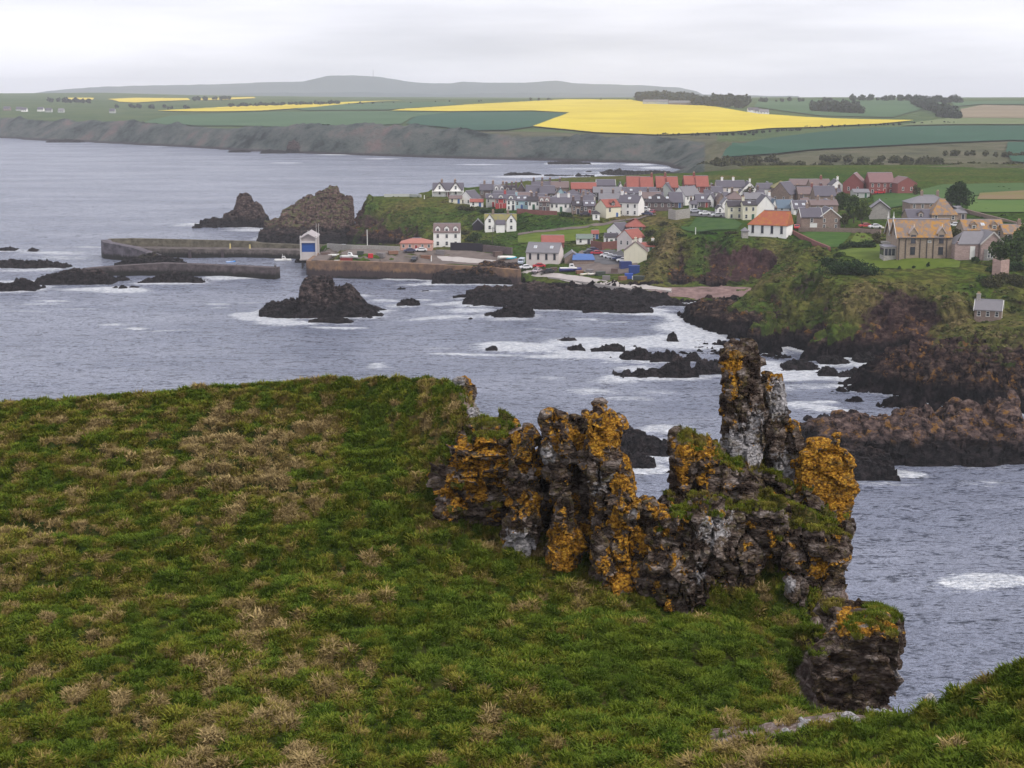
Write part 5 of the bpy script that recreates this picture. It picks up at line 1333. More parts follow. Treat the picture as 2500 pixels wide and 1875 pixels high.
def tube(bm, p0, p1, r0, r1=None, n=6, mi=0):
    r1 = r0 if r1 is None else r1
    p0, p1 = Vector(p0), Vector(p1); d = (p1-p0).normalized(); a = d.orthogonal().normalized(); b = d.cross(a)
    A = [bm.verts.new(p0+(a*math.cos(t)+b*math.sin(t))*r0) for t in [2*math.pi*i/n for i in range(n)]]
    B = [bm.verts.new(p1+(a*math.cos(t)+b*math.sin(t))*r1) for t in [2*math.pi*i/n for i in range(n)]]
    for i in range(n): bm.faces.new((A[i], A[(i+1)%n], B[(i+1)%n], B[i])).material_index = mi
    bm.faces.new(A[::-1]).material_index = mi; bm.faces.new(B).material_index = mi
_wm = {}
def win_mesh(w, h, dark=False):
    k = (round(w, 2), round(h, 2), dark)
    if k not in _wm:
        bm = bmesh.new(); f = .09; hw = w/2
        abox(bm, -hw, -hw+f, -.07, .02, 0, h); abox(bm, hw-f, hw, -.07, .02, 0, h); abox(bm, -hw+f, hw-f, -.07, .02, h-f, h); abox(bm, -hw-.06, hw+.06, -.12, .02, -.1, 0)
        abox(bm, -hw+f, hw-f, -.055, .02, h*.5-.03, h*.5+.03)
        if w > 1.3: abox(bm, -.04, .04, -.05, .02, f, h-f)
        abox(bm, -hw+f, hw-f, -.03, .018, 0, h-f, 1)
        me = bpy.data.meshes.new('window'); bmesh.ops.recalc_face_normals(bm, faces=bm.faces); bm.to_mesh(me); bm.free()
        me.materials.append(MAT_DTRIM if dark else MAT_TRIM); me.materials.append(MAT_GLASS); _wm[k] = me
    return _wm[k]
_dm = {}
def door_mesh(w, h, mat):
    k = (w, h, mat.name)
    if k not in _dm:
        bm = bmesh.new(); abox(bm, -w/2, w/2, -.05, .02, 0, h); abox(bm, -w/2-.1, -w/2, -.08, .02, 0, h+.1, 1); abox(bm, w/2, w/2+.1, -.08, .02, 0, h+.1, 1); abox(bm, -w/2, w/2, -.08, .02, h, h+.1, 1)
        me = bpy.data.meshes.new('door'); bm.to_mesh(me); bm.free(); me.materials.append(mat); me.materials.append(MAT_TRIM); _dm[k] = me
    return _dm[k]
def stick(name, me, parent, x, y, z, rz=0):
    o = link(name, me, parent); o.location = (x, y, z); o.rotation_euler = (0, 0, rz); return o
DOORC = [plain('door_dark', (.05,.05,.07), .5), plain('door_green', (.04,.12,.07), .5), plain('door_red', (.3,.04,.04), .5), plain('door_blue', (.05,.12,.3), .5)]
_hr = random.Random(5)
def roof_parts(root, L, Wd_, e, r, rt, mat, rz=0, cx=0, cy=0, over=.28, trim=None):
    bm = bmesh.new(); hl, hw = L/2, Wd_/2; th = .2; k = (r-e)/hw; oe = over; ze = e-oe*k
    if rt == 'gable':
        ov = .14
        for s in (-1, 1):
            prism(bm, [(-hl-ov, s*(hw+oe), ze), (-hl-ov, 0, r), (-hl-ov, 0, r+th), (-hl-ov, s*(hw+oe), ze+th)], (L+2*ov, 0, 0))
    else:
        hipl = hw*.95 if rt in ('hip', 'hipl') else 0; hipr = hw*.95 if rt in ('hip', 'hipr') else 0
        if rt == 'pyramid': hipl = hipr = hl*.8
        A = [(-hl-oe, -hw-oe, ze), (hl+oe, -hw-oe, ze), (hl+oe, hw+oe, ze), (-hl-oe, hw+oe, ze)]
        r0 = (-hl+hipl-(0 if hipl else .14), 0, r+.1); r1 = (hl-hipr+(0 if hipr else .14), 0, r+.1)
        vb = [bm.verts.new(p) for p in A]; vt = [bm.verts.new((p[0], p[1], p[2]+th*.8)) for p in A]; a = bm.verts.new(r0); b = bm.verts.new(r1)
        bm.faces.new(vb[::-1])
        for i in range(4): bm.faces.new((vb[i], vb[(i+1)%4], vt[(i+1)%4], vt[i]))
        bm.faces.new((vt[0], vt[1], b, a)); bm.faces.new((vt[1], vt[2], b)); bm.faces.new((vt[2], vt[3], a, b)); bm.faces.new((vt[3], vt[0], a))
    o = bmobj('roof', bm, mat, root); o.location = (cx, cy, 0); o.rotation_euler = (0, 0, rz)
    bm = bmesh.new()
    x0 = -hl+(hw*.95 if rt in ('hip', 'hipl') else 0); x1 = hl-(hw*.95 if rt in ('hip', 'hipr') else 0)
    if rt != 'pyramid' and x1-x0 > .5:
        abox(bm, x0, x1, -.14, .14, r+.12, r+.27); bmobj('ridge', bm, MAT_LEAD, o)
    else: bm.free()
    if trim is not None and rt == 'gable':
        for s in (-1, 1):
            bm = bmesh.new()
            for t in (-1, 1):
                prism(bm, [(s*(hl+.16), t*(hw+oe+.03), ze-.12), (s*(hl+.16), 0, r-.10), (s*(hl+.16), 0, r+.26), (s*(hl+.16), t*(hw+oe+.03), ze+.24)], (s*.1, 0, 0))
            bmobj('bargeboard', bm, trim, o)
    return o
def wall_mesh(L, Wd_, e, r, rt, down=3.0):
    bm = bmesh.new(); hl, hw = L/2, Wd_/2
    abox(bm, -hl, hl, -hw, hw, -down, e)
    if rt in ('gable', 'hipl', 'hipr'):
        for s in (-1, 1):
            if (rt == 'hipl' and s < 0) or (rt == 'hipr' and s > 0): continue
            prism(bm, [(s*hl, -hw, e), (s*hl, hw, e), (s*hl, 0, r)], (-s*.3, 0, 0))
    return bm
def chimney(root, x, y, zt, w=.9, d=.7, h=1.3, mat=None, pots=2):
    bm = bmesh.new(); abox(bm, -w/2, w/2, -d/2, d/2, -1.2, h); abox(bm, -w/2-.08, w/2+.08, -d/2-.08, d/2+.08, h, h+.14)
    o = bmobj('chimney', bm, mat, root); o.location = (x, y, zt)
    bm = bmesh.new()
    for i in range(pots): tube(bm, ((i-(pots-1)/2)*.36, 0, h+.12), ((i-(pots-1)/2)*.36, 0, h+.62), .12, .10, 6)
    bmobj('chimney_pot', bm, MAT_POT, o); return o
def dormer(root, x, e, r, hw, mat, rmat, w=1.5, h=1.6, rt='gable', z=None, fr=.35):
    # stands on the front slope
    z0 = z if z is not None else e+(r-e)*fr*.3
    yf = -hw*(1-(z0-e)/(r-e))-.05 if r > e else -hw
    bm = bmesh.new(); hw2 = w/2
    abox(bm, x-hw2, x+hw2, yf, yf+2.2, z0-.3, z0+h*.7)
    prism(bm, [(x-hw2, yf, z0+h*.7), (x+hw2, yf, z0+h*.7), (x, yf, z0+h*1.15)], (0, 2.4, 0))
    o = bmobj('dormer', bm, mat, root)
    bm = bmesh.new()
    for s in (-1, 1): prism(bm, [(x+s*(hw2+.15), yf-.12, z0+h*.62), (x, yf-.12, z0+h*1.18), (x, yf-.12, z0+h*1.3), (x+s*(hw2+.15), yf-.12, z0+h*.74)], (0, 2.5, 0))
    bmobj('dormer_roof', bm, rmat, o)
    wi = link('window', win_mesh(w*.62, h*.62), o); wi.location = (x, yf-.01, z0)
    return o
HOUSES = []
def house(label, px, py, L, Wd_, e, r, rz=0, wall='white', roof='slate', rt='gable', ch=(), win=(1, 2), wsz=(.9, 1.3), gwin=0, dorm=0, dmat=None, sky_=0, door=1, name='house', cat='house', group='houses of the fishing village', trim=None, chm=None, pos=None, backwin=0, wdark=False, zoff=0, g=None, r0=330):
    h = pos or hit(g or CO, px, py, r0, 880)
    if h is None: print('NO HIT', label); return None
    a = math.radians(rz); sy = (abs(math.cos(a))*Wd_+abs(math.sin(a))*L)/2
    root = bpy.data.objects.new(name, None); C.objects.link(root)
    k = (h[1]+sy)/h[1]
    root.location = (h[0]*k if abs(rz) != 0 or True else h[0], h[1]+sy, h[2]+zoff); root.rotation_euler = (0, 0, a)
    root['label'] = label; root['category'] = cat
    if group: root['group'] = group
    wm = W_[wall]
    bmobj('wall', wall_mesh(L, Wd_, e, r, rt), wm, root)
    ro = roof_parts(root, L, Wd_, e, r, rt, R_M[roof], trim=trim)
    for c in ch: chimney(ro, (c-.5)*(L-.7), 0, r, mat=chm or wm)
    rows, cols = win; fh = e/max(rows, 1)
    ww, wh = wsz
    for i in range(rows):
        z0 = i*fh+ (fh-wh)*.5 if rows > 1 else max(.7, e-wh-.35)
        z0 = max(.35, z0)
        for j in range(cols):
            x = (j+.5)/cols*L-L/2
            if door and i == 0 and cols > 1 and j == cols//2:
                dm_ = door_mesh(.95, min(2.05, e-.2), DOORC[_hr.randrange(4)]); stick('door', dm_, root, x, -Wd_/2, .0)
            else: stick('window', win_mesh(ww, min(wh, e-.5), wdark), root, x, -Wd_/2, z0)
    for s in (-1, 1):
        if gwin & (1 if s < 0 else 2):
            for i in range(max(1, rows)):
                for yy in ((-.22, .22) if Wd_ > 5 else (0,)):
                    stick('window', win_mesh(ww*.9, min(wh, e-.5), wdark), root, s*L/2, yy*Wd_, max(.5, i*fh+(fh-wh)*.5), math.radians(90*s))
            if gwin & 4: stick('window', win_mesh(ww*.8, wh*.8, wdark), root, s*L/2, 0, e+(r-e)*.1, math.radians(90*s))
    for j in range(dorm):
        dormer(root, (j+.5)/dorm*L-L/2, e, r, Wd_/2, dmat or W_['white'], R_M[roof], w=min(1.7, L/dorm*.6), h=min(1.7, (r-e)*.75))
    if sky_:
        for j in range(sky_):
            x = (j+.5)/sky_*L-L/2; t = .5; y = -Wd_/2*(1-t); z = e+(r-e)*t+.24
            o = link('skylight', skylight_mesh(), ro); o.location = (x, y, z); o.rotation_euler = (math.atan2(r-e, Wd_/2), 0, 0)
    HOUSES.append(root); return root
_sk = []
def skylight_mesh():
    if not _sk:
        bm = bmesh.new(); abox(bm, -.5, .5, -.6, .6, -.1, .06); abox(bm, -.4, .4, -.5, .5, .06, .075, 1)
        me = bpy.data.meshes.new('skylight'); bm.to_mesh(me); bm.free(); me.materials.append(MAT_TRIM); me.materials.append(MAT_SKYG); _sk.append(me)
    return _sk[0]
MAT_SKYG = M('rooflight_glass', .15, .8).done((.42,.45,.50))
def F_(label, x0, x1, yb, ye, yr, Wd_=7, **kw):      # long side towards the viewer, sized from the survey
    h = hit(CO, (x0+x1)/2, yb, 330, 880)
    if h is None: print('NO HIT', label); return
    D, zb = h[1], h[2]; L = (x1-x0)*D/K*1.02
    e = max(2.0, (CAMH-D*depth_tan(ye))-zb); r = max(e+1.0, (CAMH-(D+Wd_/2)*depth_tan(yr))-zb)
    return house(label, 0, 0, L, Wd_, e, r, pos=h, **kw)
def G_(label, x0, x1, yb, ye, yr, L=9, rz=90, **kw):  # gable towards the viewer
    h = hit(CO, (x0+x1)/2, yb, 330, 880)
    if h is None: print('NO HIT', label); return
    D, zb = h[1], h[2]; Wd_ = (x1-x0)*D/K*1.02
    e = max(1.8, (CAMH-D*depth_tan(ye))-zb); r = max(e+.8, (CAMH-D*depth_tan(yr))-zb)
    kw.setdefault('win', (0, 0)); kw.setdefault('gwin', 1)
    return house(label, 0, 0, L, Wd_, e, r, rz=rz, pos=h, **kw)

# ---- seafront rows
F_('grey rendered end cottage of the painted terrace', 1187, 1210, 506, 484, 474, wall='grey', roof='slate', dorm=1)
F_('bright red cottage in the painted terrace', 1210, 1236, 509, 485, 474, wall='red', roof='slate', win=(1,3), dorm=1, ch=(.95,))
F_('white cottage beside the red one in the painted terrace', 1237, 1258, 514, 488, 476, wall='white', roof='slate', win=(2,2), dorm=1)
F_('pale blue cottage in the painted terrace', 1258, 1289, 512, 490, 478, wall='blue', roof='slate', win=(1,3), sky_=2, ch=(.02,))
F_('white cottage beside the pale blue one, right hand end of the painted terrace', 1289, 1316, 512, 491, 480, wall='white', roof='dark', win=(1,3), ch=(.3,.8), chm=W_['dstone'])
F_('brown stone cottage with two white dormers in the front row', 1316, 1341, 518, 493, 481, wall='dstone', roof='brown', win=(1,3), dorm=2)
F_('long low white cottage with two stubby white chimneys in the front row', 1342, 1396, 518, 496, 482, wall='white', roof='slate', win=(1,5), ch=(.38,.88))
F_('stone cottage with pale window surrounds, right of the long white cottage', 1396, 1424, 523, 502, 490, wall='stone', roof='dark', win=(1,3), ch=(.05,.9), chm=W_['dstone'], sky_=1)
F_('dark stone cottage touching the white house with the red roof', 1424, 1453, 526, 503, 491, wall='dstone', roof='slate', win=(1,3), sky_=2)
house('cream white house with a bright red roof and dark central dormer above the green bank', 1484, 534, 6.6, 7.0, 4.3, 6.8, 32, 'cream', 'red', win=(1,2), gwin=0, dorm=1, dmat=MAT_DTRIM, wsz=(1.0,1.5))
house('white two storey house with two tall white chimneys beside the red roofed one', 1540, 528, 8.2, 6.8, 4.9, 7.4, -24, 'white', 'slate', ch=(.02,.98), win=(2,3), door=0, sky_=1)
F_('dark hipped roof house of brown stone at the bend of the village road', 1575, 1637, 516, 494, 474, 9, wall='dstone', roof='dark', rt='hip', win=(1,4), sky_=3, door=0)
G_('flat topped white porch hut in front of the red roofed house', 1447, 1463, 537, 521, 515, L=4, wall='white', roof='dark', rt='pyramid', name='porch_hut', cat='hut', group=None)
# ---- second row
F_('slate roofed house of purplish stone at the left end of the middle row', 1172, 1206, 484, 464, 450, wall='dstone', roof='slate', ch=(.3,.98), win=(1,3), chm=W_['stone'])
F_('house with a big white gabled dormer in the middle row', 1206, 1232, 485, 465, 452, wall='stone', roof='pale', dorm=2, ch=(.9,))
F_('dark stone house with three chimneys in the middle row', 1232, 1262, 487, 466, 453, wall='dstone', roof='dark', dorm=2, dmat=W_['dstone'], ch=(.1,.6,.98), chm=W_['dstone'])
G_('dark steep gabled house facing the bay in the middle row', 1262, 1284, 487, 468, 450, wall='dstone', roof='slate', ch=(.3,))
F_('broad plain slate roof left of the one with a white eaves strip', 1284, 1318, 489, 471, 453, 8, wall='dstone', roof='slate', sky_=0)
F_('broad slate roof with a white eaves strip, middle row', 1318, 1354, 489, 472, 454, 8, wall='dstone', roof='slate', ch=(.1,), chm=W_['stone'])
G_('small gabled house with a blue white front, middle row', 1360, 1376, 484, 470, 460, L=7, wall='blue', roof='slate')
F_('hipped slate house left of the long red roofed hall', 1376, 1420, 492, 477, 462, 8, wall='dstone', roof='slate', rt='hip')
F_('slate house with a low white annex behind the front row', 1420, 1452, 494, 478, 464, 8, wall='pinkish', roof='slate', rt='hipr')
F_('slate roof directly behind the cottages with the white dormers', 1296, 1336, 500, 486, 473, 7, wall='dstone', roof='slate')
F_('grey slate roof behind the long low white cottage', 1340, 1386, 502, 488, 474, 7, wall='dstone', roof='pale', rt='hipl')
F_('dark slate roof behind the dark stone cottage', 1392, 1446, 506, 492, 477, 7, wall='stone', roof='slate', ch=(.6,))
F_('plain slate roof behind the red cottage', 1205, 1262, 494, 481, 467, 7, wall='stone', roof='slate')
F_('low grey roof behind the pale blue cottage', 1258, 1300, 497, 482, 470, 7, wall='stone', roof='brown')
# ---- back row by the far shore
F_('long slate house with tall chimneys on the far edge of the village', 1298, 1345, 478, 456, 443, 7, wall='dstone', roof='slate', ch=(.08,.55,.98), chm=W_['dstone'])
F_('brown roofed house with one tall chimney on the far edge of the village', 1345, 1388, 479, 458, 444, 7, wall='stone', roof='brown', ch=(.5,), chm=W_['dstone'])
F_('low hall with a coral red roof on the far edge of the village', 1394, 1454, 480, 461, 446, 8, wall='brick', roof='red', win=(1,5))
F_('grey shed roof beside the coral roofed hall', 1456, 1500, 476, 453, 439, 9, wall='dstone', roof='slate', trim=MAT_TRIM)
G_('tiny white gabled house between the grey shed and the red terrace', 1508, 1520, 477, 458, 447, L=6, wall='white', roof='slate')
G_('second tiny white gabled house beside the red terrace', 1522, 1532, 477, 460, 450, L=6, wall='cream', roof='red')
F_('long grey flat eaved roof, left half of the long row below the red terrace', 1448, 1520, 488, 470, 457, 7, wall='dark', roof='pale', win=(1,6))
F_('long grey flat eaved roof, right half of the long row below the red terrace', 1520, 1600, 489, 472, 458, 7, wall='dark', roof='slate', win=(1,6), sky_=2)
F_('pale slate roof just behind the cream white house with the red roof', 1462, 1512, 503, 486, 472, 7, wall='grey', roof='pale', ch=(.1,.7), chm=W_['dstone'])
F_('slate roof behind the white house with the tall chimneys', 1560, 1612, 497, 484, 469, 7, wall='dstone', roof='brown', ch=(.4,))
# red terrace
for (a_, b_, y_, e_, lab) in [(1529,1560,431,458,'red tiled house at the left end of the red terrace'),(1562,1592,432,458,'red tiled house, second from the left in the red terrace'),(1600,1625,431,457,'red tiled house just left of the middle of the red terrace'),(1627,1652,432,457,'red tiled house just right of the middle of the red terrace'),(1668,1695,430,450,'red tiled house with a low eave, second from the right end of the red terrace'),(1697,1726,430,455,'red tiled house with a brick gable at the right end of the red terrace')]:
    F_(lab, a_, b_, 485, e_, y_, 9, wall='brick', roof='red', win=(1,3), ch=(.98,) if a_ in (1562,1600,1668) else (), chm=W_['brick'], group='red roofed terrace behind the village')
# centre
G_('slate house with a white left edge below the red terrace', 1616, 1646, 487, 467, 448, L=9, rz=70, wall='grey', roof='slate')
F_('hipped grey roof below the right end of the red terrace', 1662, 1700, 486, 466, 449, 8, wall='stone', roof='pale', rt='hip')
house('white gabled house with a grey roof turned to the left, middle of the village', 1676, 502, 8.5, 7.0, 3.8, 7.0, 38, 'white', 'pale', win=(1,3), gwin=1, wsz=(.9,1.1))
F_('long grey roof sloping to the road left of the white gabled house', 1632, 1664, 508, 494, 470, 9, wall='dstone', roof='slate')
F_('grey green roof with a rooflight beside the village road', 1696, 1730, 507, 493, 475, 8, wall='dstone', roof='slate', sky_=1)
G_('bright white crowstepped gable by the village road', 1729, 1745, 506, 488, 474, L=8, rz=75, wall='white', roof='slate')
G_('brown roofed house beside the bright white gable', 1747, 1768, 507, 490, 473, L=8, wall='stone', roof='brown')
F_('white fronted house with a steep outshot above the village road', 1735, 1762, 488, 470, 456, 7, wall='white', roof='slate')
F_('long slate house with two white chimneys at the back of the village', 1747, 1815, 480, 457, 441, 8, wall='pinkish', roof='slate', ch=(.2,.62), win=(1,4), chm=W_['white'])
G_('white gable with a tall central chimney at the back of the village', 1808, 1843, 480, 463, 445, L=9, wall='white', roof='slate', ch=(.01,), chm=W_['white'])
F_('brown hipped roof behind the cream harbour inn', 1770, 1812, 503, 486, 467, 8, wall='stone', roof='brown', rt='hip')
F_('grey roof right of the brown hipped roof', 1815, 1862, 500, 486, 471, 8, wall='dstone', roof='pale', ch=(.3,))
G_('white front with a slanting roof above the parked cars', 1760, 1780, 520, 497, 485, L=7, wall='white', roof='pale')
F_('cream two storey building facing the mound, left half', 1773, 1810, 535, 504, 491, 7, wall='cream', roof='dark', win=(2,2), door=0)
F_('cream two storey building facing the mound, right half with a single rooflight', 1810, 1842, 537, 501, 491, 7, wall='cream', roof='dark', win=(2,2), ch=(.02,), sky_=1, door=1)
G_('tall broad white gable rising over the cream building', 1840, 1886, 534, 506, 478, L=9, wall='white', roof='slate', gwin=0)
F_('small steep grey roof between the white gable and the white pointed one', 1866, 1884, 520, 508, 488, 6, wall='stone', roof='pale')
G_('narrow pointed white gable with an arched opening', 1880, 1894, 522, 511, 487, L=6, wall='white', roof='blue', gwin=1)
F_('blue grey roofed hall behind the church hall', 1893, 1934, 522, 511, 488, 9, wall='white', roof='blue')
F_('slate roof with two slanting rooflights beside the blue grey hall', 1932, 1966, 524, 511, 490, 9, wall='white', roof='slate', sky_=2, trim=MAT_TRIM)
house('brown gabled house with a stepped look behind the blue grey hall', 1915, 496, 8.5, 8.5, 3.4, 7.8, 52, 'stone', 'slate', win=(1,2), gwin=1)
F_('purple grey roof with brick chimneys in the right of the village', 1944, 1986, 494, 474, 457, 8, wall='stone', roof='brown', ch=(.9,), chm=W_['brick'])
F_('large slate roof with a white edged window in the right of the village', 1984, 2034, 498, 478, 455, 9, wall='stone', roof='slate', win=(1,3))
F_('mossy hipped roof at the back right of the village', 1884, 1926, 478, 458, 441, 8, wall='stone', roof='moss', rt='hip')
F_('low brown bungalow roof at the back right of the village', 1926, 1974, 473, 452, 438, 8, wall='stone', roof='brown')
F_('long low brown roof left of the lone white gable', 1974, 2022, 474, 454, 438, 8, wall='stone', roof='brown', ch=(.6,), chm=W_['brick'])
G_('lone white gable with a white chimney at the back right', 2026, 2051, 474, 452, 440, L=8, wall='white', roof='slate', ch=(.02,), chm=W_['white'])
F_('blue slate cottage at the back, right of the white chimneyed gable', 1846, 1884, 478, 461, 448, 7, wall='white', roof='slate')
F_('brown stone house with two big chimneys behind the stone villa', 1975, 2040, 520, 501, 489, 7, wall='stone', roof='brown', ch=(.3,.85), chm=W_['stone'])
G_('plum brick house on the left of the brick group', 2062, 2110, 474, 448, 425, L=10, rz=70, wall='brick', roof='brickroof', group='red brick houses above the village')
F_('plum brick house with a bay in the middle of the brick group', 2116, 2174, 474, 445, 422, 9, wall='brick', roof='brickroof', win=(2,4), group='red brick houses above the village')
G_('plum brick gabled house on the right of the brick group', 2178, 2226, 474, 448, 434, L=9, rz=100, wall='brick', roof='brickroof', gwin=1, group='red brick houses above the village')
F_('low pale garage in front of the brick group', 2080, 2118, 484, 470, 464, 6, wall='grey', roof='pale', name='garage', cat='garage', group=None)
# stone villa with garage
v = F_('brown stone villa with a white garage door and pale bargeboards behind the paddock', 1950, 2000, 560, 530, 508, 8, wall='stone', roof='slate', win=(1,1), door=0, ch=(.35,), trim=MAT_TRIM, chm=W_['stone'])
def wing(root, x, y, L, Wd_, e, r, rz, wall, roof, trim=None, win=None, wsz=(1,1.4)):
    bm = wall_mesh(L, Wd_, e, r, 'gable'); o = bmobj('wing', bm, W_[wall], root); o.location = (x, y, 0); o.rotation_euler = (0, 0, math.radians(rz))
    roof_parts(root, L, Wd_, e, r, 'gable', R_M[roof], math.radians(rz), x, y, trim=trim)
    if win:
        for (yy, z) in win:
            w = link('window', win_mesh(*wsz), o); w.location = (-L/2, yy, z); w.rotation_euler = (0, 0, math.radians(-90))
    return o
wing(v, 6.0, 1.0, 9.5, 6.8, 3.9, 6.6, 90, 'stone', 'slate', MAT_TRIM, [(-1.9,.5),(1.9,.5),(-1.9,2.4),(1.9,2.4)], (.8,1.1))
stick('garage_door', door_mesh(2.1, 1.9, MAT_TRIM), v, .6, -4.0, 0)
G_('grey stone house with dark bargeboards between the trees and the big villa', 2122, 2170, 536, 512, 493, L=11, rz=78, wall='gstone', roof='pale', trim=MAT_DTRIM, gwin=0)
# church hall
house('white church hall with a long orange red hipped roof on the mound', 1880, 584, 12.2, 8.2, 4.3, 8.3, -24, 'white', 'orange', rt='hipl', win=(1,4), door=0, wsz=(.8,2.3), name='church_hall', cat='hall', group=None, wdark=True)
G_('round stubby stone turret left of the church hall', 1811, 1825, 582, 563, 556, L=2.4, wall='gstone', roof='pale', rt='pyramid', name='stone_hut', cat='hut', group=None, gwin=0)
# behind the lawn house
F_('large brown villa with a pale hipped roof and two chimneys behind the big stone villa', 2212, 2312, 524, 496, 477, 10, wall='stone', roof='pale', rt='hip', ch=(.35,.75), win=(2,5), chm=W_['stone'])
house('square tower house with a steep pyramid roof behind the big stone villa', 2296, 551, 8.2, 8.2, 3.6, 8.3, 0, 'mstone', 'lichen', rt='pyramid', win=(1,3))
F_('low slate wing left of the square tower house', 2208, 2270, 552, 532, 512, 8, wall='mstone', roof='slate', dorm=1, dmat=W_['stone'])
F_('grey hipped wing right of the square tower house', 2316, 2350, 538, 520, 503, 8, wall='stone', roof='pale', rt='hip')
F_('orange lichened lodge with two small dormers behind the lawn', 2342, 2440, 590, 562, 537, 8, wall='mstone', roof='lichen', win=(1,4), dorm=2, dmat=W_['mstone'], sky_=1)
F_('smaller orange lichened lodge at the right picture edge', 2440, 2488, 592, 571, 549, 7, wall='mstone', roof='lichen', ch=(.98,), chm=W_['stone'])
# ---- harbour and lower village
vi = F_('white villa with twin black trimmed gables on the edge of the headland', 1058, 1131, 480, 464, 447, 9, wall='white', roof='slate', win=(1,5), ch=(.28,.74), wsz=(1,1.6), chm=W_['stone'])
for sx in (-3.4, 3.4): wing(vi, sx, -4.6, 2.4, 5.0, 2.6, 6.0, 90, 'white', 'dark', MAT_DTRIM, [(0,1.0),(0,3.2)], (.9,1.4))
bm = bmesh.new(); abox(bm, -6.6, 6.6, -7.2, -4.5, 2.25, 2.45); [abox(bm, x-.08, x+.08, -7.1, -6.95, 0, 2.25) for x in (-6.4,-4.2,-2,0,2,4.2,6.4)]
bmobj('verandah', bm, MAT_TRIM, vi)
F_('little cream cottage in front of the twin gabled villa', 1097, 1128, 497, 487, 480, 5, wall='cream', roof='brown')
house('white gabled house with a blue slate roof right of the twin gabled villa', 1148, 500, 7.5, 6.0, 2.6, 5.4, 62, 'white', 'slate', win=(1,2), gwin=1)
F_('low white house with a salmon red roof by the painted terrace', 1148, 1180, 506, 497, 487, 5, wall='white', roof='red')
F_('tall white three storey house with a mansard roof above the harbour', 1060, 1124, 603, 567, 546, 8, wall='white', roof='brown', win=(2,3), door=0, sky_=0, dorm=3, wsz=(1.0,1.35), ch=())
F_('pink bungalow with a salmon hipped roof beside the tall white house', 980, 1056, 613, 594, 582, 8, wall='pink', roof='salmon', rt='hip', win=(1,5), wsz=(.9,1.1))
gb = F_('white house with two front gables alone on the green bank', 1184, 1260, 565, 539, 523, 7, wall='white', roof='moss', win=(1,2), door=0, ch=(.25,.75), wsz=(.9,1.2), chm=W_['stone'])
for sx in (-4.0, 4.0): wing(gb, sx, -3.8, 1.2, 3.4, 3.9, 6.1, 90, 'white', 'slate', None, [(0,.8),(0,3.3)], (1.0,1.3))
bm = bmesh.new(); abox(bm, -1.6, 1.6, -5.4, -3.5, -2, 2.6); bmobj('porch', bm, W_['white'], gb)
bm = bmesh.new(); prism(bm, [(-1.8,-5.6,2.5),(1.8,-5.6,2.5),(1.8,-3.4,4.0),(-1.8,-3.4,4.0)], (0,0,.15)); bmobj('porch_roof', bm, R_M['slate'], gb)
G_('black tarred shed with a peaked roof beside the twin front gabled house', 1155, 1179, 564, 549, 537, L=5, wall='dark', roof='pale', gwin=0, name='shed', cat='shed', group=None)
hh = house('large pinkish white harbour house with a hipped slate roof on the shore', 1330, 650, 10.8, 7.4, 4.2, 6.9, -14, 'pinkish', 'pale', win=(1,4), door=0, wsz=(.75,1.9), wdark=True, name='harbour_house', gwin=0, sky_=2)
F_('small building with a bright orange roof behind the harbour house', 1322, 1376, 606, 598, 575, 8, wall='brick', roof='red')
F_('white cabin with a green felt roof behind the harbour car park', 1407, 1446, 597, 585, 573, 5, wall='white', roof='green', name='cabin', cat='cabin', group=None)
F_('dark red shed beside the green roofed cabin', 1444, 1461, 586, 574, 568, 3.5, wall='rstone', roof='red', name='shed', cat='shed', group=None)
house('white gabled cottage with a purple slate roof above the harbour', 1512, 582, 6.5, 6.0, 2.7, 5.0, 48, 'white', 'slate', win=(1,2), gwin=1)
F_('dark walled house with a red hipped roof in a hollow of the bank', 1528, 1572, 568, 555, 534, 8, wall='rstone', roof='red', rt='hip')
F_('low white flat fronted annex above the red garden wall', 1475, 1508, 599, 579, 575, 5, wall='white', roof='dark', win=(1,3))
house('white gabled cottage with a red pantile roof above the harbour green', 1540, 606, 7.5, 6.0, 3.2, 5.8, 50, 'pinkish', 'red', win=(1,2), gwin=1)
house('plain white gable with a chimney against the foot of the mound', 1552, 646, 6.5, 7.2, 4.1, 7.0, 82, 'cream', 'brown', win=(0,0), gwin=0, ch=(.02,))
F_('little red roof between two white chimneys at the foot of the mound', 1560, 1596, 618, 604, 595, 5, wall='white', roof='red', ch=(.02,.98), chm=W_['white'])
G_('dome roofed grey boat shed beside the harbour house', 1378, 1416, 644, 634, 617, L=8, wall='stone', roof='pale', gwin=0, name='shed', cat='shed', group=None)
# hut below the lawn
house('small stone lookout cottage with a grey slate roof on the slope above the platform', 2412, 787, 5.9, 4.4, 2.7, 4.6, -22, 'stone', 'pale', win=(1,3), door=0, ch=(.04,), gwin=2, trim=MAT_TRIM, name='cottage', cat='cottage', group=None, wsz=(.8,1.1), chm=W_['gstone'])

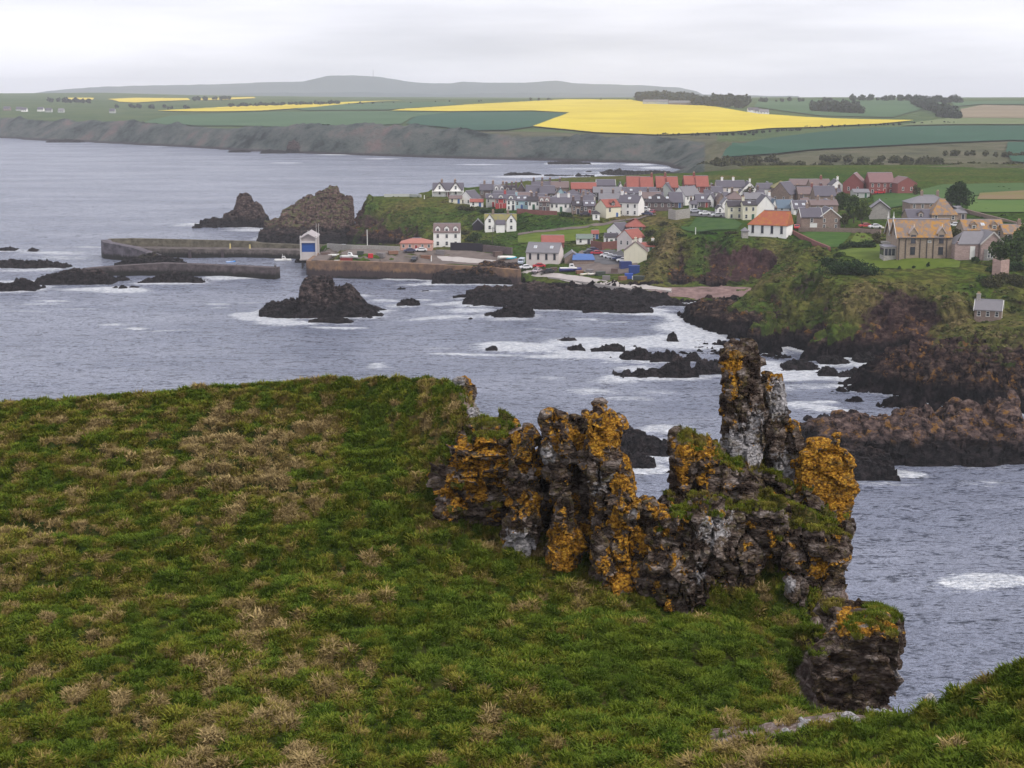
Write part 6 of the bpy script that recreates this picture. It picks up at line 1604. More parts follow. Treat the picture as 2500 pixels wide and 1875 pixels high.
# ---- small cottages, outhouses and sheds that fill the back lanes
FILL = [
 (1283,1298,495,486,478,'white','slate','tiny white outhouse behind the pale blue cottage'),(1330,1344,506,498,489,'stone','brown','low brown outhouse behind the two dormered cottage'),(1388,1400,512,503,495,'white','pale','little white lean-to behind the long white cottage'),
 (1432,1448,500,491,482,'white','slate','small white cottage above the dark stone front row'),(1516,1530,500,490,482,'dstone','dark','narrow dark cottage behind the tall white chimneys'),(1536,1560,496,486,474,'grey','pale','pale roofed cottage with a washed grey front behind the chimneys'),
 (1602,1618,492,480,468,'white','slate','white cottage below the middle gap in the red terrace'),(1604,1622,478,466,452,'brick','red','small red roofed annex filling the gap of the red terrace'),(1650,1664,480,468,456,'cream','slate','cream cottage below the red terrace, beside the grey hip'),
 (1700,1716,497,486,472,'white','brown','brown roofed white cottage above the rooflight house'),(1718,1734,490,478,464,'stone','slate','stone cottage below the right end of the red terrace'),(1728,1746,478,464,450,'brick','brown','brown roofed cottage right of the red terrace gable'),
 (1764,1782,494,482,470,'white','slate','white cottage half way up behind the cream building'),(1784,1800,490,479,468,'dstone','moss','mossy roofed outhouse behind the brown hip'),(1800,1816,486,476,464,'white','slate','white walled cottage before the slate row with white chimneys'),
 (1846,1864,488,476,464,'stone','slate','stone cottage left of the brown gabled house'),(1860,1880,502,490,478,'white','pale','white cottage behind the tall broad gable'),(1862,1884,472,458,446,'white','slate','far white cottage under the mossy hipped roof'),
 (1930,1948,486,472,460,'dstone','slate','dark cottage right of the brown gabled house'),(1952,1972,508,496,484,'stone','brown','brown outhouse behind the rooflight hall'),(2008,2024,508,498,488,'white','slate','white cottage behind the two big chimneys'),
 (2036,2056,496,482,470,'stone','brown','stone cottage left of the rounded dark tree'),(2034,2050,484,472,460,'white','slate','white walled cottage under the lone white gable'),(1990,2010,474,460,448,'brick','brown','brick cottage on the back lane left of the lone gable'),
 (1640,1656,500,490,480,'white','slate','white cottage left of the white gabled house in the middle'),(1684,1700,512,502,494,'white','slate','low white porch cottage on the village road'),(1748,1762,522,512,503,'white','dark','white cottage above the pale parked car'),
 (1890,1906,540,529,519,'stone','slate','stone outhouse between the halls'),(1310,1326,482,472,464,'white','pale','small white cottage amid the slate roofs of the back row'),(1350,1362,476,466,457,'stone','red','little red roof amid the slate roofs of the back row')]
for i, (a_, b_, y0, y1, y2, w_, r_, lab) in enumerate(FILL):
    if i % 3 == 2: G_(lab, a_, b_, y0, y1, y2, L=6, wall=w_, roof=r_, name='cottage', cat='cottage')
    else: F_(lab, a_, b_, y0, y1, y2, 6, wall=w_, roof=r_, win=(1,2), ch=(.05,) if i % 2 else (.95,), name='cottage', cat='cottage', chm=W_['dstone'] if i % 4 else W_['white'])
# ---- big stone villa on the lawn
def villa():
    h = hit(CO, 2255, 632, 340, 460); D = h[1]
    root = bpy.data.objects.new('stone_villa', None); C.objects.link(root)
    L = 14.2; Wd_ = 13.5; e, r = 5.7, 9.9
    x0 = at_dz(2190, D, h[2])[0]
    root.location = (x0, D, h[2]); root['label'] = 'big brown sandstone villa with spiked gables and orange lichened roof on the lawn'; root['category'] = 'villa'
    bm = bmesh.new(); abox(bm, 0, L, 0, 7.4, -2, e)
    prism(bm, [(0,0,e),(0,7.4,e),(0,3.7,r)], (.35,0,0)); prism(bm, [(L,0,e),(L,7.4,e),(L,3.7,r)], (-.35,0,0))
    abox(bm, .25, L-2, 7.4, Wd_, -2, e); prism(bm, [(.25,7.4,e),(.25,Wd_,e),(.25,(7.4+Wd_)/2,r-.5)], (.35,0,0)); prism(bm, [(L-2,7.4,e),(L-2,Wd_,e),(L-2,(7.4+Wd_)/2,r-.5)], (-.35,0,0))
    bmobj('wall', bm, W_['mstone'], root)
    for (y0, y1, xa, xb, rr) in ((0,7.4,-.45,L+.15,r),(7.4,Wd_,-.2,L-1.9,r-.5)):
        bm = bmesh.new(); yc = (y0+y1)/2; k = (rr-e)/(yc-y0)
        for s, ye in ((-1, y0-.3), (1, y1+.02 if y0 == 0 else y1+.3)):
            zz = e-.3*k if ye != y1+.02 else e
            prism(bm, [(xa, ye, zz), (xa, yc, rr), (xa, yc, rr+.22), (xa, ye, zz+.22)], (xb-xa, 0, 0))
        ro = bmobj('roof', bm, R_M['lichen'], root)
        bm = bmesh.new(); abox(bm, xa, xb, yc-.18, yc+.18, rr+.16, rr+.36); bmobj('ridge', bm, MAT_LEAD, ro)
        bm = bmesh.new(); tube(bm, (xa, yc, rr+.2), (xa, yc, rr+2.2), .16, .03, 6); abox(bm, xa-.22, xa+.22, yc-.22, yc+.22, rr+.5, rr+.8); bmobj('finial', bm, MAT_TRIM, ro)
        bm = bmesh.new()
        for s, ye in ((-1, y0-.3), (1, y1+.3)):
            prism(bm, [(xa, ye, e-.3*k-.1), (xa, yc, rr-.1), (xa, yc, rr+.35), (xa, ye, e-.3*k+.35)], (-.16, 0, 0))
        bmobj('bargeboard', bm, plain('stone_coping', (.50,.47,.44)), ro)
    for x in (4.0, 11.4):
        bm = bmesh.new(); abox(bm, x-1.0, x+1.0, -.12, 2.4, e-2.0, e+1.0); prism(bm, [(x-1.0,-.12,e+1.0),(x+1.0,-.12,e+1.0),(x,-.12,e+2.4)], (0,3.2,0)); d = bmobj('dormer', bm, W_['mstone'], root)
        bm = bmesh.new()
        for s in (-1, 1): prism(bm, [(x+s*1.25,-.28,e+.75),(x,-.28,e+2.5),(x,-.28,e+2.75),(x+s*1.25,-.28,e+1.0)], (0,3.6,0))
        bmobj('dormer_roof', bm, [plain('gable_coping', (.46,.38,.35))], d)
        bm = bmesh.new(); tube(bm, (x, -.2, e+2.6), (x, -.2, e+3.5), .09, .03, 5); bmobj('finial', bm, MAT_TRIM, d)
        stick('window', win_mesh(1.25, 2.2, True), root, x, -.12, e-1.6); stick('window', win_mesh(1.3, 2.0, True), root, x, 0, 1.1)
    for x in (.35, 2.1, 5.9, 7.7, 9.4, 12.9):
        bm = bmesh.new(); tube(bm, (x, -.12, -.3), (x, -.12, e-.1), .11, .11, 6); bmobj('drainpipe', bm, MAT_PIPE, root)
    bm = bmesh.new(); abox(bm, -.1, L+.1, -.42, -.28, e-.35, e-.12); bmobj('gutter', bm, MAT_PIPE, root)
    stick('window', win_mesh(.9, .5), root, 8.3, 0, e-1.4)
    # seaward end: bay, porch glazing
    for yy, z in ((3.7, 6.0), (2.6, 1.0), (5.0, 1.0), (10.4, 6.0)): stick('window', win_mesh(.9, 1.7, True), root, -.0 if yy < 7.4 else .25, yy, z, math.radians(-90))
    bm = bmesh.new(); prism(bm, [(.25,8.3,-1.5),(-1.6,9.0,-1.5),(-1.6,11.6,-1.5),(.25,12.4,-1.5)], (0,0,5.0)); b = bmobj('bay_window', bm, W_['gstone'], root)
    bm = bmesh.new(); abox(bm, -1.68, -1.60, 9.1, 11.5, .8, 3.0); bmobj('window_pane', bm, MAT_GLASS, b)
    bm = bmesh.new(); abox(bm, -3.2, -.02, 1.2, 5.8, -1.5, 2.9); pc = bmobj('porch', bm, W_['gstone'], root)
    bm = bmesh.new(); abox(bm, -3.4, -.02, 1.0, 6.0, 2.9, 3.15); bmobj('porch_roof', bm, MAT_LEAD, pc)
    bm = bmesh.new(); [abox(bm, a, a+.75, 1.12, 1.2, .7, 2.5) for a in (-3.0, -2.05, -1.1)]; abox(bm, -3.28, -3.2, 1.6, 5.4, .7, 2.5); bmobj('window_pane', bm, MAT_GLASS, pc)
    # annex
    bm = bmesh.new(); a0, a1, ae, ar = L+1.6, L+12.4, 4.4, 7.3
    xg = L+6.4
    abox(bm, L, a0+4.6, -3.2, 4.5, -3, 4.2); abox(bm, xg, a1, -4.6, 4.0, -4, ae)
    prism(bm, [(xg,-4.6,ae),(a1,-4.6,ae),((xg+a1)/2,-4.6,ar)], (0,.35,0)); an = bmobj('annex', bm, wallmat('pinkish_stone', (.36,.265,.245), .15, .4, 2.0), root)
    bm = bmesh.new(); xc = (xg+a1)/2
    for s, xe in ((-1, xg-.25), (1, a1+.25)):
        prism(bm, [(xe,-4.8,ae-.25),(xc,-4.8,ar),(xc,-4.8,ar+.2),(xe,-4.8,ae-.05)], (0,9.2,0))
    prism(bm, [(L+.6,-3.4,4.1),(xg+1,-3.4,4.1),(xg+2,.6,7.0),(L+3.0,.6,7.0)], (0,.1,.2)); prism(bm, [(L-.1,-3.3,4.0),(L-.1,4.4,4.0),(L+3.0,.6,7.0)], (.1,0,.2))
    ar_ = bmobj('roof', bm, R_M['pale'], root)
    bm = bmesh.new()
    for s, xe in ((-1, xg-.3), (1, a1+.3)): prism(bm, [(xe,-4.8,ae-.4),(xc,-4.8,ar-.1),(xc,-4.8,ar+.32),(xe,-4.8,ae+.02)], (0,-.14,0))
    bmobj('bargeboard', bm, plain('stone_coping_annex', (.50,.47,.44)), ar_)
    bm = bmesh.new(); prism(bm, [(xc-2.2,-4.6,-3),(xc-1.6,-5.7,-3),(xc+.2,-5.7,-3),(xc+.8,-4.6,-3)], (0,0,6.0)); ba = bmobj('bay_window', bm, W_['gstone'], root)
    for i, x in enumerate((-1.25, -.55)): stick('window', win_mesh(.62, 1.7), ba, xc+x, -5.7, .9)
    stick('door', door_mesh(1.1, 3.3, MAT_TRIM), root, L+4.6, -3.2, .2)
    return root
villa()

# ---- lifeboat station
def lifeboat():
    D = 505.0; z0 = 1.2
    c = at_dz(754.5, D, z0); root = bpy.data.objects.new('lifeboat_station', None); C.objects.link(root); root.location = (c[0], D, 0); root.rotation_euler = (0, 0, math.radians(3))
    root['label'] = 'tall narrow boathouse on stilts with a bright blue roller door beside the harbour mouth'; root['category'] = 'boathouse'
    w = 2.6; zb = CAMH-D*depth_tan(632); ze = CAMH-D*depth_tan(582); zr = ze+1.5
    mcl = plain('pale_cladding', (.40,.35,.34), .7, .15)
    bm = bmesh.new(); abox(bm, -w, w, 0, 14, zb, ze); prism(bm, [(-w,0,ze),(w,0,ze),(0,0,zr)], (0,14,0)); bmobj('wall', bm, mcl, root)
    bm = bmesh.new()
    for s in (-1, 1): prism(bm, [(s*(w+.3),-.9,ze-.15),(0,-.9,zr),(0,-.9,zr+.25),(s*(w+.3),-.9,ze+.1)], (0,15.2,0))
    ro = bmobj('roof', bm, plain('station_roof', (.38,.34,.34)), root)
    bm = bmesh.new(); tube(bm, (0,-.8,zr), (0,-.8,zr+1.3), .12, .04); abox(bm, -.3, .3, -.9, -.7, zr+.3, zr+.5); bmobj('finial', bm, MAT_TRIM, ro)
    bm = bmesh.new()
    for s in (-1, 1):
        abox(bm, s*(w+.02)-.25, s*(w+.02)+.25, -.75, -.1, zb-.5, ze+.9)
    abox(bm, -w, w, -.6, -.1, ze-1.5, ze-.9); bmobj('door_frame', bm, plain('station_frame', (.52,.49,.48), .7, .1), root)
    bm = bmesh.new(); zt, zm = CAMH-D*depth_tan(592), CAMH-D*depth_tan(615); abox(bm, -w+.35, w-.35, -.12, .1, zm, zt)
    for i in range(6): abox(bm, -w+.35, w-.35, -.17, -.12, zm+.1+i*(zt-zm)/6, zm+.2+i*(zt-zm)/6)
    bmobj('roller_door', bm, MAT_BLUE, root)
    bm = bmesh.new(); abox(bm, -w+.3, w-.3, -.3, .1, zb, zm)
    for i in range(5): abox(bm, -w+.6+i*.95, -w+.75+i*.95, -.38, -.3, zb, zm-.1)
    bmobj('slip_gate', bm, plain('slip_gate', (.52,.48,.47)), root)
    for (x, y) in [(a, b) for a in (-w+.2, -.8, .8, w-.2) for b in (.3, 4, 8)]:
        bm = bmesh.new(); tube(bm, (x, y, -2), (x, y, zb), .16); bmobj('pile', bm, MAT_PIPE, root)
    bm = bmesh.new(); abox(bm, -w-.5, w+.5, -1.2, 14, zb-.35, zb+.02); bmobj('deck', bm, MAT_CONC, root)
    for x in (w+.1, w+.9):
        bm = bmesh.new(); tube(bm, (x, 1, zb), (x, 1, zr+3.5), .07, .04); bmobj('aerial', bm, MAT_TRIM, root)
lifeboat()

# ---- harbour masonry
def qm():
    m = M('harbour_masonry', .9, .2); z = m.xyz()[2]; p = m.pos()
    n = m.noise(.35, 7, .65); n2 = m.noise(1.6, 5, .6, m.pos((1, 1, .3)))
    c = m.ramp(n, [(.3, (.095,.060,.050)), (.5, (.20,.125,.085)), (.62, (.27,.16,.085)), (.8, (.30,.22,.17))])
    zz = m.math('ADD', z, m.math('MULTIPLY', m.math('SUBTRACT', n2, .5), 2.2))
    c = m.mix(m.step(zz, 3.3, 2.2), c, m.mix(n, (.030,.022,.024), (.09,.065,.062)))
    c = m.mix(m.step(zz, 1.0, .3), c, (.018,.017,.017))
    br = m.n.new('ShaderNodeTexBrick'); m.L(m.pos((1,1,1), (math.pi/2,0,0)), br.inputs['Vector']); br.inputs['Scale'].default_value = .9; br.inputs['Mortar Size'].default_value = .03
    return m.done(c, m.bump(n2, .8, .2, m.bump(br.outputs['Fac'], .5, .08)))
MAT_QUAY = qm()
def masonry(name, col):
    m = M(name, .9, .2); z = m.xyz()[2]; n = m.noise(.4, 7, .68); n2 = m.noise(1.6, 5, .6, m.pos((1, 1, .25)))
    v = m.vor(.55, m.pos((1, 1, 1.9)), 'F1', 'Color'); ed = m.vor(.55, m.pos((1, 1, 1.9)), 'DISTANCE_TO_EDGE')
    c = m.mix(m.step(n, .35, .65), tuple(x*.5 for x in col), tuple(x*1.5 for x in col)); c = m.mix(.25, c, m.mix(v, tuple(x*.4 for x in col), tuple(x*1.8 for x in col)))
    zz = m.math('ADD', z, m.math('MULTIPLY', m.math('SUBTRACT', n2, .5), 2.0)); c = m.mix(m.step(zz, 2.4, 1.2), c, (.018,.017,.015))
    return m.done(c, m.bump(m.step(ed, 0, .06), .8, .12, m.bump(n, .8, .25)))
MAT_PIER = masonry('pier_masonry', (.11,.092,.085))
def stripwall(name, pts, h0, h1, th, mat, parent=None, jag=0, seed=0, **props):
    """a wall that follows a line of places; pts (X, Y, top z) ; h0 below"""
    bm = bmesh.new(); r = random.Random(seed); rings = []
    fine = []
    for a, b in zip(pts[:-1], pts[1:]):
        n = max(1, int(math.hypot(a[0]-b[0], a[1]-b[1])/3))
        for i in range(n): fine.append(tuple(a[j]+(b[j]-a[j])*i/n for j in range(3)))
    fine.append(pts[-1])
    for i, p in enumerate(fine):
        q = fine[min(i+1, len(fine)-1)]; o = fine[max(i-1, 0)]
        d = Vector((q[0]-o[0], q[1]-o[1])).normalized(); nrm = Vector((-d.y, d.x))*th/2
        jz = r.uniform(-jag, jag)
        top = p[2]+jz; bot = h0 if h0 is not None else p[2]-h1
        rings.append([bm.verts.new((p[0]+s*nrm.x*k, p[1]+s*nrm.y*k, z)) for s, z, k in ((1,bot,1.1),(1,top,1),(-1,top,1),(-1,bot,1.1))])
    for a, b in zip(rings[:-1], rings[1:]):
        for i in range(4): bm.faces.new((a[i], a[(i+1)%4], b[(i+1)%4], b[i]))
    bm.faces.new(rings[0]); bm.faces.new(rings[-1][::-1])
    return bmobj(name, bm, mat, parent, **props)
def bz(px, py, ztop):   # wall foot seen at (px,py) on the water, carried up to ztop
    a = at_z(px, py, 0); return (a[0], a[1], ztop)
q = stripwall('harbour_wall', [bz(757,676,5.0), bz(780,678,5.7), bz(900,680,5.6), bz(1000,683,5.5), bz(1100,688,5.4), bz(1200,692,5.3), bz(1268,697,5.0)], -2.5, 0, 2.2, MAT_QUAY, label='long brown harbour wall with a dark weedy base, right of the boathouse', category='harbour wall')
bm = bmesh.new(); p_ = bz(757,672,5.0); abox(bm, p_[0]-1.2, p_[0]+3.2, p_[1], p_[1]+26, -2.5, 4.7); bmobj('wall_end', bm, MAT_QUAY, q)
bm = bmesh.new(); abox(bm, p_[0]+.5, p_[0]+5.5, p_[1]+.4, p_[1]+24, 4.3, 5.05); bmobj('deck', bm, MAT_TARM2, q)
def hz(px, py, z): return at_z(px, py, z)
# outer pier: quay deck with a higher parapet behind
o1 = [at_dz(x, d, 3.2) for x, d in ((330,548),(400,545),(520,543),(640,541),(735,538),(800,538))]
op = stripwall('outer_pier', o1, -2, 0, 7.0, MAT_PIER, label='long outer pier with a raised parapet on its seaward side', category='pier')
o2 = [at_dz(x, d, z) for x, d, z in ((264,548,6.2),(320,551,6.1),(420,550,5.9),(560,548,5.6),(620,547,5.4),(640,547,4.8),(735,544,4.5),(800,543,4.5))]
stripwall('parapet', o2, -2, 0, 1.6, masonry('parapet_masonry', (.13,.115,.085)), op)
for x in (465, 545, 635, 700):
    bm = bmesh.new(); c = at_dz(x, 540, 0); abox(bm, c[0]-.5, c[0]+.5, c[1]-1.4, c[1]-.2, -2, 3.0); bmobj('ladder_recess', bm, MAT_DTRIM, op)
for x, hh_ in ((562,1.8),(610,1.5)):
    bm = bmesh.new(); c = at_dz(x, 542, 3.2); tube(bm, (c[0], c[1], 3.2), (c[0], c[1], 3.2+hh_), .35, .25, 8); bmobj('mooring_post', bm, plain('yellow_paint', (.55,.45,.2)), op)
arm = [at_dz(258,545,6.2), at_dz(263,538,6.0), at_dz(330,530,5.0), at_dz(396,522,2.4)]
stripwall('breakwater_arm', arm, -2, 0, 3.4, masonry('arm_masonry', (.115,.10,.115)), label='sloping breakwater arm running back from the end of the outer pier', category='breakwater')
fp = [at_dz(x, d, z) for x, d, z in ((170,486,1.6),(220,487,2.6),(300,488,3.3),(400,489,4.0),(500,486,3.9),(600,482,3.8),(677,478.5,3.7))]
f_ = stripwall('front_pier', fp, -2, 0, 3.6, masonry('front_pier_stone', (.085,.068,.070)), label='dark front pier between the rocks and the harbour mouth', category='pier')
bm = bmesh.new(); c = at_dz(672, 479, 3.7); tube(bm, (c[0], c[1], 3.6), (c[0], c[1], 4.4), .35, .3, 8); bmobj('bollard', bm, MAT_PIPE, f_)
R_('low green topped rock at the elbow between breakwater arm and front pier', [(290,642),(330,628),(360,622),(395,621),(430,632),(450,642)], 648, 4, 301, .2, 0, .9, name='shore_rock')
R_('dark ledge under the front pier', [(190,668),(300,664),(400,662),(470,664),(520,672)], 672, 3, 305, .2, 0, 0, name='shore_rock', amp=.3)
R_('dark rock at the water beside the boathouse inside the harbour', [(722,634),(738,627),(752,628),(775,634)], 643, 2.5, 307, .1, name='shore_rock')
def walk(label, pxs, h, th, mat, name='garden_wall', cat='wall', r0=380, g=None, jag=.05, **kw):
    P = [hit(g or CO, x, y, r0, 880) for x, y in pxs]; P = [p for p in P if p]
    return stripwall(name, [(p[0], p[1], p[2]+h) for p in P], None, h+1.2, th, mat, label=label, category=cat, jag=jag, **kw)
walk('red stone garden wall below the low white annex', [(1443,606),(1470,610),(1508,606)], 2.6, .5, W_['rstone'])
walk('dark stone retaining wall beside the village road above the scrub slope', [(1633,534),(1650,537),(1684,532)], 3.4, .6, W_['gstone'], r0=440)
walk('dark wall at the back of the quay yard', [(1100,612),(1140,613),(1178,615)], 2.8, .6, W_['dark'], r0=440)
walk('brown stone wall at the back of the quay yard beside the dark one', [(1180,615),(1220,619),(1250,622)], 2.4, .6, W_['dstone'], r0=440)
walk('brown wall slanting down beside the paddock', [(1922,566),(1950,580),(1985,598),(2025,614)], 1.3, .6, W_['rstone'])
walk('long stone wall between the paddock and the village', [(1950,566),(2030,567),(2100,569),(2150,572)], 1.4, .6, W_['stone'])
walk('low wall around the far edge of the village field', [(2230,500),(2330,512),(2420,536),(2500,556)], 1.2, .6, W_['stone'])
walk('broken pink stone wall right of the annex of the big villa', [(2422,672),(2440,678),(2460,674)], 4.0, .5, wallmat('pink_rubble', (.36,.25,.22), .2, .5, 1.5), r0=330)
walk('red garden wall below the painted terrace', [(1262,520),(1310,524),(1360,526)], 1.6, .5, W_['rstone'])
walk('grey quay wall on the inner side of the harbour yard', [(800,607),(860,609),(930,611),(975,613)], 1.6, .6, W_['gstone'], r0=470)
walk('long low concrete wall on top of the headland above the stacks', [(938,481),(1000,480),(1028,482)], 1.2, .5, W_['grey'], r0=560)
walk('low kerb wall of the harbour road on the reef side', [(1340,680),(1420,692),(1500,705),(1560,712),(1640,716)], .5, .5, MAT_CONC, r0=400)

# ---- poles
def pole(label, px, py, h, mat=MAT_DTRIM, r=.09, name='pole', cat='pole', arm=0, g=None, r0=330):
    p = hit(g or CO, px, py, r0, 880)
    if not p: return
    root = bpy.data.objects.new(name, None); C.objects.link(root); root.location = p; root['label'] = label; root['category'] = cat
    bm = bmesh.new(); tube(bm, (0,0,-.5), (0,0,h), r, r*.7); bmobj('shaft', bm, mat, root)
    if arm:
        bm = bmesh.new(); tube(bm, (-arm,0,h-.5), (arm,0,h-.5), .05); bmobj('crossarm', bm, mat, root)
    return root
pole('white flagpole standing on the quay left of the pink bungalow', 897, 606, 6.6, MAT_TRIM, .16, 'flagpole', 'flagpole')
pole('white marker post on the harbour wall, near the slipway', 1053, 640, 2.2, MAT_TRIM, .25, 'marker_post', 'post')
pole('white post standing on the green mound', 1698, 572, 2.2, MAT_TRIM, .16, 'marker_post', 'post', r0=420)
pole('slim dark post on the harbour wall left of the red crate', 833, 641, 4.0, MAT_DTRIM, .12)
pole('slim post on the harbour wall, midway along', 928, 643, 3.2, MAT_DTRIM, .12)
pole('telegraph pole below the long white cottage', 1400, 545, 6.0, MAT_DTRIM, .1, 'telegraph_pole', 'pole', .7)
pole('telegraph pole on the green bank by the harbour house', 1203, 606, 7.5, MAT_DTRIM, .1, 'telegraph_pole', 'pole', .7)
pole('pale post on the skyline of the headland', 1036, 486, 1.6, MAT_TRIM, .2, 'marker_post', 'post')

# ---- vehicles and boats
def carm(col): return M('car_paint', .3, .5).done(col)
_cm = {}
def car(label, px, py, rz, col, kind='car', g=None):
    p = hit(CO, px, py, 380, 880)
    if not p: print('no car', label); return
    if kind not in _cm:
        s = 1.0
        prof = {'car': [(-2.05,.35),(-2.1,.75),(-1.75,.92),(-1.1,.98),(-.55,1.42),(.75,1.45),(1.45,1.0),(2.0,.92),(2.08,.6),(2.05,.35)],
                'van': [(-2.4,.35),(-2.45,1.0),(-1.9,1.25),(-1.4,2.0),(2.4,2.05),(2.45,.35)]}[kind]
        def body(w, pr, taper=0):
            bm = bmesh.new(); prism(bm, [(x, -w, z) for x, z in pr], (0, 2*w, 0)); bmesh.ops.bevel(bm, geom=bm.edges[:], offset=.05, segments=1, affect='EDGES'); return bm
        b = body(.86, prof); me = bpy.data.meshes.new('body'); bmesh.ops.recalc_face_normals(b, faces=b.faces); b.to_mesh(me); b.free()
        gl = bmesh.new()
        if kind == 'car':
            for s in (-1, 1): prism(gl, [(-.95,s*.87,1.0),(-.5,s*.87,1.34),(.7,s*.87,1.36),(1.25,s*.87,1.02)], (0,s*.02,0))
            prism(gl, [(-1.13,-.7,1.0),(-1.13,.7,1.0),(-.62,.62,1.42),(-.62,-.62,1.42)], (-.03,0,.01)); prism(gl, [(1.45,-.7,1.04),(1.45,.7,1.04),(.82,.62,1.44),(.82,-.62,1.44)], (.03,0,.01))
        else:
            for s in (-1, 1): prism(gl, [(-1.75,s*.87,1.25),(-1.4,s*.87,1.8),(-.4,s*.87,1.8),(-.4,s*.87,1.25)], (0,s*.02,0))
            prism(gl, [(-1.93,-.75,1.28),(-1.93,.75,1.28),(-1.46,.7,1.92),(-1.46,-.7,1.92)], (-.03,0,.01))
        mg = bpy.data.meshes.new('windows'); gl.to_mesh(mg); gl.free(); mg.materials.append(MAT_GLASS)
        wb = bmesh.new(); tube(wb, (0,-.1,0), (0,.1,0), .32, .32, 10); mw = bpy.data.meshes.new('wheel'); wb.to_mesh(mw); wb.free(); mw.materials.append(M('tyre').done((.02,.02,.022)))
        _cm[kind] = (me, mg, mw)
    me, mg, mw = _cm[kind]; me = me.copy(); me.materials.append(carm(col))
    r = bpy.data.objects.new('parked_car' if kind == 'car' else 'parked_van', None); C.objects.link(r); r.location = (p[0], p[1], p[2]+.32); r.rotation_euler = (0, 0, math.radians(rz))
    r['label'] = label; r['category'] = kind; r['group'] = 'parked cars and vans'
    link('body', me, r); link('windows', mg, r)
    for x in (-1.3, 1.3):
        for y in (-.8, .8): o = link('wheel', mw, r); o.location = (x, y, .32)
for a in [('red car parked in front of the harbour house',1316,657,5,(.45,.02,.03)),('silver pink car nose down on the harbour road below the red car',1311,668,60,(.45,.38,.40)),('black car beside the silver one on the harbour road',1338,669,10,(.03,.03,.035)),
          ('white car at the reef edge left of the red car',1283,662,15,(.72,.72,.74)),('white car, first of the row in the harbour car park',1480,630,-10,(.72,.73,.75)),('white car, second of the row in the harbour car park',1489,633,-10,(.66,.67,.70)),
          ('silver car, middle of the row in the harbour car park',1500,636,-10,(.35,.36,.42)),('dark blue car, fourth of the row in the harbour car park',1511,639,-10,(.04,.05,.12)),('white car by the plain white gable at the end of the row',1521,642,-8,(.74,.74,.76)),
          ('dark car at the back of the harbour car park',1438,622,8,(.05,.05,.07)),('red car at the back of the harbour car park',1456,624,8,(.42,.03,.05)),('second dark car at the back of the harbour car park',1447,616,8,(.04,.04,.09)),
          ('white saloon on the village road above the mound',1720,527,4,(.78,.78,.78)),('pale car beside the cream building on the village road',1750,531,8,(.60,.61,.62)),('silver car near the stone retaining wall',1695,521,0,(.45,.46,.5)),
          ('dark blue car below the white house with tall chimneys',1580,528,-20,(.05,.06,.12)),('dark red car beside the dark hipped house',1592,524,70,(.3,.03,.06)),('red car under the brick houses',2147,476,10,(.5,.02,.03)),('red car between the church hall and the stone villa',1945,562,80,(.5,.03,.04)),
          ('white car behind the stone wall near the trees',2136,560,5,(.72,.72,.74)),('small red car behind the stone wall near the trees',2112,558,5,(.45,.06,.06)),('white car behind the ridge of the big stone villa',2330,556,5,(.7,.7,.72)),('dark car in front of the pink bungalow',1000,618,10,(.06,.06,.12)),('white car in front of the pink bungalow',1028,616,10,(.74,.74,.75)),
          ('dark car right of the long white cottage',1428,529,5,(.06,.05,.07)),('dark car beside the tall white house on the quay',1012,640,80,(.05,.05,.06))]:
    car(*a)
for a in [('white van parked beside the white house with tall chimneys',1571,519,160,(.75,.75,.76),'van'),('white van with dark windows nose to tail with the other van',1583,513,165,(.72,.72,.74),'van'),('blue and white van left of the harbour house',1273,648,80,(.5,.55,.65),'van')]:
    car(*a)
def hull(n=9, L=5, B=.9, Hh=1.0):
    bm = bmesh.new(); rings = []
    for i in range(n):
        t = i/(n-1); w = B*(math.sin(min(1, (1-t)*1.8+.02)*math.pi/2))**.8*(.82 if t == 0 else 1); sh = .28*(t**2)+.08*(1-t)**2; x = -L/2+L*t
        rings.append([bm.verts.new(p) for p in ((x, -w, Hh+sh), (x, -w*.8, Hh*.4), (x+(.3*t), 0, 0.02+.35*t**3), (x, w*.8, Hh*.4), (x, w, Hh+sh))])
    for a, b in zip(rings[:-1], rings[1:]):
        for i in range(4): bm.faces.new((a[i], a[i+1], b[i+1], b[i]))
        bm.faces.new((a[4], a[0], b[0], b[4]))
    bm.faces.new(rings[0]); bm.faces.new(rings[-1][::-1]); return bm
def boat(label, px, py, L, rz, hc, cabin=None, z=None, tilt=0, deck=(.6,.6,.6), mast=0, up=False):
    p = at_z(px, py, z) if z is not None else hit(CO, px, py, 420, 880)
    if not p: print('no boat', label); return
    r = bpy.data.objects.new('boat', None); C.objects.link(r); r.location = (p[0], p[1], p[2]-(.3 if z is not None else 0)); r.rotation_euler = (math.radians(tilt), 0, math.radians(rz))
    if up: r.rotation_euler = (math.radians(155), math.radians(0), math.radians(rz)); r.location = (p[0], p[1], p[2]+1.4)
    r['label'] = label; r['category'] = 'boat'
    bmobj('hull', hull(9, L, L*.17, L*.16), M('boat_paint', .4, .4).done(hc), r, True)
    bm = bmesh.new(); abox(bm, -L*.46, L*.3, -L*.16, L*.16, L*.165, L*.19); bmobj('gunwale', bm, MAT_TRIM, r)
    if cabin:
        bm = bmesh.new(); prism(bm, [(-L*.05,-L*.1,L*.17),(L*.22,-L*.1,L*.17),(L*.14,-L*.1,L*.36),(-L*.03,-L*.1,L*.36)], (0,L*.2,0)); cb = bmobj('cabin', bm, M('cabin_paint', .5).done(cabin), r)
        bm = bmesh.new(); abox(bm, 0, L*.12, -L*.105, L*.105, L*.27, L*.33); bmobj('window', bm, MAT_GLASS, cb)
    if mast:
        bm = bmesh.new(); tube(bm, (0,0,L*.2), (0,0,L*.2+mast), .06, .04); bmobj('mast', bm, MAT_TRIM, r)
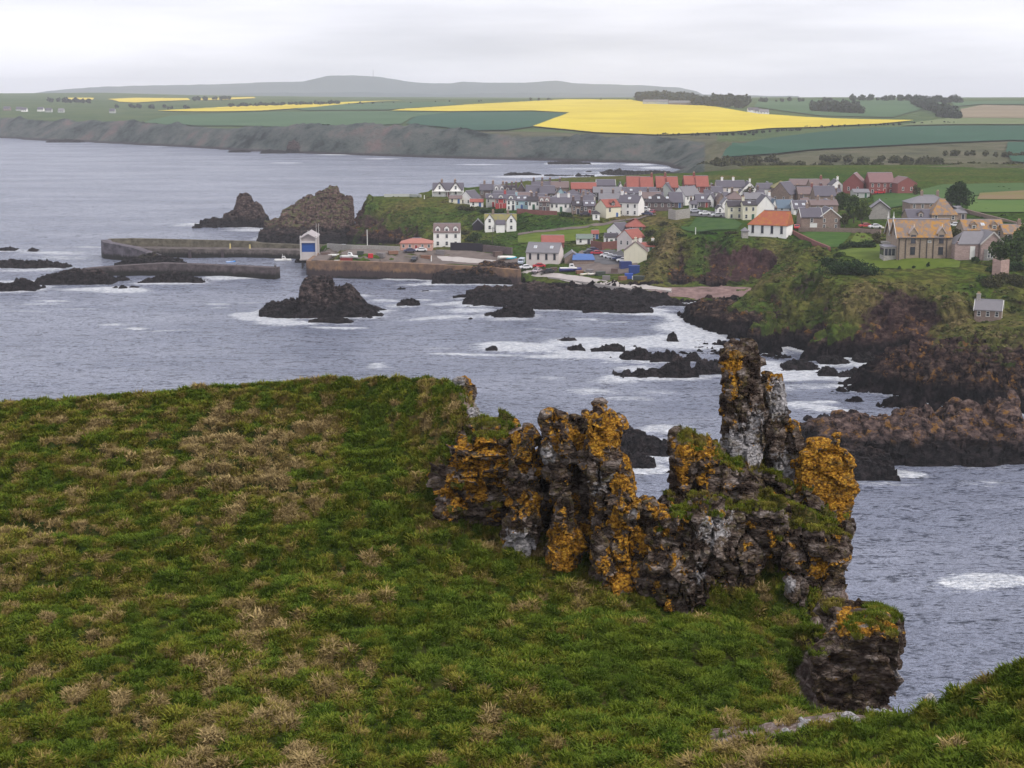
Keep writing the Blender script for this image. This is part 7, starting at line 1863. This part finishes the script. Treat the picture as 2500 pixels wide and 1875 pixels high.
boat('white motor boat with an orange buoy moored inside the harbour', 690, 638, 6.0, 8, (.66,.66,.66), (.7,.68,.66), z=0, mast=1.8)
boat('small blue dinghy behind the front pier', 563, 640, 3.2, 20, (.02,.25,.7), z=0)
boat('white boat with a wheelhouse laid up on the quay', 852, 632, 6.0, -8, (.6,.6,.6), (.72,.72,.72), mast=1.5)
boat('smaller white boat laid up left of the wheelhouse boat', 817, 628, 4.6, 20, (.66,.66,.64))
boat('white upturned rowing boat on the quay edge beside a turquoise one', 1236, 634, 6.0, 18, (.7,.68,.62), up=True)
boat('turquoise rowing boat behind the upturned white one', 1248, 634, 3.6, 12, (.05,.45,.6))
boat('white and navy boat drawn up beside the harbour road', 1392, 664, 7.0, 4, (.05,.05,.2), (.68,.66,.66))
boat('small yellow white dinghy on the shore clutter', 1428, 673, 3.4, 35, (.6,.55,.4))
boat('second small pale dinghy on the shore clutter', 1448, 673, 3.4, 25, (.62,.55,.5))
boat('tiny white tender beside the boathouse', 770, 655, 3.0, 0, (.72,.72,.72), z=1.6)
boat('tiny white tender on the quay at the left end of the wall', 825, 641, 2.6, 5, (.75,.75,.75))
boat('small dinghy lying on its side on the paddock edge', 2146, 560, 3.2, 0, (.6,.55,.5))
def cargo(label, px, py, s, col, name='crate', cat='crate', rz=0):
    p = hit(CO, px, py, 400, 880)
    if not p: return
    bm = bmesh.new(); a, b, c = s; t = .08
    abox(bm, -a/2, a/2, -b/2, b/2, 0, t); abox(bm, -a/2, -a/2+t, -b/2, b/2, t, c); abox(bm, a/2-t, a/2, -b/2, b/2, t, c); abox(bm, -a/2+t, a/2-t, -b/2, -b/2+t, t, c); abox(bm, -a/2+t, a/2-t, b/2-t, b/2, t, c)
    abox(bm, -a/2-.04, a/2+.04, -b/2-.04, b/2+.04, c-t, c+.02)
    o = bmobj(name, bm, plain('crate_paint', col, .6), label=label, category=cat); o.location = (p[0], p[1], p[2]-.1); o.rotation_euler = (0, 0, math.radians(rz))
cargo('large blue container left of the plain white gable, upper one', 1527, 655, (3.6,2.2,2.2), (.02,.035,.15), 'container', 'container', 10)
cargo('large blue container by the scrub at the foot of the mound, lower one', 1548, 668, (3.4,2.2,2.6), (.02,.05,.20), 'container', 'container', -5)
cargo('small royal blue fish bin at the shore end of the containers', 1535, 680, (2.4,1.8,1.6), (.03,.08,.35), 'fish_bin', 'fish bin')
cargo('small white fish bin beside the royal blue one', 1548, 682, (1.2,1,1), (.6,.6,.62), 'fish_bin', 'fish bin')
cargo('red crate on the quay behind the harbour wall', 905, 632, (1.6,1.2,1.4), (.55,.02,.03))
cargo('dark red creel stack on the quay by the wheelhouse boat', 846, 640, (4.2,1.6,1.1), (.25,.04,.04), 'creel_stack', 'creel stack')
cargo('white shed sized bin beside the boathouse', 783, 606, (2.2,2,2.2), (.62,.60,.6), 'store_bin', 'bin')
r = random.Random(31)
CL = [('brown creel pile','creel_pile',(.12,.08,.07)),('rusty creel pile','creel_pile',(.22,.11,.07)),('grey creel pile','creel_pile',(.2,.18,.18)),('dark net heap','net_heap',(.05,.06,.05))]
spots = [('left of the navy and white boat',1352,662),('right of the navy and white boat',1415,668),('in front of the long shed roof',1440,668),('between the dinghies and the blue containers',1466,672),('beside the upper blue container',1500,668),('nearest the beach end of the road',1520,684),('below the pale dinghies',1480,684),('against the foot of the mound',1560,684),
         ('on the quay beside the boathouse',795,625),('on the quay under the pink bungalow',960,622),('on the quay below the tall white house',1075,622),('at the inner end of the quay yard',880,622),('behind the upturned rowing boat',1215,626),('by the marker post on the quay',1040,632),('in the middle of the quay yard',930,628)]
for i, (w_, x, y) in enumerate(spots):
    c = CL[i % 4]; cargo(f'{c[0]} {w_}', x, y, (r.uniform(2,3.4), r.uniform(1.2,2), r.uniform(.9,1.7)), c[2], c[1], c[1].replace('_', ' '), r.uniform(-30,30))
# blue tarpaulin shelter
p = hit(CO, 1424, 646, 420, 880)
if p:
    root = bpy.data.objects.new('tarpaulin_shed', None); C.objects.link(root); root.location = p; root['label'] = 'long low shed under bright blue tarpaulins beside the dome roofed shed'; root['category'] = 'shed'
    bm = bmesh.new(); abox(bm, -3.4, 3.6, 0, 3, -1, 1.5); bmobj('wall', bm, W_['stone'], root)
    bm = bmesh.new(); prism(bm, [(-3.6,-.3,1.45),(3.8,-.3,1.45),(3.2,3.2,2.9),(-3.2,3.2,3.2)], (0,0,.15)); bmobj('tarpaulin', bm, plain('blue_tarp', (.07,.14,.34), .6), root)
# ------------------------------------------------------------------ trees and bushes
def leafmat(name, a, b):
    m = M(name, .9, .1); n = m.noise(.9, 4, .6); n2 = m.noise(5, 3)
    c = m.mix(m.step(n, .35, .65), a, b); return m.done(m.mix(m.math('MULTIPLY', n2, .4), c, tuple(x*.5 for x in a)))
LEAF = dict(dark=leafmat('dark_leaf', (.018,.040,.016), (.040,.075,.022)), mid=leafmat('mid_leaf', (.035,.065,.020), (.075,.115,.030)), lime=leafmat('lime_leaf', (.060,.095,.022), (.11,.15,.035)), olive=leafmat('olive_leaf', (.055,.058,.022), (.10,.095,.040)), scrub=leafmat('scrub_leaf', (.040,.045,.020), (.085,.080,.035)), far=leafmat('far_leaf', (.020,.030,.022), (.035,.048,.030)), gorse=leafmat('gorse_leaf', (.10,.085,.015), (.07,.075,.02)))
MAT_BARK = plain('bark', (.075,.060,.050), .9, .3)
def crown_mesh(name, rx, ry, rz, n, leaf, seed, flat=0):
    rs = np.random.RandomState(seed); nb = max(5, int(7+rx*1.2))
    B = rs.normal(0, 1, (nb, 3)); B /= np.linalg.norm(B, axis=1)[:, None]; B *= rs.uniform(.25, .75, nb)[:, None]
    if flat: B[:, 2] = np.abs(B[:, 2])*.8-.15
    br = rs.uniform(.28, .52, nb); pick = rs.randint(0, nb, n)
    D = rs.normal(0, 1, (n, 3)); D /= np.linalg.norm(D, axis=1)[:, None]
    P = B[pick]+D*(br[pick]*rs.uniform(.55, 1.1, n)**.6)[:, None]
    P = P*np.array([rx, ry, rz])
    U = rs.normal(0, 1, (n, 3)); U -= D*0.4; U /= np.linalg.norm(U, axis=1)[:, None]
    Vv = np.cross(U, rs.normal(0, 1, (n, 3))); Vv /= np.linalg.norm(Vv, axis=1)[:, None]
    s = (leaf*rs.uniform(.6, 1.4, n))[:, None]
    V = np.stack([P-U*s-Vv*s*.6, P+U*s-Vv*s*.5, P+U*s*.8+Vv*s*.7, P-U*s*.7+Vv*s*.6], 1).reshape(-1, 3)
    return mesh_np(name, V, np.arange(n*4).reshape(-1, 4), [], False)
def tree(label, px, py, h, w, kind='mid', seed=1, n=1400, trunk=.28, g=None, name='tree', r0=330, group=None, depth=.85):
    p = hit(g or CO, px, py, r0, 880 if g is None else 4600)
    if not p: print('no tree', label); return
    root = bpy.data.objects.new(name, None); C.objects.link(root); root.location = p; root['label'] = label; root['category'] = 'tree'
    if group: root['group'] = group
    r = random.Random(seed); bm = bmesh.new(); th = h*trunk; tr = .05*h*.5+.05
    pts = [Vector((0,0,-.5)), Vector((r.uniform(-.1,.1),0,th)), Vector((r.uniform(-.3,.3), r.uniform(-.3,.3), h*.7))]
    tube(bm, pts[0], pts[1], tr, tr*.7, 7); tube(bm, pts[1], pts[2], tr*.7, tr*.2, 6)
    for i in range(6):
        a = i*1.05+r.random(); b = pts[1].lerp(pts[2], r.uniform(0, .6)); tube(bm, b, b+Vector((math.cos(a)*w*.33, math.sin(a)*w*.33, h*.22)), tr*.35, tr*.1, 5)
    bmobj('trunk', bm, MAT_BARK, root)
    me = crown_mesh('crown', w/2, w/2*depth, h*(1-trunk)*.56, n, .16+h*.012, seed); me.materials.append(LEAF[kind])
    o = link('crown', me, root); o.location = (0, 0, th+h*(1-trunk)*.5)
    return root
def bush(label, px, py, w, d, h, kind='dark', seed=1, n=900, leaf=.2, name='bush', cat='bush', r0=330, group=None, g=None):
    p = hit(g or CO, px, py, r0, 880)
    if not p: print('no bush', label); return
    me = crown_mesh('bush', w/2, d/2, h*.62, n, leaf, seed, 1); me.materials.append(LEAF[kind])
    o = link(name, me, label=label, category=cat); o.location = (p[0], p[1], p[2]+h*.25)
    if group: o['group'] = group
tree('rounded dark tree at the edge of the village below the brick houses', 2057, 512, 7.5, 7.0, 'mid', 3, 2200, .12)
tree('dark spreading tree left of the lime green one', 2084, 545, 8.5, 6.5, 'mid', 5, 1800, .2)
tree('lime green tree with a visible trunk beside the wall', 2103, 556, 8.6, 6.8, 'lime', 7, 2000, .25)
tree('small olive tree between the stone villa and the dark spreading tree', 2062, 556, 4.5, 4.0, 'olive', 9, 900, .2)
tree('big round dark tree behind the square tower house', 2341, 520, 10.5, 9.5, 'dark', 11, 2800, .12)
tree('small tree in front of the white chimneyed gable', 1828, 486, 5.5, 6, 'olive', 13, 900, .1)
tree('small olive tree beside the stone house, left of the big villa lane', 2140, 590, 3.0, 3.5, 'olive', 15, 500, .1)
tree('bushy tree between the big villa roof and the lichened lodge', 2335, 612, 6.5, 4.0, 'olive', 17, 1100, .15)
tree('tall dark tree right of the annex, nearest the picture edge', 2478, 655, 9.5, 6.5, 'mid', 19, 1800, .1)
tree('bright green tree at the right picture edge by the lodge', 2494, 640, 9.5, 5.0, 'lime', 21, 1400, .1)
tree('dark tree behind the annex of the big villa', 2436, 640, 6.5, 6.5, 'mid', 23, 1600, .1)
tree('wide low tree right of the annex', 2460, 628, 6.0, 6.0, 'dark', 25, 1400, .1)
tree('rusty leaved small tree beside the brick group', 2236, 478, 4, 4, 'olive', 27, 600, .1)
tree('small tree behind the front row of cottages', 1362, 512, 4.5, 4.0, 'dark', 29, 600, .1)
tree('small tree among the bushes between the tall white house and the green bank', 1165, 600, 5, 5, 'mid', 30, 900, .1)
BU = [(2068,668,15,6,5.0,'dark',40,3200,'large dense dark shrub at the seaward corner of the lawn'),(2030,652,7,4,4.0,'dark',41,900,'dark shrub adjoining the left of the large lawn shrub'),(2112,672,8,5,3.6,'dark',42,1000,'dark shrub adjoining the right of the large lawn shrub'),
 (2062,608,5,3,2.6,'mid',43,700,'grey green hedge shrub at the left end of the lawn hedge'),(2090,606,6,3,3.4,'dark',44,900,'dark hedge shrub in the middle of the lawn hedge'),(2122,606,6,3,3.6,'dark',45,900,'dark hedge shrub at the right end of the lawn hedge'),(2140,596,5,3,3.0,'olive',46,700,'brownish shrub against the seaward end of the big villa'),
 (2266,652,1.2,1.2,1.8,'dark',47,160,'small upright bush at the lawn edge, the tallest one'),(2231,656,.9,.9,1.1,'dark',48,100,'tiny bush at the lawn edge left of the tall one'),(2196,658,.8,.8,.9,'dark',49,80,'tiniest bush at the lawn edge'),
 (2440,668,7,5,3,'dark',50,1100,'dark thicket beside the broken pink wall'),(2465,690,9,5,4,'scrub',51,1300,'brown thicket below the broken pink wall'),(2420,700,8,5,4,'scrub',52,1200,'brown thicket under the annex corner'),(2485,700,8,5,4,'scrub',53,1000,'brown thicket at the right picture edge'),(2488,660,8,5,4,'dark',54,1000,'dark thicket at the right picture edge'),
 (1150,590,6,4,3.2,'dark',55,900,'dark green bush right of the tall white house'),(1190,600,8,4,3.6,'mid',56,1100,'green bush on the bank below the twin front gabled house'),(1220,606,6,4,2.6,'mid',57,700,'lower green bush on the bank by the dark rock'),(1135,572,4,3,2.4,'scrub',58,500,'brown bush behind the tall white house'),
 (1150,516,6,3,2.8,'scrub',59,600,'scrub bush under the salmon roofed house'),(1185,520,7,3,3.2,'dark',60,700,'dark bush under the grey rendered cottage'),(1215,524,6,3,2.8,'dark',61,600,'dark bush under the red cottage'),(1130,512,6,3,2.4,'scrub',62,500,'scrub bush under the cream cottage'),
 (1375,530,5,3,2.8,'dark',63,600,'dark bush in front of the long low white cottage'),(1392,530,3,2,2.0,'dark',64,300,'second dark bush in front of the long low white cottage'),
 (1655,578,6,1.5,1.6,'dark',65,500,'clipped dark hedge on the green mound, left part'),(1730,572,7,1.5,1.4,'dark',66,500,'clipped dark hedge on the green mound, middle part'),(1785,572,6,1.5,1.4,'scrub',67,400,'brown hedge on the green mound, right part'),
 (1620,552,5,4,2.6,'olive',68,600,'straw coloured scrub on top of the gully beside the mound'),(1590,575,5,4,3.0,'scrub',69,600,'dark gorse in the gully beside the mound'),(1600,600,6,5,3,'olive',70,600,'olive scrub on the slope above the plain white gable'),
 (1915,575,2.4,2,1.8,'dark',71,200,'dark bush at the right corner of the church hall'),(2050,628,4,3,2,'mid',72,400,'pale green scrub above the slanting ridges'),(2120,478,3,3,2,'dark',73,300,'dark round bush in front of the brick houses'),
 (2380,640,3,2,2,'dark',74,300,'dark bush behind the annex'),(2405,690,5,3,2.6,'mid',75,500,'green bush on the cliff edge below the annex'),(1300,612,5,3,2,'mid',76,400,'green bush behind the harbour house'),(1560,560,4,3,2.4,'scrub',77,400,'scrub beside the dark walled house'),
 (1450,598,4,2,1.6,'mid',78,300,'garden hedge beside the green roofed cabin'),(1845,556,4,2,1.6,'scrub',79,300,'rusty hedge behind the church hall')]
for (x, y, w, d, h, k, s, n, lab) in BU: bush(lab, x, y, w, d, h, k, s, n)

# ---- scrub and heath cover on the headland slopes (mass that nobody could count)
def scrub_shape(seed, k):
    me = crown_mesh('scrub', .5, .5, .42, 46, .13, seed, 1); me.materials.append(k); return proto('scrub_shape', me)
def make_scrub_mat():
    m = M('heath', .95, .08); hue = m.attr('hue', 'INSTANCER'); rnd = m.attr('rnd', 'INSTANCER')
    c = m.ramp(hue, [(0, (.030,.070,.014)), (.3, (.062,.105,.022)), (.55, (.115,.125,.034)), (.75, (.165,.140,.056)), (1, (.22,.165,.08))])
    return m.done(m.mix(rnd, m.mix(.4, c, (.012,.014,.008)), c))
MS = make_scrub_mat(); SCR = [scrub_shape(s, MS) for s in (1, 2, 3, 4)]
def heath():
    rs = np.random.RandomState(12); me = bpy.data.objects['headland_ground'].data; n = len(me.polygons)
    c = np.empty(n*3, np.float32); me.polygons.foreach_get('center', c); c = c.reshape(-1, 3).astype(float)
    ar = np.empty(n, np.float32); me.polygons.foreach_get('area', ar)
    nr = np.empty(n*3, np.float32); me.polygons.foreach_get('normal', nr); nr = nr.reshape(-1, 3)
    st = np.empty(n, np.int32); me.polygons.foreach_get('loop_start', st); vi = np.empty(len(me.loops), np.int32); me.loops.foreach_get('vertex_index', vi); v0 = vi[st]
    rock = np.empty(len(me.vertices), np.float32); me.attributes['rock'].data.foreach_get('value', rock); hue = np.empty(len(me.vertices), np.float32); me.attributes['hue'].data.foreach_get('value', hue)
    rk, hu = rock[v0], hue[v0]
    px, py = to_px(c[:, 0], c[:, 1], c[:, 2])
    dens = .55*(1-sstep(.35, .6, rk))*sstep(2.5, 4.5, c[:, 2])*(np.abs(nr[:, 2]) > .35)
    sl = 1-np.abs(nr[:, 2])
    dens *= .25+.75*sstep(.02, .12, sl)
    dens *= (c[:, 1] < 640)*(px > 840)*(px < 2600)
    keepout = [[(2050,612),(2100,604),(2160,603),(2345,634),(2420,655),(2420,690),(2345,692),(2140,688),(2080,640)], [(1264,596),(1264,574),(1400,550),(1530,540),(1525,556),(1440,578),(1440,590)], [(1945,585),(1960,563),(2085,566),(2068,592),(2045,606),(1990,606)], [(1458,624),(1478,604),(1540,602),(1532,624)], [(1650,560),(1700,530),(1800,533),(1815,550),(1800,566),(1720,570)], [(780,648),(780,600),(1130,604),(1300,606),(1560,608),(1575,720),(1260,700)],[(1560,700),(1900,690),(1890,722),(1640,735)]]
    for q in keepout: dens *= ~poly_mask(px, py, q)
    urban = (c[:, 2] > 14) & (c[:, 1] > 470); dens *= np.where(urban, .25, 1)
    k = rs.rand(n) < dens*ar*1.1
    P = c[k]; m = len(P); hu = np.clip(hu[k]+rs.normal(0, .12, m)+(fbm(P*.12, 3, 5)-.5)*.6, 0, 1)
    s = .55+rs.rand(m)**2*1.4; s *= np.where(P[:, 1] > 480, .9, 1)
    print('heath', m)
    scatter('heath_cover', P, np.stack([s*1.3, s*1.3, s*.75], 1), np.stack([rs.normal(0,.2,m), rs.normal(0,.2,m), rs.rand(m)*6.28], 1), SCR, {'hue': hu, 'rnd': rs.rand(m)}, kind='stuff')
heath()

# ---- far woods, hedges and distant buildings
def far_wood(name, regions, kind, seed, label=None):
    rs = np.random.RandomState(seed); VV = []; base = 0
    for (x0, x1, ya, yb, cnt, h) in regions:
        for i in range(cnt):
            x = rs.uniform(x0, x1); t = (x-x0)/(x1-x0); y = ya+(yb-ya)*t+rs.uniform(-1.2, 1.2)
            p = hit(FL, x, y, 900, 4650, 4)
            if not p: 
                p = at_d(x, y, 2900)
            hh = h*rs.uniform(.6, 1.25); n = 60
            D = rs.normal(0, 1, (n, 3)); D /= np.linalg.norm(D, axis=1)[:, None]
            P = D*rs.uniform(.5, 1.0, n)[:, None]*np.array([hh*.55, hh*.55, hh*.5])+np.array([p[0], p[1], p[2]+hh*.5])
            U = rs.normal(0, 1, (n, 3)); U /= np.linalg.norm(U, axis=1)[:, None]; Q = np.cross(U, D); Q /= np.linalg.norm(Q, axis=1)[:, None]+1e-6; s = hh*.13
            VV.append(np.stack([P-U*s-Q*s, P+U*s-Q*s, P+U*s+Q*s, P-U*s+Q*s], 1).reshape(-1, 3))
    V = np.concatenate(VV); o = link(name, mesh_np(name, V, np.arange(len(V)).reshape(-1, 4), [LEAF[kind]], False), kind='stuff')
far_wood('far_wood', [(1555,1700,247,252,55,15),(1600,1830,252,258,60,14),(1690,1820,256,264,40,13),(1560,1690,240,244,30,13)], 'far', 1)
far_wood('far_copse', [(1985,2100,272,278,60,11),(1985,2095,266,268,30,11)], 'far', 2)
far_wood('far_tree_belt', [(2228,2330,256,290,70,12),(2240,2350,250,252,30,11),(2060,2240,247,247,18,10),(2290,2340,284,292,20,9),(1850,2060,250,248,14,7)], 'far', 3)
far_wood('far_hedgerow', [(560,830,262,254,70,6),(250,480,262,268,16,6),(120,240,250,252,16,8),(780,1250,258,246,20,3.5),(460,560,246,244,12,8),(1800,1960,328,318,40,2.2),(1960,2340,314,300,40,2.2),(1600,1850,332,330,40,2.2),(1250,1560,246,245,6,5)], 'far', 4)
far_wood('far_scrub', [(1700,2150,420,412,90,4),(2000,2300,395,400,60,4),(2200,2500,425,420,60,4),(1750,1900,400,395,40,4),(2300,2500,380,385,20,4)], 'scrub', 5)
def fhouse(label, px, py, L, h, wall, roof):
    p = hit(FL, px, py, 900, 4650, 3)
    if not p: return
    house(label, 0, 0, L, 8, h, h+3, pos=p, wall=wall, roof=roof, win=(1,3), name='farm_building', cat='farm building', group='farm buildings across the bay', door=0)
for i, (x, y, L, h, w, r_, lab) in enumerate([(1838,276,14,4,'white','slate','white farmhouse beyond the rape field'),(1850,278,10,3.5,'white','slate','white outbuilding beside the farmhouse beyond the rape field'),(1865,279,12,3,'white','pale','low white steading right of the farmhouse beyond the rape field'),(1600,256,40,5,'grey','pale','long grey sheds at the edge of the far wood'),(1660,257,36,4,'stone','pale','second long grey shed at the edge of the far wood'),
    (48,271,9,3,'grey','slate','white house across the bay, farthest left'),(60,273,8,3,'white','slate','second white house across the bay at the far left'),(100,272,9,3,'white','slate','white house across the bay in the middle of the far left group'),(120,274,9,3,'grey','slate','grey roofed house across the bay at the far left'),(150,275,8,3,'grey','pale','last white house of the far left group across the bay'),(275,276,8,3,'grey','slate','lone grey house across the bay'),(18,270,10,3,'stone','slate','dark house across the bay at the picture edge')]):
    fhouse(lab, x, y, L, h, W_ and w, r_)
# mast on the far hill
c = at_d(911, 187, 6450); root = bpy.data.objects.new('radio_mast', None); C.objects.link(root); root.location = (c[0], c[1], c[2]-6); root['label'] = 'thin radio mast on top of the highest far hill'; root['category'] = 'mast'
bm = bmesh.new(); tube(bm, (0,0,-5), (0,0,36), 1.3, .8, 4); bmobj('mast_pole', bm, MAT_PIPE, root)

# ------------------------------------------------------------------ the air
bm = bmesh.new(); abox(bm, -17000, 17000, -400, 17500, -11, 190)
hv = bpy.data.materials.new('air'); hv.use_nodes = True; nt = hv.node_tree; nt.nodes.clear()
pv = nt.nodes.new('ShaderNodeVolumePrincipled'); pv.inputs['Color'].default_value = (.965,.97,1.0,1); pv.inputs['Density'].default_value = 0.0001; pv.inputs['Anisotropy'].default_value = .1
out = nt.nodes.new('ShaderNodeOutputMaterial'); nt.links.new(pv.outputs[0], out.inputs['Volume'])
o = bmobj('haze', bm, hv); o['kind'] = 'stuff'
